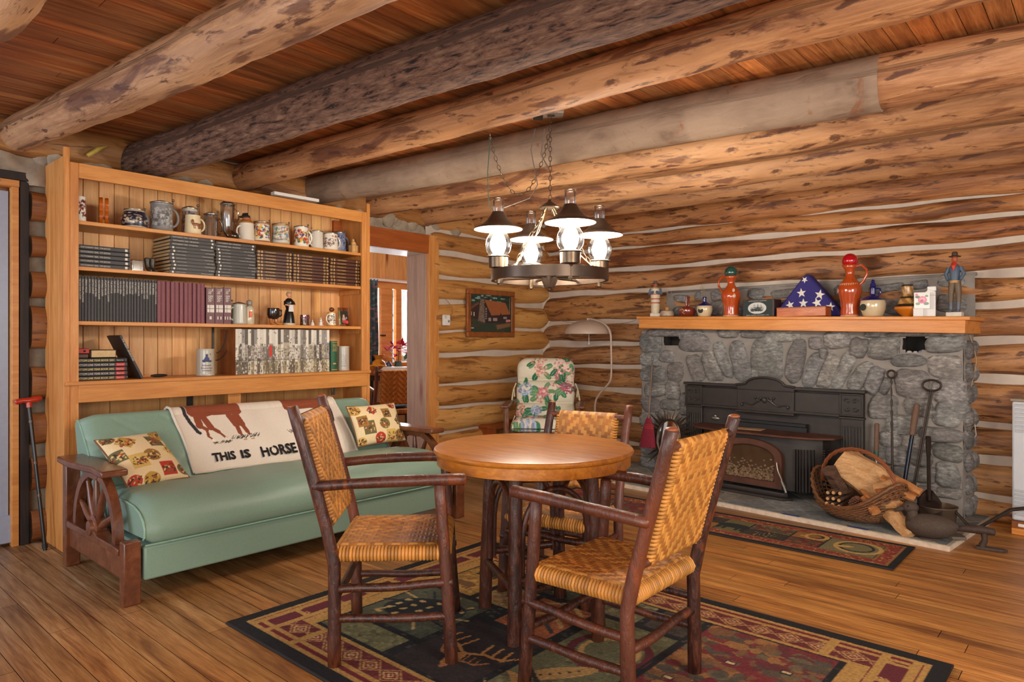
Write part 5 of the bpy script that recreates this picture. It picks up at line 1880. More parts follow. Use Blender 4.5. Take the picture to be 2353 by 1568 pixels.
def rug_pattern(w, h, step):
    r = Ras(w, h, step, BLK)
    e = 0.055

    def dia(cx, cy, sx, sy):
        for k, c in ((1.0, (186, 140, 84)), (0.86, (104, 34, 36)), (0.68, (196, 158, 102)), (0.5, (132, 48, 36)), (0.28, (206, 170, 118)), (0.14, (60, 60, 60))):
            r.poly([(cx - sx * k, cy), (cx, cy + sy * k), (cx + sx * k, cy), (cx, cy - sy * k)], c)
    b0, bw = 0.115, 0.105
    for a, c in ((e, GOLD), (e + 0.02, MAR), (e + 0.04, GOLD), (b0, (104, 36, 38))):
        r.rect(a, a, w - a, h - a, c)
    for q in range(9):
        g = random.Random(q)
    r.blotch(b0, b0, w - b0, h - b0, [(88, 28, 34), (128, 56, 44), (66, 26, 32), (150, 92, 60)], 1500, 0.008, 9)
    n = int((w - 2 * b0) / 0.125)
    for i in range(n + 1):
        x = b0 + (w - 2 * b0) * (i + 0.5) / (n + 1)
        dia(x, b0 + bw / 2, 0.064, 0.05)
        dia(x, h - b0 - bw / 2, 0.064, 0.05)
    n = int((h - 2 * b0) / 0.125)
    for i in range(n + 1):
        y = b0 + (h - 2 * b0) * (i + 0.5) / (n + 1)
        dia(b0 + 0.02 + bw / 2, y, 0.05, 0.064)
        dia(w - b0 - 0.02 - bw / 2, y, 0.05, 0.064)
    f0 = b0 + bw
    # gold cross bars near both ends, with maroon blocks between
    for m in (lambda v: v, lambda v: w - v):
        for x, ww in ((0.095, 0.03), (0.20, 0.028), (0.385, 0.04)):
            x0, x1 = sorted((m(x - ww / 2), m(x + ww / 2)))
            y0_, y1_ = (e, h - e)
            r.rect(x0, y0_, x1, y1_ if x != 0.385 else f0, GOLD)
            if x == 0.385:
                r.rect(x0, h - f0, x1, y1_, GOLD)
        x0, x1 = sorted((m(0.112), m(0.183)))
        for yy in np.arange(0.12, h - 0.2, 0.17):
            r.rect(x0, yy, x1, yy + 0.13, (98, 30, 40))
            r.rect(x0, yy + 0.13, x1, yy + 0.155, GOLD)
    r.rect(f0, f0, w - f0, h - f0, GOLD)
    f0 += 0.024
    r.rect(f0 + 0.05, f0, w - f0 - 0.05, h - f0, BLK)
    r.blotch(f0 + 0.05, f0, w - f0 - 0.05, h - f0, [(52, 48, 44), (70, 66, 56), (30, 30, 30)], 1400, 0.009, 3)
    blocks = [(.30, .26, .72, .40, OLV, 'plain'), (.30, .43, .74, .86, GRN, 'cone'), (.30, .89, .56, 1.34, (166, 126, 60), 'bear'), (.59, .89, .80, 1.12, (160, 132, 88), 'leaf'), (.59, 1.15, .98, 1.34, GRN, 'cone'),
              (.77, .26, 1.14, .72, DKB, 'antler'), (.83, .76, 1.12, 1.10, RUST, 'tipi'), (1.01, 1.13, 1.30, 1.34, (120, 114, 80), 'moose'), (1.17, .26, 1.52, 1.10, (104, 100, 68), 'fish'), (1.33, 1.13, 1.52, 1.34, (60, 52, 44), 'leaf'),
              (1.55, .26, 2.05, 1.34, (118, 40, 42), 'blanket')]
    for k, (X0, Y0, X1, Y1, c, mo) in enumerate(blocks):
        r.rect(X0, Y0, X1, Y1, c)
        r.blotch(X0, Y0, X1, Y1, [tuple(int(v * q) for v in c) for q in (0.8, 0.92, 1.12, 1.2)], 160, 0.014, k)
        cx, cy, s = (X0 + X1) / 2, (Y0 + Y1) / 2, min(X1 - X0, Y1 - Y0) / 0.28
        if mo == 'antler':
            antlers(r, cx, cy - 0.03, s * 1.05, (186, 132, 74))
            antlers(r, cx + 0.01, cy - 0.10, s * 0.6, (160, 104, 60))
        elif mo == 'fish':
            r.ring(cx + 0.02, cy + 0.16, 0.15, 0.035, (98, 32, 40))
            r.ring(cx + 0.02, cy + 0.16, 0.11, 0.022, (186, 148, 90))
            fish(r, cx - 0.02, cy - 0.10, s * 0.95, (178, 136, 78), (70, 60, 40), 0.9)
            fish(r, cx - 0.06, cy - 0.26, s * 0.7, (190, 148, 88), (70, 60, 40), 0.7)
            r.line(X0 + 0.02, Y0 + 0.30, X1 - 0.05, Y0 + 0.10, 0.02, (46, 44, 40))
        elif mo == 'blanket':
            r.blotch(X0, Y0, X1, Y1, [(112, 34, 42), (122, 84, 52), (78, 72, 58), (156, 108, 58), (96, 40, 42), (104, 92, 66), (118, 38, 42)], 620, 0.032, k)
            for (a_, b_) in ((.12, .30), (.30, .55), (.42, .22), (.20, .80), (.38, .86), (.08, .55), (.44, .60)):
                r.rect(X0 + a_ - .022, Y0 + b_ - .014, X0 + a_ + .022, Y0 + b_ + .014, (32, 30, 32))
                r.rect(X0 + a_ - .014, Y0 + b_ - .008, X0 + a_ + .014, Y0 + b_ + .008, (206, 178, 130))
        elif mo == 'cone':
            pinecone(r, cx, cy, s * 1.05)
        elif mo == 'tipi':
            for q in range(4):
                yq = Y0 + 0.05 + q * 0.07
                r.poly([(X0 + .02, yq), (cx, yq + .09), (X1 - .02, yq), (X1 - .02, yq + .025), (cx, yq + .12), (X0 + .02, yq + .025)], [(60, 52, 48), (186, 148, 90)][q % 2])
        elif mo == 'bear':
            bear(r, cx, cy + 0.08, s * 0.9, (34, 32, 34))
            bear(r, cx, cy - 0.12, s * 0.7, (110, 78, 44), -1)
        elif mo == 'moose':
            moose(r, cx, cy, s * 0.8, (44, 40, 38))
        elif mo == 'leaf':
            leaf(r, cx, cy, s, (106, 44, 42), 0.9)
        r.line(X0, Y0, X1, Y0, 0.006, (24, 24, 26)).line(X0, Y1, X1, Y1, 0.006, (24, 24, 26)).line(X0, Y0, X0, Y1, 0.006, (24, 24, 26)).line(X1, Y0, X1, Y1, 0.006, (24, 24, 26))
    r.speckle(0.55, 5)
    return r


def runner_pattern(w, h, step):
    r = Ras(w, h, step, BLK)
    e = 0.035
    r.rect(e, e, w - e, h - e, (150, 104, 52))
    r.rect(e + 0.012, e + 0.012, w - e - 0.012, h - e - 0.012, (138, 52, 34))
    r.blotch(e + 0.01, e + 0.01, w - e - 0.01, h - e - 0.01, [(186, 128, 76), (108, 36, 30), (200, 160, 100)], 2600, 0.006, 2)
    f = e + 0.075
    r.rect(f, f, w - f, h - f, (140, 104, 54))
    f += 0.01
    r.rect(f, f, w - f, h - f, (40, 38, 32))
    x = f
    k = 0
    cols = [(106, 100, 58), (60, 50, 38), (112, 40, 40), (122, 114, 76), (150, 104, 44)]
    g = random.Random(4)
    H = h - 2 * f
    while x < w - f - 0.08:
        bw = [0.30, 0.18, 0.26, 0.2][k % 4]
        x1 = min(x + bw, w - f)
        sp_ = (k % 2 == 1)
        rows = [(f, f + H / 2), (f + H / 2, h - f)] if k % 3 != 2 else [(f, h - f)]
        for j, (y0, y1) in enumerate(rows):
            c = cols[(k + 2 * j) % 5]
            r.rect(x + 0.006, y0 + 0.006, x1 - 0.006, y1 - 0.006, c)
            cx, cy, s = (x + x1) / 2, (y0 + y1) / 2, (y1 - y0) / 0.28
            m = (k + j) % 5
            if m == 0:
                bear(r, cx, cy, s * 1.2, (34, 38, 36))
            elif m == 1:
                pinecone(r, cx, cy, s, (40, 44, 38), (190, 160, 100))
            elif m == 2:
                r.blotch(x + 0.008, y0 + 0.008, x1 - 0.008, y1 - 0.008, [(140, 84, 44), (96, 34, 38), (84, 76, 50)], 40, 0.02, k)
            elif m == 3:
                r.ring(cx + 0.02, cy + 0.02, 0.09 * s, 0.016, (40, 40, 40))
                r.ring(cx + 0.03, cy + 0.02, 0.12 * s, 0.024, (196, 158, 88))
                r.ell(cx - 0.04, cy, 0.05 * s, 0.02 * s, (200, 160, 90), rot=0.4)
            else:
                moose(r, cx, cy, s, (36, 34, 32))
        x = x1
        k += 1
    r.speckle(0.5, 6)
    return r


def lay_rug(name, label, cat, x0, y0, x1, y1, ras, th=0.011, yaw=0.0):
    w, h = x1 - x0, y1 - y0
    t = thing(name, label, cat, (x0, y0, 0), yaw)
    g = np.random.default_rng(2)
    P = np.zeros((ras.nx, ras.ny, 3))
    P[..., 0] = ras.X
    P[..., 1] = ras.Y
    P[..., 2] = th + (g.random((ras.nx, ras.ny)) - 0.5) * 0.0022
    mb = MB().grid(P, ras.A)
    mb.build('pile', M['carpet'], t, sharp=3.2)
    MB().tube([(0, 0, th / 2), (w, 0, th / 2), (w, h, th / 2), (0, h, th / 2)], th * 0.6, 8, closed=True).build('bound_edge', M['matblack'], t)
    return t


lay_rug('area_rug', 'large black bordered lodge rug under the table and chairs', 'rug', -2.82, 1.36, -0.455, 2.95, rug_pattern(2.365, 1.59, 0.0052))
lay_rug('runner_rug', 'narrow lodge runner rug lying along the hearth edge', 'rug', -3.30, 3.985, -0.88, 4.50, runner_pattern(2.42, 0.515, 0.0046), 0.009)
# ------------------------------------------------------------------ stone chimney, hearth, mantel
RZ = TH                               # objects along the fireplace wall share its turn


def wthing(name, label, cat, s, d, z, rz=0.0, group=None):
    return thing(name, label, cat, wpt(s, d, z), RZ + rz, group)


# local axes of a wall thing: +X along the wall to the right, -Y into the room
CH0, CH1, CD = 1.56, 4.14, 0.30
ch = wthing('stone_fireplace', 'wide grey fieldstone fireplace with rounded stones set in mortar', 'fireplace', CH0, 0, 0)


niches = []
for (px, py, a, b) in ((1543, 783, 20, 12), (2101, 790, 31, 19)):
    s_, z_ = on_w(px, py, 0.30)
    niches.append((s_ - 1.56, z_, on_w(px + a, py, 0.30)[0] - s_, on_w(px, py - b, 0.30)[1] - z_))


def noisy_face(s0, s1, z0, z1, d, amp=0.012, step=0.03):
    n, m = int((s1 - s0) / step) + 1, int((z1 - z0) / step) + 1
    P = np.zeros((n, m, 3))
    for i in range(n):
        for j in range(m):
            s, z = s0 + (s1 - s0) * i / (n - 1), z0 + (z1 - z0) * j / (m - 1)
            P[i, j] = (s - CH0, -(d + amp * mnoise.noise(Vector((s * 6, z * 6, 1)))), z)
    return P


mb = MB()
P = noisy_face(CH0, CH1, 0.0, 1.30, CD, step=0.02)
mb.grid(P)
f0 = len(mb.F)
mb.F = [f for f in mb.F if not any((abs(mb.V[0][f[0]][0] + 0.01 - n_[0]) / n_[2]) ** 3 + (abs(mb.V[0][f[0]][2] + 0.01 - n_[1]) / n_[3]) ** 3 < 1 for n_ in niches)]
for s_ in (CH0, CH1):
    P = np.zeros((12, 44, 3))
    for i in range(12):
        for j in range(44):
            z = 1.30 * j / 43
            P[i, j] = (s_ - CH0 + 0.012 * mnoise.noise(Vector((z * 6, i, s_))), -CD * i / 11, z)
    mb.grid(P)
mb.grid(noisy_face(1.70, 4.16, 1.28, 1.66, 0.10, 0.02))
mb.box((1.29, -CD / 2, 1.28), (2.54, CD - 0.02, 0.02))
mb.box((1.38, -0.06, 1.655), (2.44, 0.10, 0.02))
# recesses stay as dark boxes cut in front of the mortar
mb.build('mortar_bed', M['mortar'], ch, sharp=3.2)

stones = [(1494, 790, 23, 20, 0), (1596, 788, 31, 20, 5), (1494, 826, 22, 14, 0), (1533, 820, 15, 12, 8), (1501, 860, 26, 17, 0), (1553, 856, 17, 21, -8), (1600, 846, 15, 30, -20),
          (1636, 842, 16, 34, -20), (1662, 826, 12, 38, -20), (1702, 832, 20, 42, -14), (1763, 826, 37, 44, 0), (1828, 830, 20, 44, 14), (1527, 764, 38, 9, 0), (1590, 764, 26, 7, 0),
          (1674, 766, 24, 9, 0), (1728, 768, 26, 9, 0), (1796, 772, 42, 13, -4), (1874, 789, 14, 13, 0), (1924, 780, 30, 19, -12), (1974, 800, 18, 22, 15), (2030, 800, 33, 23, 0), (2006, 768, 18, 7, 0),
          (1868, 850, 17, 38, 18), (1905, 852, 16, 40, 22), (1940, 850, 15, 42, 26), (1977, 866, 17, 38, 30), (2010, 874, 16, 30, 22), (2036, 888, 10, 19, 25), (2087, 829, 36, 14, 0), (2168, 792, 38, 19, 0),
          (2172, 844, 38, 24, 0), (2097, 884, 38, 30, 6), (2180, 898, 36, 25, -6), (2184, 946, 33, 22, 0), (2030, 936, 30, 26, 0), (2112, 936, 30, 20, 0), (2172, 962, 30, 18, 6),
          (2075, 976, 40, 20, 0), (2160, 1000, 46, 16, 0), (2106, 1018, 30, 15, 5), (2045, 1010, 26, 16, 0), (2178, 1040, 33, 18, 4), (2115, 1052, 26, 18, 0), (2060, 1050, 24, 20, 0), (2178, 1092, 25, 28, 0),
          (2128, 1092, 22, 18, 0), (2080, 1090, 24, 18, 0), (2025, 1046, 14, 22, 0), (2035, 1090, 20, 18, 0), (2180, 1133, 28, 12, 0), (2130, 1132, 24, 14, 0), (2080, 1134, 26, 14, 0),
          (1507, 896, 25, 15, 0), (1547, 896, 15, 20, 0), (1496, 930, 22, 16, 0), (1540, 930, 20, 12, 0), (1492, 965, 20, 16, 0), (1530, 962, 16, 14, 0), (1512, 998, 26, 15, 0), (1555, 985, 16, 22, 0), (1493, 1030, 20, 16, 0), (1530, 1034, 18, 16, 0), (1490, 1062, 16, 12, 0), (1562, 1030, 12, 18, 0), (1532, 1066, 26, 13, 0),
          (2100, 768, 60, 5, 0), (2190, 768, 24, 5, 0), (1574, 930, 8, 24, 0), (1736, 860, 8, 10, 0), (1893, 812, 9, 12, 0)]
mb = MB()
g = random.Random(21)


def stone_at(mb, s, z, a, b, rot, d, hgt, seed):
    gg = random.Random(seed)
    n, m = 26, 8
    ex = gg.uniform(2.6, 5.5)
    ph = [gg.uniform(0, 6.28) for _ in range(4)]
    tn = gg.uniform(0.72, 1.2)
    c = (tn * gg.uniform(0.96, 1.05), tn, tn * gg.uniform(0.94, 1.03))
    V = []
    for i in range(m + 1):
        q = 1 - i / m
        for j in range(n):
            an = 2 * PI * j / n
            ca, sa = math.cos(an), math.sin(an)
            r = (abs(ca) ** ex + abs(sa) ** ex) ** (-1 / ex) * (1 + 0.07 * math.sin(2 * an + ph[0]) + 0.04 * math.sin(3 * an + ph[1]) + 0.02 * math.sin(7 * an + ph[2]))
            x, y = a * r * ca * q, b * r * sa * q
            dd = hgt * (1 - q ** 4.5) + 0.01 * mnoise.noise(Vector((x * 14 + seed, y * 14, seed * 1.7))) + 0.004 * mnoise.noise(Vector((x * 50, y * 50, seed)))
            if i == 0:
                dd = -0.03
            cr, sr = math.cos(rot), math.sin(rot)
            V.append((s - CH0 + x * cr - y * sr, -(d + dd), z + x * sr + y * cr))
    F = [(i * n + j, i * n + (j + 1) % n, (i + 1) * n + (j + 1) % n, (i + 1) * n + j) for i in range(m) for j in range(n)]
    mb.add(V, F, col=np.array(c))


for k, (px, py, a, b, rot) in enumerate(stones):
    s, z = on_w(px, py, CD)
    s2, _ = on_w(px + a, py, CD)
    s1, _ = on_w(px - a, py, CD)
    _, z2 = on_w(px, py - b, CD)
    stone_at(mb, s, z, (s2 - s1) / 2 * 1.2, (z2 - z) * 1.24, -math.radians(rot), CD, g.uniform(0.022, 0.045), k + 3)
# stones above the mantel, set nearly flush with the logs
x = 1.76
k = 200
while x < 4.10:
    a = g.uniform(0.06, 0.14)
    for zc, hh in ((1.47 + g.uniform(-.02, .02), g.uniform(.05, .075)), (1.60 + g.uniform(-.015, .015), g.uniform(.035, .055))):
        stone_at(mb, x + a, zc, a * g.uniform(0.7, 0.98), hh, g.uniform(-.3, .3), 0.10, 0.03, k)
        k += 1
    x += 2 * a + 0.015
# side stones
for s_, sg in ((CH0, -1), (CH1, 1)):
    for i in range(8):
        for dd in (0.07, 0.2):
            z = 0.09 + i * 0.15
            mb.ball((s_ - CH0 + sg * 0.005, -dd, z), 0.075, 14, (0.42, 0.95, 0.86), col=np.array((g.uniform(.75, 1.05),) * 3))
mb.build('fieldstones', M['stone'], ch, sharp=3.2)
# the two niches
for n_ in niches:
    x, z, a, b = n_
    v = [(x - a - .01, -CD - .004, z - b - .01), (x + a + .01, -CD - .004, z - b - .01), (x + a + .01, -CD - .004, z + b + .01), (x - a - .01, -CD - .004, z + b + .01)]
    v += [(p[0], -CD + 0.16, p[2]) for p in v]
    MB().add(v, [(0, 1, 5, 4), (1, 2, 6, 5), (2, 3, 7, 6), (3, 0, 4, 7), (4, 5, 6, 7)]).build('niche_lining', plain('shaded_recess', (44, 38, 34), 0.95), ch, smooth=False)  # dark lining colour stands in for the shade inside each niche
for (px, w, c) in ((2087, 0.02, 'pale_pebble'), (2101, 0.016, 'pale_pebble'), (2116, 0.024, 'blue_pebble')):
    s, z = on_w(px, 812, CD)
    t = wthing('pebble', {2087: 'pale pebble at the left of the right chimney niche', 2101: 'pale middle pebble in the right chimney niche', 2116: 'bluish pebble at the right of the chimney niche'}[px], 'pebble', s, CD - 0.02, z + 0.004)
    MB().ball((0, 0, 0), w, 10, (1, 0.7, 0.7)).build('stone', plain(c, (176, 170, 160) if 'pale' in c else (120, 124, 150), 0.7), t)
s, z = on_w(1554, 802, CD)
t = wthing('matchbox', 'small tan matchbox sitting in the left chimney niche', 'matchbox', s, CD - 0.02, z)
MB().box((0, 0, 0), (0.058, 0.03, 0.02)).build('box', M['paper'], t, bev=0.002)

# mantel, slightly out of level
MS0, MS1, MD = 1.62, 4.205, 0.45
mt = wthing('mantel_shelf', 'thick honey pine mantel shelf across the stone fireplace', 'mantel', MS0, 0, 0)
tilt = Matrix.Translation((0, 0, 1.424)) @ Matrix.Rotation(0.0262, 4, 'Y')
mb = MB().box(((MS1 - MS0) / 2, -0.245, -0.012), (MS1 - MS0 + 0.02, MD - 0.04, 0.024))
mb.xf(tilt).build('top_board', M['pine_w'], mt, bev=0.004)
mb = MB().box(((MS1 - MS0) / 2, -0.43, -0.066), (MS1 - MS0 - 0.03, 0.03, 0.085)).box((0.03, -0.24, -0.066), (0.03, 0.36, 0.085)).box((MS1 - MS0 - 0.03, -0.24, -0.066), (0.03, 0.36, 0.085))
mb.xf(tilt).build('front_board', M['pine_w'], mt, bev=0.004)


def mz(s):
    return 1.424 - math.tan(0.0262) * (s - MS0)


# hearth with diagonal slate tiles
he = wthing('tiled_hearth', 'low hearth of grey slate tiles laid on the diagonal with a pale edge', 'hearth', 1.40, 0, 0)
HW, HD, HH = 2.86, 1.05, 0.034
MB().box((HW / 2, -HD / 2 - 0.0, HH / 2 - 0.003), (HW, HD, HH - 0.006)).build('base_slab', plain('pale_edge_plaster', (206, 186, 164), 0.85, var=0.2, scale=30), he)
MB().box((HW / 2, -HD / 2, HH - 0.004), (HW - 0.006, HD - 0.006, 0.004)).build('grout', plain('cream_grout', (178, 164, 140), 0.9), he)


def clip(poly, nx, ny, c):
    out = []
    for i in range(len(poly)):
        p, q = poly[i], poly[(i + 1) % len(poly)]
        a, b = p[0] * nx + p[1] * ny - c, q[0] * nx + q[1] * ny - c
        if a <= 0:
            out.append(p)
        if a * b < 0:
            t_ = a / (a - b)
            out.append((p[0] + (q[0] - p[0]) * t_, p[1] + (q[1] - p[1]) * t_))
    return out


mb = MB()
T = 0.305
rot = math.radians(47.4)
for i in range(-12, 14):
    for j in range(-12, 14):
        q = T - 0.008
        sq = [(i * T, j * T), (i * T + q, j * T), (i * T + q, j * T + q), (i * T, j * T + q)]
        sq = [(x * math.cos(rot) - y * math.sin(rot) + 1.37, x * math.sin(rot) + y * math.cos(rot) - 0.55) for x, y in sq]
        for nx_, ny_, c_ in ((1, 0, HW - 0.02), (-1, 0, -0.01), (0, 1, -0.01), (0, -1, HD - 0.012)):
            sq = clip(sq, nx_, ny_, c_)
            if len(sq) < 3:
                break
        if len(sq) >= 3:
            gg = random.Random(i * 31 + j)
            tn = gg.uniform(0.8, 1.35)
            c = np.array((tn, tn, tn)) * (np.array((1.35, 1.16, 1.0)) if gg.random() < 0.35 else 1)
            mb.prism(sq, HH - 0.003, HH, col=c)
mb.build('slate_tile', mat_stone('slate', (86, 90, 90), (122, 126, 126), (156, 156, 150)), he)['kind'] = 'stuff'
tape = plain('blue_tape', (34, 66, 130), 0.6)
for px in (1815, 1975):
    s = on_w(px, 1215, 1.05)[0]
    MB().box(({1815: 1.93, 1975: 2.36}[px], -HD + 0.010, HH + 0.001), (0.12, 0.024, 0.001)).build('blue_tape', tape, he)

# ------------------------------------------------------------------ cast iron fireplace insert
IS0, IS1, IT, ID = 2.086, 3.556, 0.842, 0.36
ins = wthing('fireplace_insert', 'black cast iron wood stove insert with fluted pilasters and arched top', 'stove', (IS0 + IS1) / 2, 0, HH)
iw = IS1 - IS0
IT -= HH


def ip(mb, name, mat, **kw):
    return mb.build(name, mat, ins, **kw)


ci, rel = M['castiron'], M['iron_relief']
ip(MB().box((0, -ID + 0.012, IT / 2), (iw - 0.02, 0.024, IT - 0.02)), 'surround_panel', ci, bev=0.003)
for sg in (-1, 1):
    x = sg * (iw / 2 - 0.085)
    mb = MB().box((x, -ID - 0.01, 0.31), (0.155, 0.03, 0.60)).box((x, -ID - 0.016, 0.03), (0.17, 0.045, 0.06)).box((x, -ID - 0.016, 0.610), (0.175, 0.045, 0.016))
    ip(mb, 'pilaster', ci, bev=0.004)
    mb = MB()
    for q in range(6):
        xx = x + (q - 2.5) * 0.022
        mb.box((xx, -ID - 0.028, 0.32), (0.011, 0.010, 0.46))
    ip(mb, 'fluting', ci, bev=0.003)
    mb = MB().box((x, -ID - 0.012, 0.704), (0.165, 0.036, 0.165))
    mb.box((x, -ID - 0.033, 0.628), (0.165, 0.012, 0.012)).box((x, -ID - 0.033, 0.78), (0.165, 0.012, 0.012)).box((x - 0.076, -ID - 0.033, 0.704), (0.012, 0.012, 0.165)).box((x + 0.076, -ID - 0.033, 0.704), (0.012, 0.012, 0.165))
    ip(mb, 'corner_block', ci, bev=0.003)
    mb = MB()
    for ax in (-1, 1):
        for az in (-1, 1):
            pts = [(x + ax * (0.026 + (0.022 - 0.0016 * q) * math.cos(q * 0.5)), -ID - 0.034, 0.704 + az * (0.028 + (0.022 - 0.0016 * q) * math.sin(q * 0.5))) for q in range(12)]
            mb.tube(pts, 0.0045, 6)
    ip(mb, 'scroll_ornament', rel)
# frieze and arched crest
mb = MB().box((0, -ID - 0.012, 0.70), (iw - 0.33, 0.03, 0.15)).box((0, -ID - 0.022, 0.622), (iw - 0.33, 0.05, 0.02)).box((0, -ID - 0.016, IT - 0.006), (iw + 0.02, 0.055, 0.022))
ip(mb, 'frieze', ci, bev=0.004)
mb = MB()
pts = [(-0.235, 0.60), (0.235, 0.60), (0.235, IT + 0.004), (0.17, IT + 0.008)]
pts += [(0.16 * math.cos(a) * 1.0, IT + 0.006 + 0.058 * math.sin(a)) for a in np.linspace(0.1, PI - 0.1, 17)]
pts += [(-0.17, IT + 0.008), (-0.235, IT + 0.004)]
mb.prism(pts, -ID - 0.045, -ID - 0.01, 'xz')
ip(mb, 'crest_panel', ci, bev=0.004)
mb = MB()
cr = [(-0.245, IT + 0.004), (-0.17, IT + 0.012)] + [(-0.16 * math.cos(a), IT + 0.010 + 0.060 * math.sin(a)) for a in np.linspace(0.1, PI - 0.1, 17)] + [(0.17, IT + 0.012), (0.245, IT + 0.004)]
mb.tube([(x, -ID - 0.05, z) for x, z in cr], 0.010, 8)
mb.tube([(-0.24, -ID - 0.05, 0.60), (0.24, -ID - 0.05, 0.60)], 0.010, 8)
mb.tube([(-0.235, -ID - 0.05, IT - 0.03), (0.235, -ID - 0.05, IT - 0.03)], 0.004, 8)
ip(mb, 'crest_moulding', ci)
mb = MB()
for sg in (-1, 1):
    mb.tube([(sg * (0.03 + 0.018 * q), -ID - 0.05, 0.69 + 0.014 * math.cos(q * 0.75) - 0.004 * q) for q in range(10)], [0.010 - 0.0006 * q for q in range(10)], 8)
    mb.ball((sg * 0.19, -ID - 0.05, 0.655), 0.014, 8)
    for q in range(5):
        mb.ball((sg * (0.012 + 0.016 * q), -ID - 0.05, 0.705 + 0.012 * math.sin(q * 2)), 0.011, 8)
mb.ball((0, -ID - 0.05, 0.70), 0.022, 10, (1, .6, 1.1))
ip(mb, 'leaf_relief', rel)
mb = MB().ball((-0.46, -ID - 0.002, 0.515), 1.0, 12, (0.04, 0.008, 0.018)).ball((-0.46, -ID - 0.004, 0.535), 1.0, 8, (0.014, 0.006, 0.012))
ip(mb, 'maker_badge', M['pewter'])
# protruding firebox with shaped top plate
SB, SD = 0.02, 0.34     # sideways shift and projection of the stove body
ZT = 0.455
mb = MB()
pl = [(-0.52, -ID), (-0.52, -ID - 0.16), (-0.44, -ID - 0.25), (-0.25, -ID - 0.30), (0.25, -ID - 0.30), (0.44, -ID - 0.25), (0.54, -ID - 0.16), (0.54, -ID)]
mb.prism([(x * 1.10, -ID + (y + ID) * 1.10) for x, y in pl], ZT, ZT + 0.018)
ip(mb, 'top_plate', M['rust'], bev=0.006)
mb = MB().prism([(x * 0.92, -ID + (y + ID) * 0.90) for x, y in pl], 0.06, ZT)
ip(mb, 'stove_body', ci, bev=0.004)
mb = MB().box((0.0, -ID - 0.03, ZT + 0.07), (0.66, 0.05, 0.02)).box((0.0, -ID - 0.02, ZT + 0.03), (0.66, 0.04, 0.05))
ip(mb, 'air_grille', M['matblack'])
for sg in (-1, 1):
    mb = MB()
    for q in range(7):
        mb.box((sg * (0.345 + 0.018 * q), -ID - 0.258 + 0.004 * q + 0.010 * max(0, q - 2), 0.22), (0.006, 0.02, 0.31))
    ip(mb, 'side_ribs', ci)
mb = MB()
for q in range(16):
    mb.box((0.50, -ID - 0.09, 0.10 + 0.018 * q), (0.02, 0.10, 0.008))
ip(mb, 'vent_louvre', ci)
# arched door with glass, ash bed and handle
dx = 0.0
yd = -ID - 0.275
outer = [(-0.265, 0.075), (0.265, 0.075), (0.265, 0.305)] + [(0.265 * math.cos(a), 0.305 + 0.12 * math.sin(a)) for a in np.linspace(0.15, PI - 0.15, 15)] + [(-0.265, 0.305)]
inner = [(-0.21, 0.12), (0.21, 0.12), (0.21, 0.295)] + [(0.21 * math.cos(a), 0.295 + 0.088 * math.sin(a)) for a in np.linspace(0.15, PI - 0.15, 15)] + [(-0.21, 0.295)]
dr = MB()
n = len(outer)
V = [(x, yd - 0.03, z) for x, z in outer] + [(x, yd - 0.03, z) for x, z in inner] + [(x, yd + 0.02, z) for x, z in outer] + [(x, yd + 0.01, z) for x, z in inner]
F = []
for i in range(n):
    j = (i + 1) % n
    F += [(i, j, n + j, n + i), (i, 2 * n + i, 2 * n + j, j), (n + i, n + j, 3 * n + j, 3 * n + i)]
dr.add(V, F)
door = ip(dr, 'stove_door', M['rust'])
MB().prism(inner, yd - 0.006, yd - 0.003, 'xz').build('glass_pane', plain('sooty_glass', (74, 54, 38), 0.12, var=0.4, scale=6, coat=0.5), door)
mb = MB()
gg = random.Random(9)
for q in range(420):
    mb.ball((gg.uniform(-0.19, 0.19), yd - 0.008, 0.122 + abs(gg.gauss(0, 0.05))), gg.uniform(0.005, 0.012), 6, (1, 0.25, 0.7))
mb.build('ash_bed', plain('grey_ash', (118, 94, 68), 0.95, var=0.6, scale=50, bmp=1.0), door)['kind'] = 'stuff'
mb = MB().tube([(0.23, yd - 0.035, 0.27), (0.25, yd - 0.06, 0.22), (0.30, yd - 0.075, 0.13)], 0.007, 8)
mb.tube([(0.285, yd - 0.072, 0.15), (0.305, yd - 0.078, 0.115), (0.325, yd - 0.085, 0.07)], [0.010, 0.013, 0.010], 10, dome=True)
mb.build('door_handle', M['pewter'], door)
mb = MB().prism([(-0.36, yd - 0.005), (-0.30, yd - 0.07), (0.28, yd - 0.07), (0.34, yd - 0.005)], 0.0, 0.018).prism([(-0.30, yd), (-0.26, yd - 0.03), (0.26, yd - 0.03), (0.30, yd)], 0.018, 0.05)
ip(mb, 'ash_lip', ci, bev=0.004)
t = wthing('folded_paper', 'sheet of tan paper lying on the stove top plate', 'paper', (IS0 + IS1) / 2 - 0.08, ID + 0.16, HH + ZT + 0.020)
MB().box((0, 0, 0.002), (0.24, 0.12, 0.003), 0.2).build('sheet', plain('tan_paper', (176, 134, 96), 0.8), t)
t = wthing('ash_crumb', 'small crumb of pale ash on the tiles before the stove', 'debris', (IS0 + IS1) / 2 - 0.16, ID + 0.43, HH)
MB().ball((0, 0, 0.006), 0.02, 8, (1, .5, .35)).ball((0.02, 0.004, 0.006), 0.012, 8, (1, .7, .5)).build('crumb', M['pewter'], t)

# ------------------------------------------------------------------ things on the mantel
def on_mantel(name, label, cat, px, d=0.35, rz=0.0, group=None):
    s = on_w(px, 724, d)[0]
    t = wthing(name, label, cat, s, d, mz(s) + 0.0005, rz, group)
    return t


glz = lambda n, c, v=0.06: plain(n, c, 0.12, var=v, scale=10, coat=0.7)
SC = 5.85 / F_PX      # metres per picture pixel at the mantel


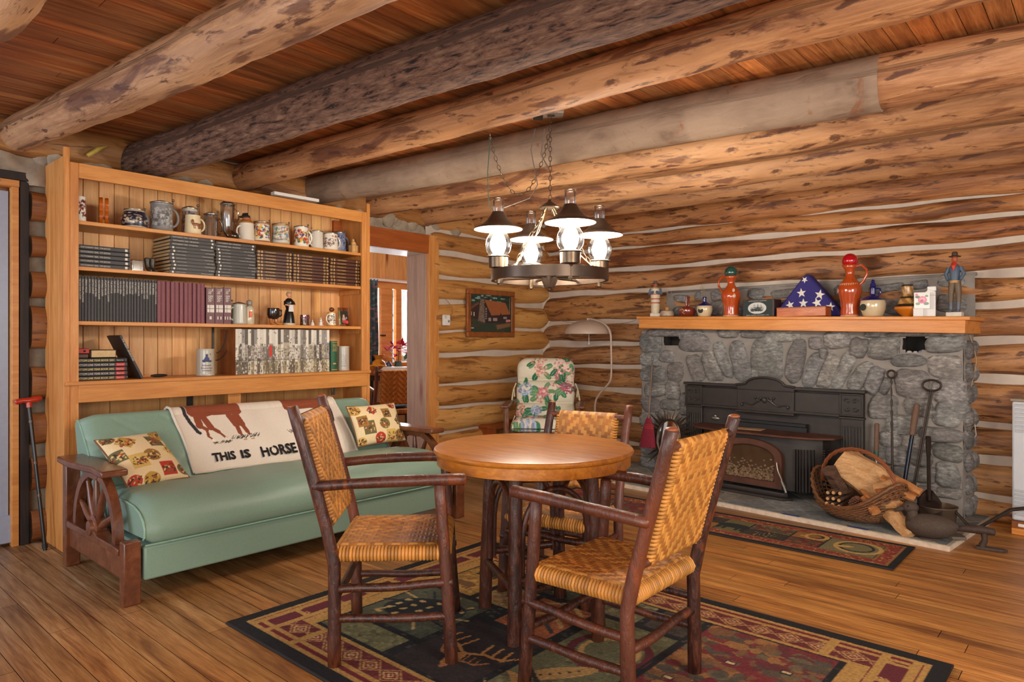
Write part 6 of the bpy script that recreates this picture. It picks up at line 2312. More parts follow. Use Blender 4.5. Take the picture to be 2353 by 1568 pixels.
def figure(t, h, robe, coat, hat, face, cowboy=False):
    """standing painted figurine of height h on a white base"""
    MB().box((0, 0, 0.015), (0.09, 0.06, 0.03)).build('base', plain('plaster_base', (206, 196, 180), 0.7), t, bev=0.004)
    z0 = 0.03
    H = h - z0
    sk_ = plain('painted_face', face, 0.4)
    mb = MB()
    if cowboy:
        for sg in (-1, 1):
            mb.tube([(sg * 0.02, -0.004, z0 + 0.004), (sg * 0.022, 0, z0 + H * 0.18)], [0.013, 0.012], 10).ball((sg * 0.022, -0.012, z0 + 0.008), 0.013, 8, (0.9, 1.5, 0.7))
        mb.build('boots', plain('blue_grey_boot', (84, 88, 98), 0.4), t)
        mb = MB()
        for sg in (-1, 1):
            mb.tube([(sg * 0.022, 0, z0 + H * 0.16), (sg * 0.021, 0, z0 + H * 0.32), (sg * 0.013, 0, z0 + H * 0.5)], [0.014, 0.019, 0.023], 12)
        mb.build('trousers', robe, t)
        mb = MB().tube([(0, 0, z0 + H * 0.48), (0, 0, z0 + H * 0.6), (0, 0, z0 + H * 0.72), (0, 0, z0 + H * 0.78)], [0.027, 0.029, 0.034, 0.018], 16)
        for sg in (-1, 1):
            mb.tube([(sg * 0.032, 0, z0 + H * 0.73), (sg * 0.052, 0.0, z0 + H * 0.62), (sg * 0.034, -0.016, z0 + H * 0.52)], [0.014, 0.012, 0.010], 10)
        mb.build('shirt', coat, t)
        MB().lathe([(0.029, z0 + H * 0.475), (0.031, z0 + H * 0.49), (0.029, z0 + H * 0.515)], 16).build('belt', plain('tan_belt', (178, 134, 72), 0.5), t)
        MB().tube([(0, -0.012, z0 + H * 0.78), (0, -0.03, z0 + H * 0.74), (0, -0.034, z0 + H * 0.67)], [0.018, 0.014, 0.003], 10).build('neckerchief', plain('red_scarf', (188, 50, 36), 0.5), t)
    else:
        mb.tube([(0, 0, z0), (0, 0, z0 + H * 0.3), (0, 0, z0 + H * 0.55), (0, 0, z0 + H * 0.75), (0, 0, z0 + H * 0.8)], [0.038, 0.04, 0.044, 0.038, 0.016], 16)
        mb.build('robe', robe, t)
        mb = MB()
        for sg in (-1, 1):
            mb.tube([(sg * 0.036, 0, z0 + H * 0.74), (sg * 0.050, -0.01, z0 + H * 0.6), (sg * 0.012, -0.046, z0 + H * 0.64)], [0.016, 0.016, 0.012], 10)
        mb.build('sleeves', coat, t)
        mb = MB()
        for q, c in ((0.30, 1), (0.42, 1), (0.56, 1)):
            mb.lathe([(0.041 + 0.006 * q, z0 + H * q), (0.042 + 0.006 * q, z0 + H * (q + 0.015)), (0.041 + 0.006 * q, z0 + H * (q + 0.03))], 16)
        mb.build('blanket_stripes', plain('red_stripe', (176, 66, 46), 0.5), t)
    mb = MB().ball((0, -0.002, z0 + H * 0.86), 0.0195, 14, (0.9, 1, 1.15)).tube([(0, 0, z0 + H * 0.77), (0, 0, z0 + H * 0.82)], 0.010, 8).ball((0, -0.022, z0 + H * 0.855), 0.0045, 6, (0.8, 1, 1.2))
    mb.build('head', sk_, t)
    MB().lathe([(0.0, z0 + H * 0.905), (0.034, z0 + H * 0.90), (0.036, z0 + H * 0.91), (0.018, z0 + H * 0.925), (0.017, z0 + H * 0.965), (0.012, z0 + H * 0.985), (0.0, z0 + H * 0.99)], 20, closed=False).build('hat', hat, t)


t = on_mantel('blanket_figurine', 'painted figurine in a grey hat and red striped blanket, left end of the mantel', 'figurine', 1506, 0.36, 0.5)
figure(t, 88 * SC, plain('cream_striped_robe', (208, 190, 160), 0.5, var=0.1, scale=60), plain('blue_sleeve', (86, 104, 122), 0.5), plain('grey_hat', (86, 84, 82), 0.6), (176, 88, 56))
t = on_mantel('pottery_ashtray', 'low cream and brown pottery pot with a cork stub', 'pot', 1533, 0.36)
MB().lathe([(0.05, 0), (0.06, 0.008), (0.062, 0.03), (0.056, 0.05), (0.03, 0.056)], 24).build('pot_body', plain('cream_brown_pottery', (168, 146, 122), 0.5, var=0.4, scale=30), t)
MB().lathe([(0.018, 0.055), (0.018, 0.082), (0.014, 0.085)], 14).build('cork', plain('cork', (178, 122, 68), 0.8), t)
t = on_mantel('red_pottery_vessel', 'squat glazed red brown vessel with an upright flat handle', 'pot', 1579, 0.36)
MB().lathe([(0.045, 0), (0.062, 0.012), (0.076, 0.045), (0.07, 0.07), (0.045, 0.085), (0.02, 0.09)], 28).build('body', glz('redbrown_glaze', (118, 46, 30)), t)
MB().tube([(-0.004, 0, 0.088), (-0.012, 0, 0.14), (-0.004, 0, 0.178), (0.014, 0, 0.17), (0.016, 0, 0.09)], 0.009, 10).build('handle', glz('redbrown_glaze', (118, 46, 30)), t)
MB().tube([(-0.03, -0.066, 0.055), (-0.005, -0.073, 0.065), (0.02, -0.073, 0.05), (0.0, -0.074, 0.035), (0.02, -0.07, 0.022)], 0.003, 6).build('painted_curl', plain('cream_slip', (206, 168, 140), 0.4), t)
for (px, w_, lab, hh, r1) in ((1619, 0.0, 'cream jug bottle with a dark blue neck, left of the orange pitcher', 46, 0.068), (2006, 0.0, 'cream jug bottle with a cobalt blue stoppered neck, right of the red ball pitcher', 64, 0.085)):
    t = on_mantel('jug_bottle', lab, 'bottle', px, 0.36, 0, None)
    q = r1 / 0.068
    MB().lathe([(0.045 * q, 0), (0.052 * q, 0.006), (0.064 * q, 0.04 * q), (0.067 * q, 0.07 * q), (0.062 * q, 0.092 * q)], 28).build('cream_body', glz('cream_glaze', (206, 184, 146)), t)
    mb = MB().lathe([(0.063 * q, 0.090 * q), (0.05 * q, 0.106 * q), (0.026 * q, 0.118 * q), (0.016 * q, 0.128 * q), (0.015 * q, 0.160 * q), (0.018 * q, 0.163 * q), (0.016 * q, 0.168 * q)], 28)
    blue = glz('cobalt_glaze', (26, 30, 92))
    mb.build('blue_neck', blue, t)
    if px > 1700:
        MB().lathe([(0.012, 0.205), (0.02, 0.215), (0.018, 0.235), (0.010, 0.24), (0.014, 0.252), (0.006, 0.262)], 18).build('stopper', blue, t)
        MB().tube([(0.02, 0, 0.20), (0.045, 0, 0.196), (0.05, 0, 0.165), (0.035, 0, 0.15)], 0.007, 8).build('handle', blue, t)
    ax = -1 if px > 1700 else 0
    MB().lathe([(0.024, 0), (0.024, 0.003), (0.0, 0.004)], 24, (-0.03 * q * abs(ax), -0.062 * q, 0.052 * q), axis=(-0.35 if ax else 0, -1, 0.05)).build('round_seal', plain('green_black_seal', (36, 46, 40), 0.4), t)
    if px < 1700:
        MB().tube([(0, 0, 0.168), (-0.01, 0, 0.20), (-0.045, 0, 0.255)], 0.002, 5).tube([(0, 0, 0.168), (-0.004, 0, 0.22), (-0.03, 0, 0.275)], 0.002, 5).build('dried_stem', plain('dry_grass', (150, 126, 84), 0.9), t)
# the two orange pitchers with balls resting in the mouth
og = glz('orange_slip_glaze', (176, 70, 24))
for (px, sgn, ball, lab, zf) in ((1680, -1, ((34, 70, 60), 'dark marbled green ball resting in the mouth of the left orange pitcher'), 'tall orange glazed pitcher with its handle on the left', 0.94),
                                 (1953, 1, ((176, 16, 26), 'shiny red ball resting in the mouth of the right orange pitcher'), 'tall orange glazed pitcher with its handle on the right', 1.05)):
    t = on_mantel('orange_pitcher', lab, 'pitcher', px, 0.33)
    k = zf
    prof = [(0.060, 0.0), (0.062, 0.008), (0.064, 0.03), (0.060, 0.06), (0.066, 0.11), (0.078, 0.16), (0.082, 0.195), (0.070, 0.228), (0.046, 0.255), (0.030, 0.28), (0.028, 0.305), (0.038, 0.335), (0.056, 0.358), (0.050, 0.360), (0.022, 0.32)]
    MB().lathe([(r_, z * k) for r_, z in prof], 36).build('body', og, t, sharp=2.0)
    MB().lathe([(0.061, 0.0), (0.063, 0.004), (0.0635, 0.012)], 30).build('unglazed_foot', plain('bare_clay', (200, 150, 116), 0.8), t)
    MB().tube([(sgn * 0.038, 0, 0.345 * k), (sgn * 0.08, 0, 0.355 * k), (sgn * 0.115, 0, 0.32 * k), (sgn * 0.115, 0, 0.28 * k), (sgn * 0.09, 0, 0.235 * k), (sgn * 0.07, 0, 0.22 * k)], 0.009, 10).build('handle', og, t)
    mb = MB()
    if sgn < 0:
        for (x, z, r_) in ((0.052, 0.215, 0.017), (0.056, 0.17, 0.02)):
            mb.ball((x, -0.055, z), r_, 10, (0.8, 0.35, 1))
    else:
        for q in range(11):
            an = -1.0 + q * 0.2
            mb.tube([(0.079 * math.sin(an) * 0.9, -0.079 * math.cos(an) * 0.92, 0.215), (0.079 * math.sin(an + .1) * 0.84, -0.079 * math.cos(an + .1) * 0.86, 0.24)], 0.0045, 6)
        mb.tube([(-0.068, -0.046, 0.19 + 0.014), (-0.056, -0.062, 0.19), (-0.068, -0.046, 0.176), (-0.078, -0.03, 0.19), (-0.068, -0.046, 0.204)], 0.003, 6)
    mb.build('slip_decoration', plain('cream_slip', (206, 168, 140), 0.4), t)
    s = on_w(px, 724, 0.33)[0]
    b = wthing('ball', ball[1], 'ball', s, 0.33, mz(s) + 0.360 * k + 0.030)
    MB().ball((0, 0, 0), 0.054, 24).build('sphere', glz('green_marble' if sgn < 0 else 'cherry_red', ball[0], 0.5 if sgn < 0 else 0.03), b)
# black framed etching box
t = on_mantel('commemorative_box', 'black box with an oval white etching on its front', 'box', 1748, 0.34, 0.0)
MB().box((0, 0.02, 0.068), (0.265, 0.12, 0.136)).build('case', plain('brown_side', (60, 38, 28), 0.4), t, bev=0.003)
ras = Ras(0.245, 0.136, 0.0022, (34, 44, 42))
ras.ell(0.118, 0.068, 0.078, 0.046, (196, 196, 190))
gg = random.Random(2)
for _ in range(60):
    ras.line(0.118 + gg.uniform(-.06, .05), 0.068 + gg.uniform(-.03, .01), 0.118 + gg.uniform(-.05, .06), 0.068 + gg.uniform(-.03, .01), 0.0022, (40, 44, 44))
for xx in (0.095, 0.125, 0.15):
    ras.line(xx, 0.07, xx, 0.10, 0.003, (40, 44, 44))
    ras.line(xx - 0.012, 0.085, xx + 0.012, 0.085, 0.002, (40, 44, 44))
P = np.zeros((ras.nx, ras.ny, 3))
P[..., 0] = ras.X - 0.1275
P[..., 1] = -0.0415
P[..., 2] = ras.Y
MB().grid(P, ras.A).build('etched_face', M['matte_print'], t)
mb = MB()
wm = Matrix(((1, 0, 0, 0), (0, 0, -1, 0), (0, 1, 0, 0), (0, 0, 0, 1)))     # text facing -Y
text_mb(mb, 'LIMITED EDITION COLLECTION', 0.15, 0.007, Matrix.Translation((-0.005, -0.042, 0.125)) @ wm)
text_mb(mb, 'PEARL HARBOR, DECEMBER 7, 1941', 0.19, 0.007, Matrix.Translation((-0.005, -0.042, 0.011)) @ wm)
mb.build('lettering', M['silver_ink'], t, smooth=False)
# folded flag
t = on_mantel('folded_flag', 'triangle folded dark blue flag with white stars', 'flag', 1858, 0.25)
fw, fh = 0.53, 0.335
tri = [(-fw / 2, 0.0), (-fw / 2 + 0.02, 0.045), (-0.015, fh - 0.01), (0.015, fh - 0.008), (fw / 2 - 0.02, 0.05), (fw / 2, 0.0)]
MB().prism(tri, -0.045, 0.045, 'xz').build('folded_cloth', plain('navy_cloth', (44, 36, 104), 0.85, var=0.08, scale=8), t, bev=0.022)
mb = MB()


def star(cx, cz, r, rot=0.0):
    pts = []
    for q in range(10):
        an = PI / 2 + q * PI / 5 + rot
        rr = r if q % 2 == 0 else r * 0.4
        pts.append((cx + rr * math.cos(an), cz + rr * math.sin(an)))
    mb.prism(pts, -0.047, -0.044, 'xz')


star(-0.035, 0.185, 0.038, 0.1)
star(0.105, 0.165, 0.040, -0.2)
star(-0.125, 0.095, 0.036, 0.3)
star(-0.02, 0.105, 0.038, 0.0)
star(0.085, 0.105, 0.040, 0.3)
star(0.185, 0.07, 0.036, -0.1)
star(-0.01, 0.285, 0.026, 0.6)
mb.build('stars', plain('white_embroidery', (222, 214, 200), 0.9), t)
t = on_mantel('cedar_box', 'small orange cedar box in front of the folded flag', 'box', 1846, 0.385)
MB().box((0, 0, 0.036), (0.375, 0.10, 0.072)).build('box_body', wood('cedar', (140, 62, 24), (186, 96, 42), (206, 128, 66), (1.2, 9, 9), 4, 0.35), t, bev=0.004)
MB().box((0, 0, 0.066), (0.377, 0.102, 0.003)).build('lid_seam', M['brownleather'], t)
# painted vase
t = on_mantel('painted_vase', 'small banded mustard vase with painted scenes', 'vase', 2085, 0.36)


def vcol(a, z, i):
    if z < 0.07:
        return lin((192, 110, 24))
    if z < 0.085 or 0.125 < z < 0.14 or z > 0.205:
        return lin((40, 30, 26))
    return lin((150, 100, 50)) if math.sin(a * 5 + z * 90) > 0 else lin((190, 150, 84))


prof = [(0.030, 0), (0.034, 0.006), (0.05, 0.02), (0.078, 0.05), (0.08, 0.062), (0.07, 0.078), (0.056, 0.1), (0.05, 0.115), (0.04, 0.14), (0.032, 0.15), (0.034, 0.17), (0.036, 0.2), (0.034, 0.218), (0.03, 0.218)]
pr2 = []
for a_, b_ in zip(prof, prof[1:]):
    for q in range(4):
        pr2.append((a_[0] + (b_[0] - a_[0]) * q / 4, a_[1] + (b_[1] - a_[1]) * q / 4))
MB().lathe([(r_, z) for r_, z in pr2], 32, colf=vcol).build('body', M['paint'], t, sharp=2)
# rose milk carton creamer
t = on_mantel('rose_milk_carton', 'white ceramic milk carton shape printed with a pink rose', 'ornament', 2127, 0.37, 0.25)
MB().box((0.01, 0.02, 0.07), (0.095, 0.09, 0.14)).prism([(-0.0375, 0.14), (0.0575, 0.14), (0.0575, 0.165), (0.02, 0.185), (0.0, 0.165)], -0.02, 0.06, 'xz').box((0.035, 0.02, 0.185), (0.05, 0.075, 0.03)).build('carton_body', M['white'], t, bev=0.003)
MB().box((-0.04, -0.005, 0.028), (0.06, 0.09, 0.056)).build('drawer', M['white'], t, bev=0.003)
ras = Ras(0.09, 0.105, 0.002, (226, 220, 212))
for (x, y, rx, ry, c) in ((0.02, 0.075, .014, .009, (84, 120, 84)), (0.07, 0.03, .016, .01, (84, 120, 84)), (0.022, 0.03, .014, .009, (110, 140, 90)), (0.072, 0.08, .01, .007, (120, 150, 96)), (0.048, 0.055, .026, .024, (206, 90, 120)), (0.048, 0.058, .018, .015, (226, 150, 168)), (0.045, 0.05, .010, .008, (178, 50, 86)), (0.015, 0.09, .008, .008, (214, 120, 140))):
    ras.ell(x, y, rx, ry, c)
P = np.zeros((ras.nx, ras.ny, 3))
P[..., 0] = ras.X - 0.065
P[..., 1] = -0.0515
P[..., 2] = ras.Y + 0.055
MB().grid(P, ras.A).build('rose_print', M['paint'], t)
MB().box((-0.02, -0.04, 0.105), (0.09, 0.02, 0.107)).build('front_tile', M['white'], t)
t = on_mantel('cowboy_figurine', 'standing cowboy figurine with red neckerchief and brown hat, right end of the mantel', 'figurine', 2194, 0.34, 0.0)
figure(t, 116 * SC, plain('brown_trousers', (96, 76, 54), 0.5), plain('blue_shirt', (74, 90, 108), 0.5), plain('brown_hat', (70, 48, 36), 0.5), (190, 104, 60), True)

# ------------------------------------------------------------------ hearth tools
wi = M['wrought']


def tool(label, name, px0, py0, px1, py1, d_top, d_bot):
    s0, z0 = on_w(px0, py0, d_top)
    s1, z1 = on_w(px1, py1, d_bot)
    z1 = max(z1, HH + 0.01)
    t = wthing(name, label, 'fire tool', s1, d_bot, z1)
    return t, Vector((0, 0, 0)), Vector((s0 - s1, d_bot - d_top, z0 - z1))


def lerp_pts(a, b, n):
    return [tuple(a.lerp(b, i / n)) for i in range(n + 1)]


t, a, b = tool('tall twisted iron poker with a ring top leaning on the chimney', 'fire_poker', 2048, 858, 2051, 1135, 0.35, 0.42)
b2 = b * 0.96
MB().tube(lerp_pts(a, b2, 30), [0.008 if q < 16 else 0.0125 - 0.0003 * q + 0.003 * math.sin(q * 2.2) for q in range(31)], 8).build('shaft', wi, t)
MB().tube([tuple(b2 + Vector((0.026 * math.sin(q * PI / 8), 0, 0.026 - 0.026 * math.cos(q * PI / 8)))) for q in range(16)], 0.007, 8, closed=True).build('ring', wi, t)
t, a, b = tool('iron fire fork with a wide open ring handle', 'fire_fork', 2141, 905, 2100, 1120, 0.36, 0.46)
MB().tube([tuple(b + Vector((-0.02 * math.sin(0) + 0.055 * math.cos(q * PI / 10), 0, 0.055 + 0.036 * math.sin(q * PI / 10)))) for q in range(20)], 0.007, 8, closed=True).build('ring', wi, t)
b3 = b + Vector((0, 0, 0.02))
mb = MB()
for o in (-0.006, 0.006):
    mb.tube([(p[0] + o, p[1], p[2]) for p in lerp_pts(a, b3, 10)], 0.0055, 8)
mb.build('shaft', wi, t)
t, a, b = tool('fire tool with a worn brown wooden grip and dark steel shaft', 'fire_tongs', 2107, 930, 2075, 1130, 0.36, 0.48)
c = a.lerp(b, 0.65)
MB().tube(lerp_pts(c, b, 6), [0.018, 0.019, 0.02, 0.021, 0.021, 0.02, 0.016], 12, dome=True).build('wooden_grip', plain('worn_grip', (104, 76, 58), 0.7), t)
MB().tube(lerp_pts(a, c, 4), 0.0125, 10).build('shaft', plain('blue_black_steel', (40, 42, 50), 0.2, 0.8), t)
t, a, b = tool('short hearth brush with green banded wooden grip behind the log basket', 'hearth_brush', 2015, 975, 2012, 1125, 0.36, 0.42)
c = a.lerp(b, 0.5)
MB().tube(lerp_pts(c, b, 5), 0.016, 12, dome=True).build('wooden_grip', plain('worn_grip', (104, 76, 58), 0.7), t)
MB().tube(lerp_pts(a, c, 3), 0.012, 10).build('ferrule', M['pewter'], t)
MB().tube(lerp_pts(a.lerp(b, 0.47), a.lerp(b, 0.58), 2), 0.0165, 12).build('green_band', plain('green_band', (40, 76, 58), 0.5), t)
t, a, b = tool('small iron ash shovel standing on its blade against the chimney', 'ash_shovel', 2133, 1005, 2136, 1215, 0.38, 0.80)
MB().tube(lerp_pts(a.lerp(b, 0.28), b, 6), [0.011] * 5 + [0.016, 0.016], 10).build('handle', wi, t)
mb = MB()
P = np.zeros((9, 8, 3))
for i in range(9):
    for j in range(8):
        u, v = i / 8 * 2 - 1, j / 7
        p = a.lerp(b, 0.40 * v)
        wv = 0.068 * (1 if v < 0.75 else 1 - (v - 0.75) * 3)
        P[i, j] = (p.x + u * wv, p.y - 0.012 * (1 - u * u) * -1, p.z)
mb.grid(P)
mb.build('blade', wi, t, solid=0.003)

# broom on its hook
s0, z0 = on_w(1500, 830, 0.35)
s1, z1 = on_w(1484, 1052, 0.56)
t = wthing('hearth_broom', 'red bristled hearth broom hanging from the chimney stones', 'broom', s0, 0.36, z0)
dv = Vector((s1 - s0, -0.19, z1 - z0))
MB().tube(lerp_pts(Vector((0, 0, -0.03)), dv * 0.60, 6), 0.010, 10).build('handle', plain('grey_wood_handle', (112, 94, 80), 0.6), t)
MB().tube([(0, 0, 0.05), (0.012, 0, 0.02), (0, 0, -0.03), (-0.010, 0, 0.02), (0, 0, 0.05)], 0.002, 5).build('hanging_cord', M['matblack'], t)
mb = MB()
c0 = dv * 0.58
prof = [(0.012, 0.0), (0.03, 0.03), (0.052, 0.09), (0.066, 0.15), (0.078, 0.22), (0.085, 0.28)]
P = np.zeros((49, len(prof) * 3, 3))
gg = random.Random(1)
for i in range(49):
    an = 2 * PI * i / 48
    jag = gg.uniform(-0.012, 0.012) if i < 48 else 0
    for j in range(len(prof) * 3):
        q = j / (len(prof) * 3 - 1) * (len(prof) - 1)
        k0 = min(int(q), len(prof) - 2)
        r_ = prof[k0][0] + (prof[k0 + 1][0] - prof[k0][0]) * (q - k0)
        z_ = prof[k0][1] + (prof[k0 + 1][1] - prof[k0][1]) * (q - k0)
        r_ *= 1 + 0.05 * math.sin(an * 24)
        P[i, j] = (c0.x + r_ * math.cos(an) - z_ * 0.05, c0.y + r_ * 0.4 * math.sin(an), c0.z - z_ + (jag if j > 12 else 0))
mb.grid(P)
mb.build('bristles', plain('crimson_bristle', (124, 26, 44), 0.9, var=0.35, scale=150), t, sharp=3.2)
mb = MB()
for z_ in (0.075, 0.09, 0.105):
    mb.tube([(c0.x + 0.054 * math.cos(q * PI / 8), c0.y + 0.024 * math.sin(q * PI / 8), c0.z - z_) for q in range(16)], 0.0025, 6, closed=True)
mb.build('binding', plain('red_twine', (196, 66, 50), 0.8), t)

# sunburst mirror standing on the hearth
s1, z1 = on_w(1532, 1008, 0.48)
t = wthing('sunburst_mirror', 'metal sunburst framed oval mirror leaning against the chimney', 'mirror', s1, 0.44, HH)
cz = z1 - HH + 0.0
tl = Matrix.Rotation(-0.16, 3, 'X')
mb = MB()
for q in range(36):
    an = 2 * PI * q / 36
    L = 0.225 + 0.045 * (q % 3)
    if cz + L * 1.05 * math.sin(an) < 0.01:
        L = min(L, (cz - 0.01) / max(0.05, -math.sin(an)))
    w_ = 0.016
    ca, sa = math.cos(an), math.sin(an)
    for sg in (-1, 1):
        v = [Vector((0.11 * ca - sg * w_ * sa, 0, 0.15 * sa + sg * w_ * ca)), Vector((0.11 * ca, -0.012, 0.15 * sa)), Vector((L * ca, -0.003, L * sa))]
        mb.add([tuple(tl @ x + Vector((0, 0.0, cz))) for x in v], [(0, 1, 2)])
mb.build('rays', plain('antiqued_metal_ray', (92, 80, 66), 0.35, 0.8, var=0.3), t, smooth=False, solid=0.003)
pr = [tuple(tl @ Vector((0.118 * math.cos(2 * PI * q / 40), -0.012, 0.158 * math.sin(2 * PI * q / 40))) + Vector((0, 0, cz))) for q in range(40)]
MB().tube(pr, 0.010, 8, closed=True).build('frame', M['bronze'], t)
mb = MB()
v = [tuple(tl @ Vector((0.112 * math.cos(2 * PI * q / 40), -0.013, 0.152 * math.sin(2 * PI * q / 40))) + Vector((0, 0, cz))) for q in range(40)]
mb.add(v, [tuple(range(40))])
m_, nt_, bs_ = nodes_of('mirror_glass')
bs_.inputs['Metallic'].default_value = 1
bs_.inputs['Roughness'].default_value = 0.04
bs_.inputs['Base Color'].default_value = (0.8, 0.82, 0.8, 1)
mb.build('mirror_glass', m_, t, smooth=False)

# ------------------------------------------------------------------ log basket and firewood
BS, BD = 3.665, 0.80
bk = wthing('log_basket', 'wicker log basket with a twisted arched handle, full of firewood', 'basket', BS, BD, HH, -0.38)
wk = plain('brown_wicker', (112, 72, 40), 0.6, var=0.3, scale=30)
LX, LY = 0.31, 0.21


def bask(u, v):
    """u around, v 0 bottom .. 1 rim; boat shape higher at both ends"""
    ca, sa = math.cos(u), math.sin(u)
    k = 0.45 + 0.55 * math.sin(PI / 2 * min(1, v * 1.0)) ** 0.8
    rim = 0.085 + 0.19 * abs(ca) ** 2.4
    return (LX * ca * k * (1 + 0.04 * v), LY * sa * k, 0.012 + rim * v ** 1.5)


mb = MB()
for r_ in range(13):
    v = 0.02 + 0.98 * r_ / 12
    pts = []
    for q in range(72):
        p = Vector(bask(2 * PI * q / 72, v))
        nrm = Vector((p.x / LX, p.y / LY, 0)).normalized()
        p += nrm * 0.004 * (1 if (q + r_) % 2 else -1)
        pts.append(tuple(p))
    mb.tube(pts, 0.0062 if r_ < 12 else 0.011, 6, closed=True)
mb.build('woven_sides', wk, bk)
mb = MB()
for q in range(36):
    mb.tube([bask(2 * PI * q / 36, v) for v in (0.02, 0.3, 0.6, 0.85, 1.0)], 0.004, 5)
mb.build('stakes', wk, bk)
MB().prism([(LX * 0.47 * math.cos(2 * PI * q / 30), LY * 0.47 * math.sin(2 * PI * q / 30)) for q in range(30)], 0.004, 0.014).build('bottom', wk, bk)
mb = MB()
for k in range(3):
    pts = []
    for q in range(61):
        an = PI * q / 60
        p = Vector((-LX * 0.95 * math.cos(an), 0.0, 0.20 + 0.25 * math.sin(an) ** 0.85))
        tw = q * 0.55 + k * 2.09
        rad = Vector((-math.cos(an), 0, math.sin(an)))
        p += rad * 0.007 * math.cos(tw) + Vector((0, 1, 0)) * 0.007 * math.sin(tw)
        pts.append(tuple(p))
    mb.tube(pts, 0.008, 8)
mb.build('twisted_handle', plain('red_brown_handle', (134, 74, 40), 0.45), bk)
# wooden slats under the basket
for k, (ds, dd) in enumerate(((-0.16, 0.09), (-0.02, 0.22))):
    pass


def firewood(label, s, d, z, L, a, b, rot, mat='pale', seed=0, group=None):
    t = wthing('firewood', label, 'firewood', s, d, z, 0, group)
    gg = random.Random(seed)
    base = [(-a, -b * 0.6), (-a * 0.2, -b), (a, -b * 0.5), (a * 0.8, b * 0.5), (-a * 0.1, b), (-a * 0.9, b * 0.4)]
    mb = MB()
    n = 6
    P = []
    for i in range(n + 1):
        k = 1 + gg.uniform(-0.06, 0.06)
        for x, y in base:
            P.append((L * (i / n - 0.5), x * k + gg.uniform(-.003, .003), y * k + gg.uniform(-.003, .003)))
    F = [(i * 6 + j, i * 6 + (j + 1) % 6, (i + 1) * 6 + (j + 1) % 6, (i + 1) * 6 + j) for i in range(n) for j in range(6)]
    F += [(5, 4, 3, 2, 1, 0), tuple(n * 6 + j for j in range(6))]
    mb.add(P, F)
    mb.xf(Matrix(rot).to_4x4())
    mt_ = wood('split_' + mat, *{'pale': ((164, 114, 68), (204, 156, 104), (222, 182, 134)), 'orange': ((148, 84, 40), (186, 122, 66), (206, 150, 92)), 'dark': ((60, 40, 30), (92, 64, 46), (120, 86, 62))}[mat], (3, 9, 9), 4, 0.8, bmp=0.4) if ('split_' + mat) not in M else M['split_' + mat]
    M['split_' + mat] = mt_
    mb.build('split_wood', mt_, t, smooth=False)
    return t


def E_(x, y, z):
    return (Matrix.Rotation(z, 3, 'Z') @ Matrix.Rotation(y, 3, 'Y') @ Matrix.Rotation(x, 3, 'X'))


firewood('big pale split log lying across the top of the basket', BS + 0.02, BD - 0.05, HH + 0.285, 0.34, 0.115, 0.045, E_(1.15, 0.5, 0.0), 'pale', 1)
firewood('dark barked log at the left rear of the basket', BS - 0.13, BD - 0.02, HH + 0.20, 0.26, 0.055, 0.05, E_(0.2, 0.9, 1.2), 'dark', 2)
firewood('long pale wedge sticking out of the basket front onto the tiles', BS + 0.29, BD + 0.16, HH + 0.075, 0.26, 0.05, 0.028, E_(0.9, 0.5, -0.55), 'pale', 3)
kspec = [(0.10, 0.10, 0.16, 0.14, 'orange'), (0.16, 0.06, 0.19, 0.15, 'orange'), (0.22, 0.05, 0.17, 0.16, 'orange'), (0.20, 0.10, 0.13, 0.15, 'pale'), (0.26, 0.0, 0.20, 0.14, 'orange'),
         (0.13, 0.14, 0.12, 0.14, 'orange'), (0.28, -0.04, 0.24, 0.15, 'orange'), (0.21, -0.02, 0.25, 0.13, 'orange'), (0.17, 0.02, 0.24, 0.12, 'pale')]
kl = ['at the middle of the pile', 'just under the big log', 'in the centre right', 'low in the front', 'near the right rim', 'lowest above the pine cone', 'highest at the right rear', 'behind the duck head', 'wedged beside the big log']
for q, (ds, dd, z, L, mm) in enumerate(kspec):
    gg = random.Random(q + 30)
    firewood('short split kindling piece %s of the basket' % kl[q], BS + ds + 0.02, BD + dd + 0.045, HH + z + 0.025, L * 1.15, gg.uniform(0.022, 0.034), gg.uniform(0.014, 0.022), E_(gg.uniform(-.8, .8), gg.uniform(-.5, .5), gg.uniform(-1.2, 0.3)), mm, q + 30, 'split kindling in the basket')
# bundle of round twigs at the left of the basket
for q in range(9):
    gg = random.Random(q + 60)
    t = wthing('twig', 'cut round stick with a pale end, %s of the nine in the basket twig bundle' % ordn[q].replace('leftmost', 'first'), 'twig', BS - 0.12 + 0.036 * (q % 3), BD + 0.10 - 0.01 * (q // 3), HH + 0.105 + 0.034 * (q // 3), 0, 'cut sticks in the basket')
    dv = Vector((gg.uniform(-.05, .05), -1, gg.uniform(-.1, .1))).normalized()
    MB().tube([tuple(dv * -0.12), tuple(dv * 0.0), tuple(dv * 0.08)], 0.0125, 10).build('bark', M['split_dark'], t)
    MB().tube([tuple(dv * 0.0795), tuple(dv * 0.082)], 0.0105, 10).build('cut_end', plain('cut_end', (196, 150, 96), 0.8), t)
t = wthing('pine_cone', 'open brown pine cone at the front of the basket', 'pine cone', BS + 0.06, BD + 0.165, HH + 0.135)
mb = MB()
for q in range(90):
    z = q / 90
    an = q * 2.4
    r_ = 0.042 * math.sin(PI * min(0.98, z * 0.9 + 0.1)) ** 0.8
    mb.ball((r_ * math.cos(an), r_ * math.sin(an), -0.045 + 0.09 * z), 0.0105, 6, (1, 1, 0.4))
mb.build('scales', plain('cone_brown', (116, 74, 54), 0.8, var=0.35, scale=90), t)

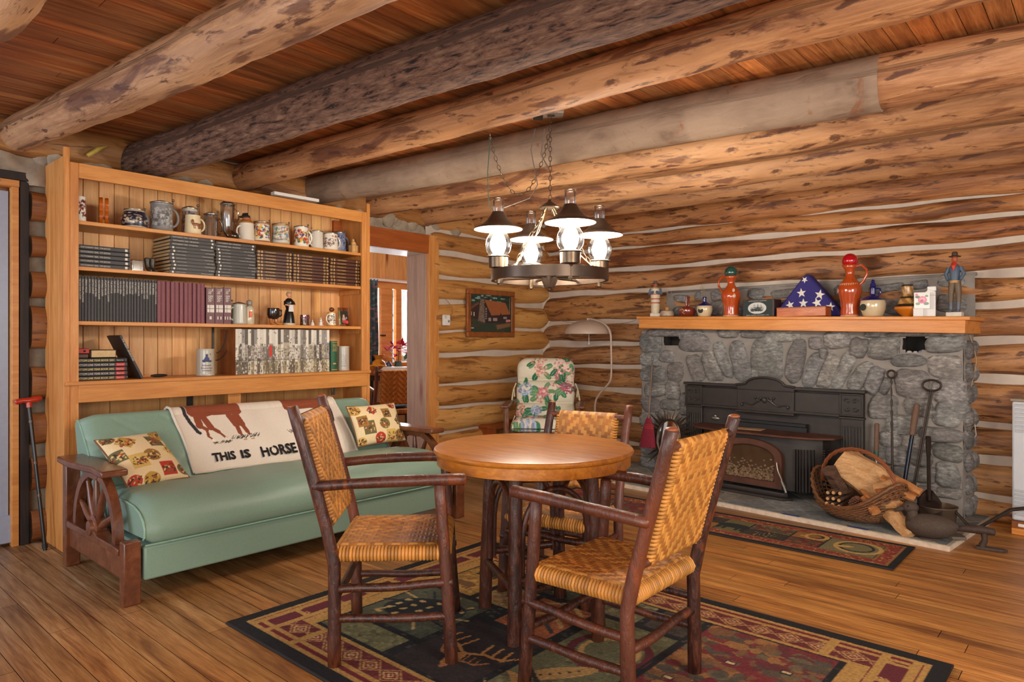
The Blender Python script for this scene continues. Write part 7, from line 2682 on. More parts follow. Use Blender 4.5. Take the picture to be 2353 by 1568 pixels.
# cast iron duck
ds, dd = 4.14, 0.98
t = wthing('duck_decoy', 'dark speckled cast duck doorstop facing left on the hearth', 'decoy', ds, dd, HH, 0.25)
t.scale = (0.84, 0.84, 0.84)
dm = plain('speckled_iron', (78, 64, 54), 0.75, 0.25, var=0.35, scale=120, bmp=0.5)
mb = MB()
mb.tube([(-0.13, 0, 0.085), (-0.10, 0, 0.09), (-0.05, 0, 0.09), (0.02, 0, 0.09), (0.09, 0, 0.095), (0.14, 0, 0.105), (0.165, 0, 0.112)], [0.045, 0.068, 0.082, 0.085, 0.074, 0.046, 0.012], 24, dome=True)
mb.build('body', dm, t, sharp=3)
mb = MB().tube([(-0.10, 0, 0.12), (-0.105, 0, 0.165), (-0.11, 0, 0.195)], [0.05, 0.034, 0.036], 18).ball((-0.118, 0, 0.208), 0.046, 18, (1.15, 0.9, 0.9))
mb.build('head', dm, t, sharp=3)
MB().tube([(-0.155, 0, 0.20), (-0.185, 0, 0.185), (-0.215, 0, 0.172)], [0.018, 0.016, 0.010], 12, dome=True, stretch=1.3).build('bill', dm, t)
MB().ball((-0.13, -0.038, 0.222), 0.006, 8).ball((-0.13, 0.038, 0.222), 0.006, 8).build('eye', M['black'], t)
MB().prism([(0.07 * math.cos(2 * PI * q / 24), 0.04 * math.sin(2 * PI * q / 24)) for q in range(24)], 0, 0.012).build('base', dm, t)
# pot, skillet and cobbler last at the corner
t = wthing('cooking_pot', 'old tinned metal pot with a long handle beside the chimney corner', 'pot', 4.08, 0.62, HH)
MB().lathe([(0.0, 0.003), (0.085, 0.003), (0.098, 0.02), (0.108, 0.12), (0.114, 0.126), (0.112, 0.13), (0.104, 0.12), (0.094, 0.022), (0.0, 0.01)], 32, closed=False).build('pot_body', plain('stained_tin', (110, 92, 76), 0.5, 0.5, var=0.35, scale=14), t)
MB().tube([(0.10, -0.02, 0.115), (0.20, -0.06, 0.03), (0.24, -0.04, 0.05), (0.36, 0.10, 0.15), (0.50, 0.22, 0.175)], [0.009, 0.009, 0.010, 0.011, 0.012], 8).build('long_handle', wi, t)
t = wthing('cast_iron_last', 'rusty cast iron cobbler last lying at the corner of the hearth', 'cobbler last', 4.37, 0.86, 0.002, 0.2)
t.scale = (0.62, 0.62, 0.85)
mb = MB()
mb.tube([(-0.22, 0, 0.115), (-0.10, 0, 0.125), (0.0, 0, 0.13), (0.10, 0, 0.125)], [0.016, 0.026, 0.03, 0.022], 14, dome=True, stretch=1.4)
mb.tube([(0.02, 0, 0.12), (0.025, 0, 0.06), (0.0, 0, 0.015)], [0.03, 0.024, 0.03], 12)
mb.prism([(-0.04, -0.03), (0.16, -0.03), (0.20, 0), (0.16, 0.03), (-0.04, 0.03)], 0, 0.02)
mb.build('last', plain('rusty_iron', (74, 58, 50), 0.7, 0.4, var=0.3), t, bev=0.002)
t = wthing('metal_plate', 'flat rusty metal plate lying on the hearth corner behind the duck', 'metal plate', 4.19, 0.84, HH, -0.2)
MB().prism([(-0.10, -0.05), (0.06, -0.055), (0.11, 0.0), (0.06, 0.055), (-0.10, 0.05)], 0.0, 0.02).build('plate', plain('grey_scrap_iron', (104, 92, 80), 0.6, 0.4, var=0.3), t, bev=0.004)

# ------------------------------------------------------------------ gas wall heater at the right edge
t = wthing('wall_heater', 'white gas wall heater with louvred grilles at the right edge', 'heater', 4.40, 0.08, 0.085)
hw_ = plain('heater_enamel', (196, 198, 202), 0.35, var=0.02)
MB().box((0.33, -0.14, 0.37), (0.64, 0.24, 0.74)).build('cabinet', hw_, t, bev=0.012)
MB().box((0.33, -0.14, 0.748), (0.655, 0.25, 0.016)).build('top_cap', plain('tan_metal', (150, 132, 106), 0.5), t, bev=0.004)
mb = MB()
for q in range(7):
    mb.box((0.33, -0.262, 0.715 - 0.026 * q), (0.60, 0.014, 0.016), Matrix.Rotation(0.4, 3, 'X'))
mb.build('upper_louvre', hw_, t)
MB().box((0.36, -0.2612, 0.10), (0.50, 0.004, 0.13)).build('dark_opening', M['matblack'], t)
mb = MB()
for q in range(7):
    mb.box((0.33, -0.266, 0.045 + 0.024 * q), (0.60, 0.012, 0.010), Matrix.Rotation(0.4, 3, 'X'))
mb.build('lower_louvre', hw_, t)
t = wthing('wood_block', 'pine plank block under the white heater', 'wood block', 4.40, 0.10, 0.0)
MB().box((0.33, -0.12, 0.02), (0.64, 0.26, 0.04)).build('plank', M['pine_w'], t, bev=0.003)
MB().box((0.08, -0.13, 0.062), (0.14, 0.24, 0.044)).build('end_block', M['frame_wood'], t, bev=0.003)
MB().box((0.07, -0.2515, 0.062), (0.05, 0.001, 0.018)).build('paper_label', M['white'], t)

# wires on the wall right of the chimney
def wire(label, pts, r, c, name='cord', dw=0.125):
    t = wthing(name, label, 'cord', *[(on_w(pts[0][0], pts[0][1], dw)[0])], dw, on_w(pts[0][0], pts[0][1], dw)[1])
    s0, z0 = on_w(pts[0][0], pts[0][1], dw)
    P = []
    for k in range(len(pts) - 1):
        for q in range(6):
            f = q / 6
            px = pts[k][0] + (pts[k + 1][0] - pts[k][0]) * f
            py = pts[k][1] + (pts[k + 1][1] - pts[k][1]) * f
            s, z = on_w(px, py, dw)
            P.append((s - s0, 0, z - z0))
    MB().tube(P, r, 6).build('wire', plain(c[0], c[1], 0.6), t)


wire('thin tan cord running down the wall beside the chimney', [(2228, 770), (2238, 800), (2244, 830), (2236, 870), (2224, 920), (2222, 960), (2226, 1000), (2216, 1060), (2217, 1150)], 0.003, ('tan_wire', (190, 150, 100)), 'loose_wire', 0.135)
wire('short white wire curl beside the heater', [(2240, 975), (2243, 1000), (2234, 1012), (2225, 1030), (2229, 1050)], 0.003, ('white_wire', (206, 186, 160)), 'loose_wire', 0.135)
wire('thin dark wire stapled along the logs between corner and mantel', [(1256, 730), (1300, 740), (1340, 744), (1400, 748), (1440, 742), (1466, 735)], 0.0018, ('dark_wire', (70, 56, 46)), 'loose_wire', 0.13)
# ------------------------------------------------------------------ picture and thermostat on the left log wall
t = thing('framed_painting', 'square framed painting of a log cabin among dark trees', 'painting', (-4.712, 4.99, 1.475), 0)
fw_ = 0.69
fh_ = 0.47
mb = MB()
b_ = 0.05
mb.box((0, 0, fh_ / 2 - b_ / 2), (0.03, fw_, b_)).box((0, 0, -fh_ / 2 + b_ / 2), (0.03, fw_, b_)).box((0, fw_ / 2 - b_ / 2, 0), (0.03, b_, fh_ - 2 * b_)).box((0, -fw_ / 2 + b_ / 2, 0), (0.03, b_, fh_ - 2 * b_))
mb.build('frame', M['frame_wood'], t, bev=0.006)
pw, ph_ = fw_ - 2 * b_ + 0.01, fh_ - 2 * b_ + 0.01
r = Ras(1, 1, 0.008, (44, 54, 42))
gg = random.Random(7)
for _ in range(70):
    r.ell(gg.uniform(0, 1), gg.uniform(0.78, 1.0), gg.uniform(.02, .08), gg.uniform(.01, .03), gg.choice([(30, 52, 46), (36, 44, 34), (120, 160, 150), (26, 40, 36)]), 0.9)
for _ in range(40):
    r.ell(gg.uniform(0, 1), gg.uniform(0.0, 0.35), gg.uniform(.04, .12), gg.uniform(.01, .03), gg.choice([(52, 60, 40), (64, 56, 42), (44, 58, 44)]), 0.8)
r.poly([(0, 0.38), (0, 0.64), (0.22, 0.78), (0.22, 0.32)], (52, 34, 32))
r.poly([(0, 0.64), (0.2, 0.8), (0.2, 0.74), (0, 0.58)], (110, 64, 40))
r.poly([(0.32, 0.88), (0.34, 0.24), (0.98, 0.28), (0.98, 0.52), (0.5, 0.5)], (50, 34, 34))
r.poly([(0.33, 0.86), (0.85, 0.80), (0.97, 0.50), (0.50, 0.45)], (148, 84, 46))
r.poly([(0.24, 0.88), (0.32, 0.88), (0.35, 0.25), (0.18, 0.30)], (112, 92, 78))
r.blotch(0.2, 0.28, 0.34, 0.86, [(140, 118, 100), (84, 72, 66)], 60, 0.012, 3)
for q in range(7):
    r.rect(0.355, 0.36 + q * 0.045, 0.39, 0.375 + q * 0.045, (180, 170, 160))
for (x, y, w_, h_) in ((0.43, 0.30, 0.06, 0.09), (0.54, 0.31, 0.10, 0.08), (0.80, 0.37, 0.08, 0.06)):
    r.rect(x, y, x + w_, y + h_, (150, 132, 122))
r.poly([(0.70, 0.42), (0.73, 0.54), (0.78, 0.42)], (44, 30, 30))
r.poly([(0.64, 0.08), (0.98, 0.17), (0.98, 0.27), (0.62, 0.20)], (118, 84, 58))
r.poly([(0.86, 0.28), (0.98, 0.30), (0.98, 0.36), (0.86, 0.35)], (190, 120, 116))
r.rect(0.02, 0.10, 0.08, 0.12, (190, 180, 180)).rect(0.02, 0.44, 0.035, 0.53, (180, 170, 150)).rect(0.08, 0.42, 0.10, 0.52, (180, 170, 150))
r.rect(0.955, 0.5, 0.965, 0.95, (150, 140, 124))
r.speckle(0.2)
P = np.zeros((r.nx, r.ny, 3))
P[..., 0] = 0.004
P[..., 1] = (r.X - 0.5) * pw
P[..., 2] = (r.Y - 0.5) * ph_
MB().grid(P, r.A).build('canvas', M['canvas'], t, sharp=3.2)
t = thing('thermostat', 'small white thermostat on the log wall beside the doorway', 'thermostat', (-4.715, 4.378, 1.395), 0)
MB().box((0, 0, 0), (0.03, 0.085, 0.10)).build('case', M['white'], t, bev=0.006)
mb = MB()
for q in range(3):
    mb.box((0.0155, -0.02, 0.02 + 0.01 * q), (0.002, 0.03, 0.003))
mb.box((0.0155, 0.02, -0.01), (0.002, 0.02, 0.02))
mb.build('display', plain('grey_display', (110, 110, 106), 0.4), t)
MB().tube([(0, 0.04, 0.04), (0.004, 0.075, 0.06), (0.0, 0.085, 0.12), (-0.01, 0.04, 0.17), (-0.01, 0.0, 0.20)], 0.0022, 6).build('cable', M['frame_wood'], t)

# ------------------------------------------------------------------ floor lamp in the corner
lx, ly = wpt(1.03, 0.42)[:2]
t = thing('floor_lamp', 'beige floor lamp with a domed metal shade on a bent arm', 'floor lamp', (lx, ly, 0), RZ)
bg = plain('beige_enamel', (176, 152, 134), 0.35, var=0.02)
k = 0.965


def lp(px, py):
    s, z = on_w(px, py, 0.42)
    return (s - 1.03, 0, z)


pts = [(0.0, 0, 0.03), lp(1367, 960), lp(1368, 925), lp(1378, 905), lp(1398, 882), lp(1404, 868), lp(1405, 830), lp(1404, 790), lp(1403, 768), lp(1396, 752), lp(1382, 741), lp(1365, 735), lp(1352, 733)]
pts[0] = (pts[1][0], 0, 0.03)
sm = []
for i in range(len(pts) - 1):
    p0, p1, p2, p3 = [Vector(pts[max(0, min(len(pts) - 1, i + q))]) for q in (-1, 0, 1, 2)]
    for q in range(5):
        f = q / 5
        sm.append(tuple(0.5 * ((2 * p1) + (p2 - p0) * f + (2 * p0 - 5 * p1 + 4 * p2 - p3) * f * f + (3 * p1 - p0 - 3 * p2 + p3) * f ** 3)))
sm.append(pts[-1])
MB().tube(sm, 0.010, 10).build('bent_pole', bg, t)
MB().lathe([(0.0, 0.0), (0.13, 0.0), (0.135, 0.012), (0.10, 0.024), (0.02, 0.032), (0.0, 0.032)], 32, (pts[0][0], 0, 0), closed=False).build('base', bg, t)
c = Vector(lp(1351, 767))
rs = (lp(1392, 767)[0] - lp(1309, 767)[0]) / 2
hz = lp(1351, 736)[2] - c.z
prof = [(rs * math.cos(a), hz * math.sin(a)) for a in np.linspace(0, PI / 2 - 0.02, 14)]
mb = MB().lathe(prof + [(0.001, hz)] + [(r_ * 0.985, z - 0.004) for r_, z in prof[::-1]], 36, tuple(c), closed=False)
mb.build('dome_shade', bg, t, sharp=2)
MB().lathe([(0.012, hz - 0.004), (0.012, hz + 0.012), (0.018, hz + 0.014), (0.018, hz + 0.02), (0.0, hz + 0.021)], 12, tuple(c)).build('finial', bg, t)
MB().tube([(c.x + 0.03, -0.02, c.z + 0.05), (c.x + 0.03, -0.02, c.z - 0.095)], 0.0025, 6).ball((c.x + 0.03, -0.02, c.z - 0.10), 0.008, 8).build('pull_switch', M['white'], t)
MB().ball((c.x, 0, c.z + 0.05), 0.03, 12).build('bulb', M['white'], t)

# ------------------------------------------------------------------ glider chair with floral cushion
gx_, gy_ = -3.88, 4.80
frz = math.atan2(-gy_, -gx_) + PI / 2 - 0.06       # faces into the room
t = thing('glider_chair', 'glider chair with a tufted floral cushion in the far corner', 'chair', (gx_, gy_, 0), frz)
r = Ras(0.56, 1.16, 0.005, (216, 206, 182))
gg = random.Random(12)
for _ in range(26):
    cx_, cy_, s_ = gg.uniform(0, 0.56), gg.uniform(0, 1.16), gg.uniform(0.05, 0.09)
    c = gg.choice([(196, 120, 124), (214, 160, 150), (160, 80, 100), (150, 160, 186), (206, 150, 134)])
    for _ in range(5):
        a = gg.uniform(0, 6.3)
        lx_, ly_ = cx_ + s_ * 1.25 * math.cos(a), cy_ + s_ * 1.15 * math.sin(a)
        r.ell(lx_, ly_, 0.045, 0.022, gg.choice([(44, 104, 72), (60, 120, 84), (98, 140, 96)]), 1, a)
        r.line(lx_ - .03 * math.cos(a), ly_ - .03 * math.sin(a), lx_ + .03 * math.cos(a), ly_ + .03 * math.sin(a), 0.004, (150, 180, 140))
    for _ in range(46):
        a, q = gg.uniform(0, 6.3), s_ * math.sqrt(gg.random())
        f = gg.uniform(0.8, 1.2)
        r.ell(cx_ + q * math.cos(a), cy_ + q * math.sin(a), 0.010, 0.009, tuple(min(245, int(v * f)) for v in c))
r.speckle(0.08)
# backrest cushion: rows of puffs; local -Y faces the room
nx, ny = r.nx, r.ny
tuf = [0.0, 0.12, 0.25, 0.36, 0.44, 0.60, 0.80, 1.0]


def cush(u, v, front=True):
    k = 0
    while k < len(tuf) - 2 and v > tuf[k + 1]:
        k += 1
    f = (v - tuf[k]) / (tuf[k + 1] - tuf[k])
    e = 1 - abs(2 * u - 1) ** 6
    d = (0.006 + 0.085 * math.sin(PI * min(1, max(0, f))) ** 0.42) * max(0, e) ** 0.4
    w_ = 0.275 * (1 - 0.25 * max(0, (v - 0.9) / 0.1) ** 3)
    L = v * 1.16
    if L < 0.48:      # seat
        y0, z0 = -0.30 + L, 0.44 - 0.03 * L
        ny_, nz_ = 0.0, 1.0
    else:
        q = L - 0.48
        y0, z0 = 0.18 + q * 0.30, 0.42 + q * 0.90
        ny_, nz_ = -0.95, 0.30
    s_ = 1 if front else -0.4
    return ((2 * u - 1) * w_ * (0.965 + 0.035 * math.sin(PI * f)), y0 + ny_ * d * s_, z0 + nz_ * d * s_)


for fr in (True, False):
    P = np.zeros((nx, ny, 3))
    for i in range(nx):
        for j in range(ny):
            P[i, j] = cush(i / (nx - 1), j / (ny - 1), fr)
    MB().grid(P, r.A, flip=not fr).build('floral_cushion', M['fabric'], t, sharp=3.2)
mb = MB()
for sg in (-1, 1):
    for (y, z) in ((0.30, 0.80), (0.20, 0.50)):
        mb.tube([(sg * 0.28, y, z), (sg * 0.305, y - 0.01, z - 0.06), (sg * 0.32, y, z - 0.16)], [0.006, 0.005, 0.009], 6)
        mb.tube([(sg * 0.28, y, z), (sg * 0.30, y + 0.01, z - 0.05), (sg * 0.295, y, z - 0.13)], [0.006, 0.005, 0.008], 6)
mb.build('cushion_tie', plain('cream_tie', (206, 194, 164), 0.9), t)
gw = M['sofa_wood']
for sg in (-1, 1):
    MB().box((sg * 0.33, 0.0, 0.625), (0.075, 0.50, 0.024)).build('armrest', gw, t, bev=0.008)
    MB().bar((sg * 0.31, -0.22, 0.10), (sg * 0.32, -0.20, 0.62), 0.035, 0.045).build('front_post', gw, t, bev=0.004)
    MB().bar((sg * 0.27, 0.18, 0.10), (sg * 0.24, 0.455, 1.03), 0.035, 0.04, (0, 1, 0)).build('rear_post', gw, t, bev=0.004)
    MB().box((sg * 0.31, 0.0, 0.055), (0.05, 0.62, 0.06)).build('base_runner', gw, t, bev=0.006)
    MB().box((sg * 0.31, -0.02, 0.36), (0.03, 0.44, 0.05)).build('side_rail', gw, t, bev=0.004)
MB().box((0, 0.0, 0.08), (0.60, 0.06, 0.04)).build('cross_rail', gw, t, bev=0.004)
MB().box((0, -0.02, 0.385), (0.58, 0.44, 0.02)).build('seat_board', gw, t, bev=0.004)
for q in range(3):
    MB().box(((q - 1) * 0.16, 0.335, 0.75), (0.04, 0.015, 0.58), Matrix.Rotation(-0.29, 3, 'X')).build('back_slat', gw, t)
t = thing('side_shelf', 'low reddish wooden shelf ledge along the log wall beside the glider', 'shelf', (-4.70, 5.35, 0), 0)
MB().box((0, 0, 0.345), (0.26, 0.9, 0.03)).box((-0.0, -0.43, 0.165), (0.24, 0.03, 0.33)).box((-0.0, 0.43, 0.165), (0.24, 0.03, 0.33)).build('ledge', M['redpine'], t, bev=0.004)

# ------------------------------------------------------------------ walking cane
c0 = Vector((-4.60, 1.150, 0.0))
tp = Vector(on_x(66, 925, -4.75))
t = thing('walking_cane', 'black walking cane with a red wooden handle leaning by the bookcase', 'cane', tuple(c0))
dv = tp - c0
MB().tube([tuple(dv * q / 8) for q in range(0, 9)], 0.0105, 10).build('shaft', M['black'], t)
MB().tube([tuple(dv * 0.012), tuple(dv * 0.04)], 0.015, 12).build('rubber_tip', M['matblack'], t)
mb = MB()
for q in (0.36, 0.58, 0.86):
    mb.tube([tuple(dv * q), tuple(dv * (q + 0.015))], 0.0125, 10)
mb.build('collar', M['bronze'], t)
h = dv
MB().tube([tuple(h + Vector((0.0, -0.062, 0.005))), tuple(h + Vector((0, -0.03, 0.012))), tuple(h + Vector((0, 0.0, 0.010))), tuple(h + Vector((0, 0.035, 0.016))), tuple(h + Vector((0, 0.06, 0.022)))], [0.016, 0.015, 0.018, 0.018, 0.014], 12, dome=True).tube([tuple(h * 0.965), tuple(h + Vector((0, 0, 0.005)))], 0.015, 10).build('handle', plain('red_lacquered_wood', (176, 44, 22), 0.3, coat=0.4), t)

# ------------------------------------------------------------------ wagon wheel chandelier with four oil lamp shades
CS = 0.96
hx, hy = camxy(0.221 * CS, 4.02 * CS)
WZ = 1.58
t = thing('chandelier', 'bronze wagon wheel chandelier with four glowing oil lamp style lights', 'chandelier', (hx, hy, CAM_H * (1 - CS)), YAW)
t.scale = (CS, CS, CS)
bz, br = M['bronze'], M['brass']
ro = 0.345
MB().lathe([(ro, WZ - 0.027), (ro, WZ + 0.035), (ro - 0.006, WZ + 0.036), (ro - 0.022, WZ + 0.034), (ro - 0.022, WZ - 0.026), (ro - 0.006, WZ - 0.028), (ro, WZ - 0.027)], 72, closed=False).build('wheel_rim', bz, t, sharp=0.8)
for q in range(8):
    a = q * PI / 4 + 0.2
    MB().tube([(0.05 * math.cos(a), 0.05 * math.sin(a), WZ), (0.15 * math.cos(a), 0.15 * math.sin(a), WZ), ((ro - 0.02) * math.cos(a), (ro - 0.02) * math.sin(a), WZ)], [0.010, 0.012, 0.008], 10).build('spoke', bz, t)
MB().lathe([(0.0, WZ - 0.085), (0.008, WZ - 0.08), (0.010, WZ - 0.07), (0.03, WZ - 0.066), (0.048, WZ - 0.02), (0.052, WZ + 0.02), (0.056, WZ + 0.03), (0.03, WZ + 0.036), (0.016, WZ + 0.05), (0.008, WZ + 0.058), (0, WZ + 0.06)], 28, closed=False).build('hub', bz, t)
lamps = [(-0.30, -0.10), (0.095, -0.32), (-0.10, 0.30), (0.31, 0.12)]
cup = [(0.0, 0.0), (0.012, 0.0), (0.016, 0.01), (0.054, 0.018), (0.056, 0.075), (0.066, 0.08), (0.060, 0.085), (0.03, 0.085)]
emit = glow('lit_bulb', (255, 240, 220), 60.0)
for (lx_, ly_) in lamps:
    z0 = WZ + 0.036
    MB().lathe([(r_, z0 + z - 0.012) for r_, z in cup], 28, (lx_, ly_, 0), closed=False).build('lamp_cup', br, t, sharp=0.8)
    MB().ball((lx_, ly_, WZ - 0.045), 0.011, 10).tube([(lx_, ly_, WZ - 0.04), (lx_, ly_, z0)], 0.012, 8).build('finial', br, t)
    MB().lathe([(0.048, z0 + 0.07), (0.068, z0 + 0.10), (0.076, z0 + 0.135), (0.070, z0 + 0.17), (0.050, z0 + 0.20), (0.031, z0 + 0.24), (0.0305, z0 + 0.40)], 28, (lx_, ly_, 0), closed=False).build('glass_chimney', M['glass'], t, sharp=3)
    MB().lathe([(0.032, z0 + 0.396), (0.032, z0 + 0.401), (0.029, z0 + 0.401), (0.029, z0 + 0.396)], 28, (lx_, ly_, 0), closed=False).build('chimney_lip', M['glass_soft'], t, sharp=3)
    zs_ = z0 + 0.225
    so = [(0.140, zs_), (0.141, zs_ + 0.004), (0.10, zs_ + 0.022), (0.065, zs_ + 0.052), (0.042, zs_ + 0.085), (0.034, zs_ + 0.10)]
    MB().lathe(so, 40, (lx_, ly_, 0), closed=False).build('shade', bz, t, sharp=3)
    si = [(0.139, zs_ - 0.001), (0.098, zs_ + 0.017), (0.063, zs_ + 0.047), (0.040, zs_ + 0.08), (0.033, zs_ + 0.098)]
    MB().lathe(si, 40, (lx_, ly_, 0), closed=False).build('white_shade_lining', M['white'], t, sharp=3)
    MB().ball((lx_, ly_, z0 + 0.135), 0.042, 16, (1, 1, 1.2)).tube([(lx_, ly_, z0 + 0.07), (lx_, ly_, z0 + 0.11)], 0.014, 10).build('bulb', emit, t)
    l = bpy.data.lights.new('bulb_light', 'POINT')
    l.energy = BULB_POWER
    l.color = (1.0, 0.90, 0.76)
    l.shadow_soft_size = 0.055
    lo = bpy.data.objects.new('bulb_light', l)
    COL.objects.link(lo)
    wx = Matrix.Rotation(YAW, 3, 'Z') @ Vector((lx_, ly_, 0))
    lo.location = (hx + wx.x * CS, hy + wx.y * CS, CAM_H * (1 - CS) + CS * (z0 + 0.135))


def chain(mb, pts, link=0.034, r=0.0022, wd=0.009):
    """oval links along a polyline"""
    L = [Vector(p) for p in pts]
    acc, k = 0.0, 0
    seg = []
    for a, b in zip(L, L[1:]):
        seg.append((a, b, (b - a).length))
    tot = sum(s[2] for s in seg)
    n = int(tot / (link * 0.80))
    for i in range(n):
        d = (i + 0.5) / n * tot
        for a, b, l_ in seg:
            if d <= l_:
                break
            d -= l_
        c = a.lerp(b, d / l_)
        tn = (b - a).normalized()
        sd = tn.cross(Vector((0, 1, 0.2))).normalized()
        if i % 2:
            sd = tn.cross(sd).normalized()
        mb.tube([tuple(c + tn * (link / 2) * math.cos(q * PI / 5) + sd * wd * math.sin(q * PI / 5)) for q in range(10)], r, 6, closed=True)
    return mb


ZC2 = 2.525
cu = [(0.0, 0, ZC2 - 0.02)]
mb = chain(MB(), [(0.004, 0, ZC2 - 0.01), (0.004, 0.0, 2.03)])
mb.build('hanging_chain', br, t)
loop = []
for q in range(25):
    f = q / 24
    loop.append((-0.345 + 0.34 * f, 0.02, 2.40 - 0.345 * math.sin(PI * f) ** 0.75 + 0.02 * f))
chain(MB(), loop).build('slack_chain', br, t)
MB().lathe([(0.0, 2.035), (0.008, 2.033), (0.012, 2.02), (0.05, 1.995), (0.062, 1.985), (0.056, 1.98), (0.0, 1.982)], 24, closed=False).build('canopy_cap', br, t)
for q in range(4):
    a = math.atan2(lamps[q][1], lamps[q][0]) + 0.55
    chain(MB(), [(0.03 * math.cos(a), 0.03 * math.sin(a), 1.98), ((ro - 0.03) * math.cos(a), (ro - 0.03) * math.sin(a), WZ + 0.03)], 0.045, 0.002, 0.008).build('wheel_chain', br, t)
    MB().tube([(0.03 * math.cos(a), 0.03 * math.sin(a), 1.98), (0.12 * math.cos(a) + 0.012, 0.12 * math.sin(a), 1.83), (0.22 * math.cos(a) - 0.01, 0.22 * math.sin(a), 1.70), ((ro - 0.03) * math.cos(a), (ro - 0.03) * math.sin(a), WZ + 0.03)], 0.0026, 6).build('lamp_wire', plain('ivory_wire', (196, 170, 130), 0.5), t)
MB().tube([(-0.35, 0.02, 2.40), (-0.365, 0.02, 2.2), (-0.36, 0.02, 2.02), (-0.34, 0.02, 1.98)], 0.003, 6).build('green_string', plain('green_string', (58, 84, 70), 0.9), t)
MB().tube([(-0.085, 0, 2.45), (-0.11, 0, 2.33), (-0.09, 0, 2.22), (-0.07, 0, 2.12), (-0.12, 0, 2.04), (-0.27, -0.05, 1.975)], 0.003, 6).build('lamp_cord', plain('grey_cord', (112, 98, 84), 0.6), t)
MB().tube([(-0.03, 0, 2.45), (-0.05, 0, 2.30), (-0.02, 0, 2.24), (0.0, 0, 2.20)], 0.004, 6).build('lamp_cord', plain('grey_cord', (112, 98, 84), 0.6), t)
MB().ball((-0.35, 0.02, 2.405), 0.014, 8).tube([(-0.35, 0.02, 2.40), (-0.35, 0.0, 2.42)], 0.003, 6).build('ceiling_hook', bz, t)
jb = thing('junction_box', 'grey metal electrical box on the ceiling boards above the chandelier', 'electrical box', (hx - 0.01, hy - 0.02, 2.502), YAW)
MB().box((0, 0.02, -0.012), (0.20, 0.10, 0.02)).build('cover_plate', plain('galvanised_steel', (178, 172, 164), 0.4, 0.4), jb, bev=0.004)
MB().box((-0.045, -0.005, -0.035), (0.055, 0.04, 0.035)).build('plug', M['matblack'], jb, bev=0.003)
MB().lathe([(0.022, -0.026), (0.022, -0.022)], 16, (0.03, 0.02, 0)).build('socket', M['pewter'], jb)

# ------------------------------------------------------------------ little things up by the ceiling
t = thing('insulation_scrap', 'scrap of yellow insulation poking out between the beams above the bookcase', 'insulation', (-4.72, 1.40, 2.335), 0)
MB().tube([(0, 0, 0), (0.02, 0.05, 0.045), (0.01, 0.10, 0.075)], [0.012, 0.014, 0.006], 8, stretch=2).build('tuft', plain('yellow_insulation', (206, 176, 84), 0.95), t)
t = thing('batten', 'white painted batten lying on top of the bookcase', 'batten', (XF - 0.03, 2.67, 2.247), 0)
MB().box((0, 0, 0), (0.05, 0.36, 0.022)).build('strip', M['white'], t)

# ------------------------------------------------------------------ room seen through the doorway
wy0, wy1 = 4.2, 11.0
mb = MB()
x = -11.6
g = random.Random(14)
FX = -7.9          # far wall plane (x)
y = 3.5
while y < 8.2:
    tn = g.uniform(0.85, 1.1)
    if not (5.62 < y + 0.05 < 7.9):
        mb.box((FX, y + 0.055, 1.4), (0.03, 0.107, 2.8), col=(tn, tn * 0.92, tn * 0.78))
    else:
        mb.box((FX, y + 0.055, 2.39), (0.03, 0.107, 0.78), col=(tn, tn * 0.92, tn * 0.78))
        mb.box((FX, y + 0.055, 0.42), (0.03, 0.107, 0.84), col=(tn, tn * 0.92, tn * 0.78))
    y += 0.11
struct(mb.build('wall_far', M['pine_back']))
mb = MB()
x = -7.9
while x < -4.95:
    mb.box((x + 0.055, 6.02 + 2.0, 1.4), (0.107, 0.03, 2.8), col=(g.uniform(.85, 1.1),) * 3)
    x += 0.11
struct(mb.build('wall_far_side', M['pine_back']))
struct(MB().box((-6.4, 5.5, 2.8), (3.2, 6.0, 0.04)).build('trim_16', M['redpine']))
mb = MB()
for y_, w_ in ((5.80, 0.10), (6.13, 0.20), (6.345, 0.10), (7.85, 0.10)):
    mb.box((FX + 0.03, y_, 1.42), (0.06, w_, 1.16))
mb.box((FX + 0.03, 6.75, 2.0), (0.07, 2.4, 0.10)).box((FX + 0.03, 6.75, 0.86), (0.08, 2.4, 0.06))
struct(mb.build('window_1', M['pine_h'], bev=0.003))
mb = MB().box((FX - 0.03, 5.94, 1.42), (0.004, 0.3, 1.1)).box((FX - 0.03, 7.1, 1.42), (0.004, 1.45, 1.1))
struct(mb.build('window_2', M['glass']))
t = thing('casement_handle', 'small dark casement handle on the far window frame', 'handle', (FX + 0.07, 6.05, 1.28))
MB().box((0, 0, 0), (0.02, 0.09, 0.02)).build('lever', M['matblack'], t)
# snowy daylight outside
ob = struct(MB().box((-10.2, 7.5, -0.2), (4.0, 8, 0.1)).build('ground_outside', plain('snow', (226, 230, 236), 0.9)))
mb = MB()
gg = random.Random(6)
for q in range(5):
    yy = 5.0 + q * 1.6
    tr = thing('bare_tree', ['leftmost', 'second', 'third', 'fourth', 'rightmost'][q] + ' bare grey tree outside the far window', 'tree', (-10.4 + gg.uniform(-.5, .5), yy, -0.2), 0, 'bare trees outside the far window')
    m2 = MB().tube([(0, 0, 0), (0.03, 0.02, 1.2), (0.0, 0.05, 2.4), (0.05, 0, 3.6)], [0.10, 0.08, 0.06, 0.03], 8)
    for b_ in range(10):
        z = 0.8 + b_ * 0.27
        a = gg.uniform(0, 6.28)
        m2.tube([(0.02, 0.02, z), (0.35 * math.cos(a), 0.35 * math.sin(a), z + 0.3), (0.6 * math.cos(a + .3), 0.6 * math.sin(a + .3), z + 0.75)], [0.025, 0.014, 0.005], 5)
    m2.build('trunk_and_branches', plain('grey_tree_bark', (150, 146, 144), 0.9), tr)
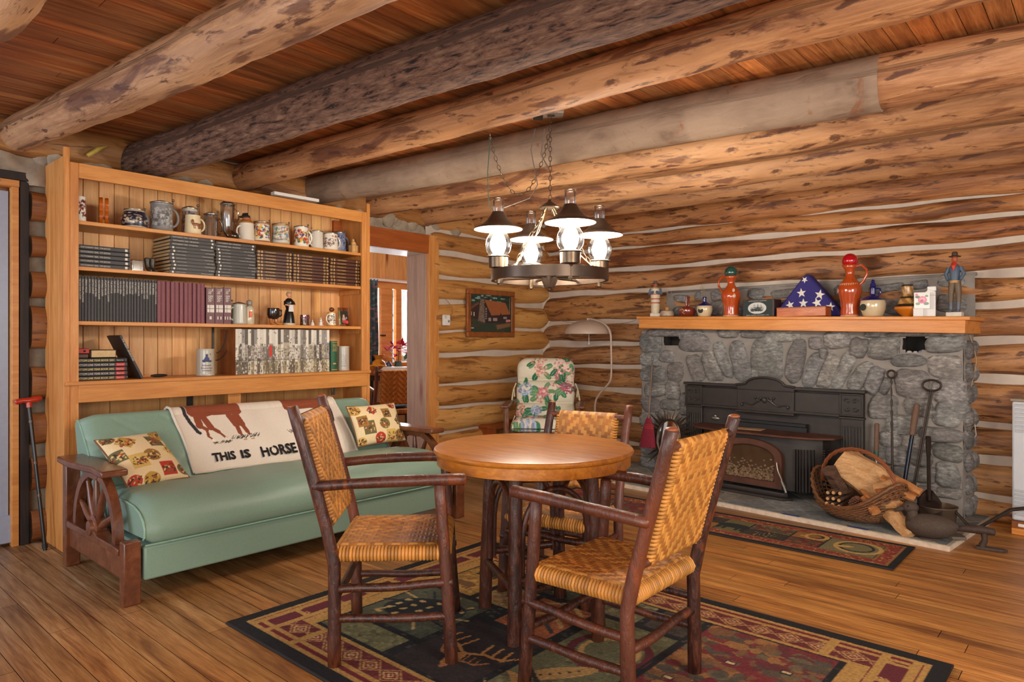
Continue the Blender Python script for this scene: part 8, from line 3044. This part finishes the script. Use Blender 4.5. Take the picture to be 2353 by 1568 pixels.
fl_ = bpy.data.lights.new('far_room_fill', 'POINT')  # added fill that brightens the far room; no fitting belongs to it
fl_.energy, fl_.shadow_soft_size, fl_.color = 45, 0.15, (1.0, 0.93, 0.82)
fo_ = bpy.data.objects.new('far_room_fill', fl_)
COL.objects.link(fo_)
fo_.location = (-5.9, 5.1, 2.3)
area_light('far_window_daylight', (-8.4, 6.8, 1.5), (-6.0, 5.0, 0.8), (1.6, 1.1), 240, (0.9, 0.95, 1.0))

# curtain and rod
t = thing('curtain_rod', 'pale round curtain rod above the far window', 'curtain rod', (FX + 0.16, 5.75, 2.06))
MB().tube([(0, -0.15, 0), (0, 2.2, 0)], 0.02, 12).build('rod', M['white'], t)
for y_ in (-0.10, 2.1):
    MB().box((-0.08, y_, 0), (0.16, 0.02, 0.02)).build('bracket', M['bronze'], t)
t = thing('curtain', 'dark teal patterned curtain bunched at the left of the far window', 'curtain', (FX + 0.16, 5.80, 2.03))
ras = Ras(0.22, 1.2, 0.012, (58, 76, 84))
ras.blotch(0, 0, 0.22, 1.2, [(110, 84, 100), (84, 120, 130), (44, 60, 74), (140, 110, 110), (72, 100, 96)], 160, 0.02, 4)
P = np.zeros((ras.nx, ras.ny, 3))
for i in range(ras.nx):
    for j in range(ras.ny):
        u = ras.X[i, j]
        P[i, j] = (0.03 * math.sin(u * 110), u - 0.11 + 0.01 * math.sin(ras.Y[i, j] * 5), 0.03 - 1.2 + ras.Y[i, j])
MB().grid(P, ras.A).build('drape', M['fabric'], t, sharp=3.2, solid=0.004)

# far table with things on it, and its chair
tabx, taby = -6.55, 5.95
t = thing('dining_table', 'dark dining table loaded with things in the room beyond the doorway', 'table', (-7.22, 6.35, 0))
MB().box((0, 0, 0.755), (0.95, 1.5, 0.035)).build('tabletop', M['redpine'], t, bev=0.004)
MB().box((0.0, 0, 0.70), (0.85, 1.4, 0.07)).build('apron', M['black_stain'], t)
for sx in (-1, 1):
    for sy in (-1, 1):
        MB().box((sx * 0.41, sy * 0.68, 0.335), (0.07, 0.07, 0.67)).build('leg', M['black_stain'], t)
TZ2 = 0.7725


def far_at(px, py, z):
    d = ray(px, py)
    t_ = (z - CAM_H) / d[2]
    return d[0] * t_, d[1] * t_


x, y = camxy((870 - CX) / F_PX * 9.45, 9.45)
t = thing('amber_glass_vase', 'amber glass vase with a ruffled rim on the far table', 'vase', (x, y, TZ2))
MB().lathe([(0.04, 0.0), (0.07, 0.01), (0.11, 0.06), (0.09, 0.14), (0.05, 0.17), (0.06, 0.20), (0.085, 0.235), (0.08, 0.235), (0.05, 0.19)], 28).build('glass_body', M['amber_glass'], t)
x, y = camxy((867 - CX) / F_PX * 9.12, 9.12)
t = thing('amber_glass_bowl', 'amber glass footed bowl in front of the amber vase', 'bowl', (x, y, TZ2))
MB().lathe([(0.05, 0.0), (0.045, 0.02), (0.05, 0.035), (0.10, 0.06), (0.13, 0.10), (0.125, 0.105), (0.09, 0.07), (0.0, 0.05)], 28).build('bowl_body', M['amber_glass'], t)
x, y = camxy((915 - CX) / F_PX * 9.4, 9.4)
t = thing('poinsettia', 'crimson poinsettia flowers in a green vase on the far table', 'plant', (x, y, TZ2))
MB().lathe([(0.05, 0), (0.06, 0.01), (0.055, 0.09), (0.045, 0.13), (0.05, 0.15)], 20).build('vase', plain('green_glass_vase', (70, 96, 84), 0.15), t)
gg = random.Random(3)
pm, gm = plain('poinsettia_petal', (184, 20, 62), 0.6, var=0.2), plain('green_leaf', (44, 96, 58), 0.6)
for nm, m_, n_, z_ in (('petal', pm, 60, 0.32), ('leaf', gm, 12, 0.20)):
    mb = MB()
    for q in range(n_):
        a, e = gg.uniform(0, 6.28), gg.uniform(0.04, 0.18)
        c = Vector((e * math.cos(a), e * math.sin(a), z_ + gg.uniform(-0.08, 0.08)))
        o_ = Vector((math.cos(a + gg.uniform(-1, 1)), math.sin(a + gg.uniform(-1, 1)), gg.uniform(-.5, .7))).normalized()
        s_ = o_.cross(Vector((0.3, 0.2, 1))).normalized()
        mb.add([tuple(c - o_ * 0.01), tuple(c + s_ * 0.025 + o_ * 0.03), tuple(c + o_ * 0.11), tuple(c - s_ * 0.025 + o_ * 0.03)], [(0, 1, 2, 3)])
    mb.build(nm, m_, t, smooth=False, solid=0.002)
MB().tube([(0, 0, 0.1), (0.02, 0, 0.3)], 0.006, 6).build('stem', gm, t)
x, y = camxy((893 - CX) / F_PX * 9.35, 9.35)
t = thing('rounded_ornament', 'dark blue and white rounded ornament between the vases', 'ornament', (x, y, TZ2))
MB().lathe([(0.04, 0), (0.055, 0.03), (0.05, 0.09), (0.03, 0.13), (0.012, 0.15)], 16).build('body', plain('dark_blue_ornament', (56, 66, 88), 0.3, var=0.4, scale=18), t)
for k, (px, D, w_, c, lab) in enumerate(((903, 9.15, 0.36, 'white', 'topmost black and white box of papers on the far table'), (918, 9.05, 0.42, 'matblack', 'black flat case on the far table edge'), (928, 9.3, 0.16, 'red_ink', 'red packet behind the black case on the far table'))):
    x, y = camxy((px - CX) / F_PX * D, D)
    t = thing('paper_box', lab, 'box', (x, y, TZ2 + (0.045 if k == 0 else 0)), YAW + 0.1 * k)
    MB().box((0, 0, 0.018), (w_, 0.2, 0.036)).build('box_body', M[c], t, bev=0.003)
src = [o for o in bpy.data.objects if o.name == 'hickory_armchair'][0]
ch2 = copy_tree(src)
x, y = camxy((900 - CX) / F_PX * 8.05, 8.05)
ch2.location = (x, y, 0)
ch2.rotation_euler = (0, 0, math.radians(62))
ch2.scale = (0.96, 0.96, 0.96)
ch2['label'] = 'hickory woven chair at the far table, seen through the doorway'
del ch2['group']
t = thing('seat_cushion', 'blue and tan cushion on the chair beyond the doorway', 'cushion', (x, y, 0.42))
MB().ball((0, 0, 0.03), 0.2, 20, (1, 1, 0.16)).build('cushion_cover', plain('blue_cushion', (70, 110, 146), 0.8, var=0.3, scale=6), t)
t = thing('cloth_bundle', 'grey cloth bundle on a hidden support behind the sofa back', 'cloth', (-4.33, 2.72, 0.62))
MB().ball((0, 0, 0.10), 0.09, 16, (0.6, 1.3, 0.8)).tube([(0, 0, -0.62), (0, 0, 0.06)], 0.03, 8).build('cloth', plain('grey_cloth', (132, 122, 108), 0.9), t)  # the tube is an added, unseen support down to the floor
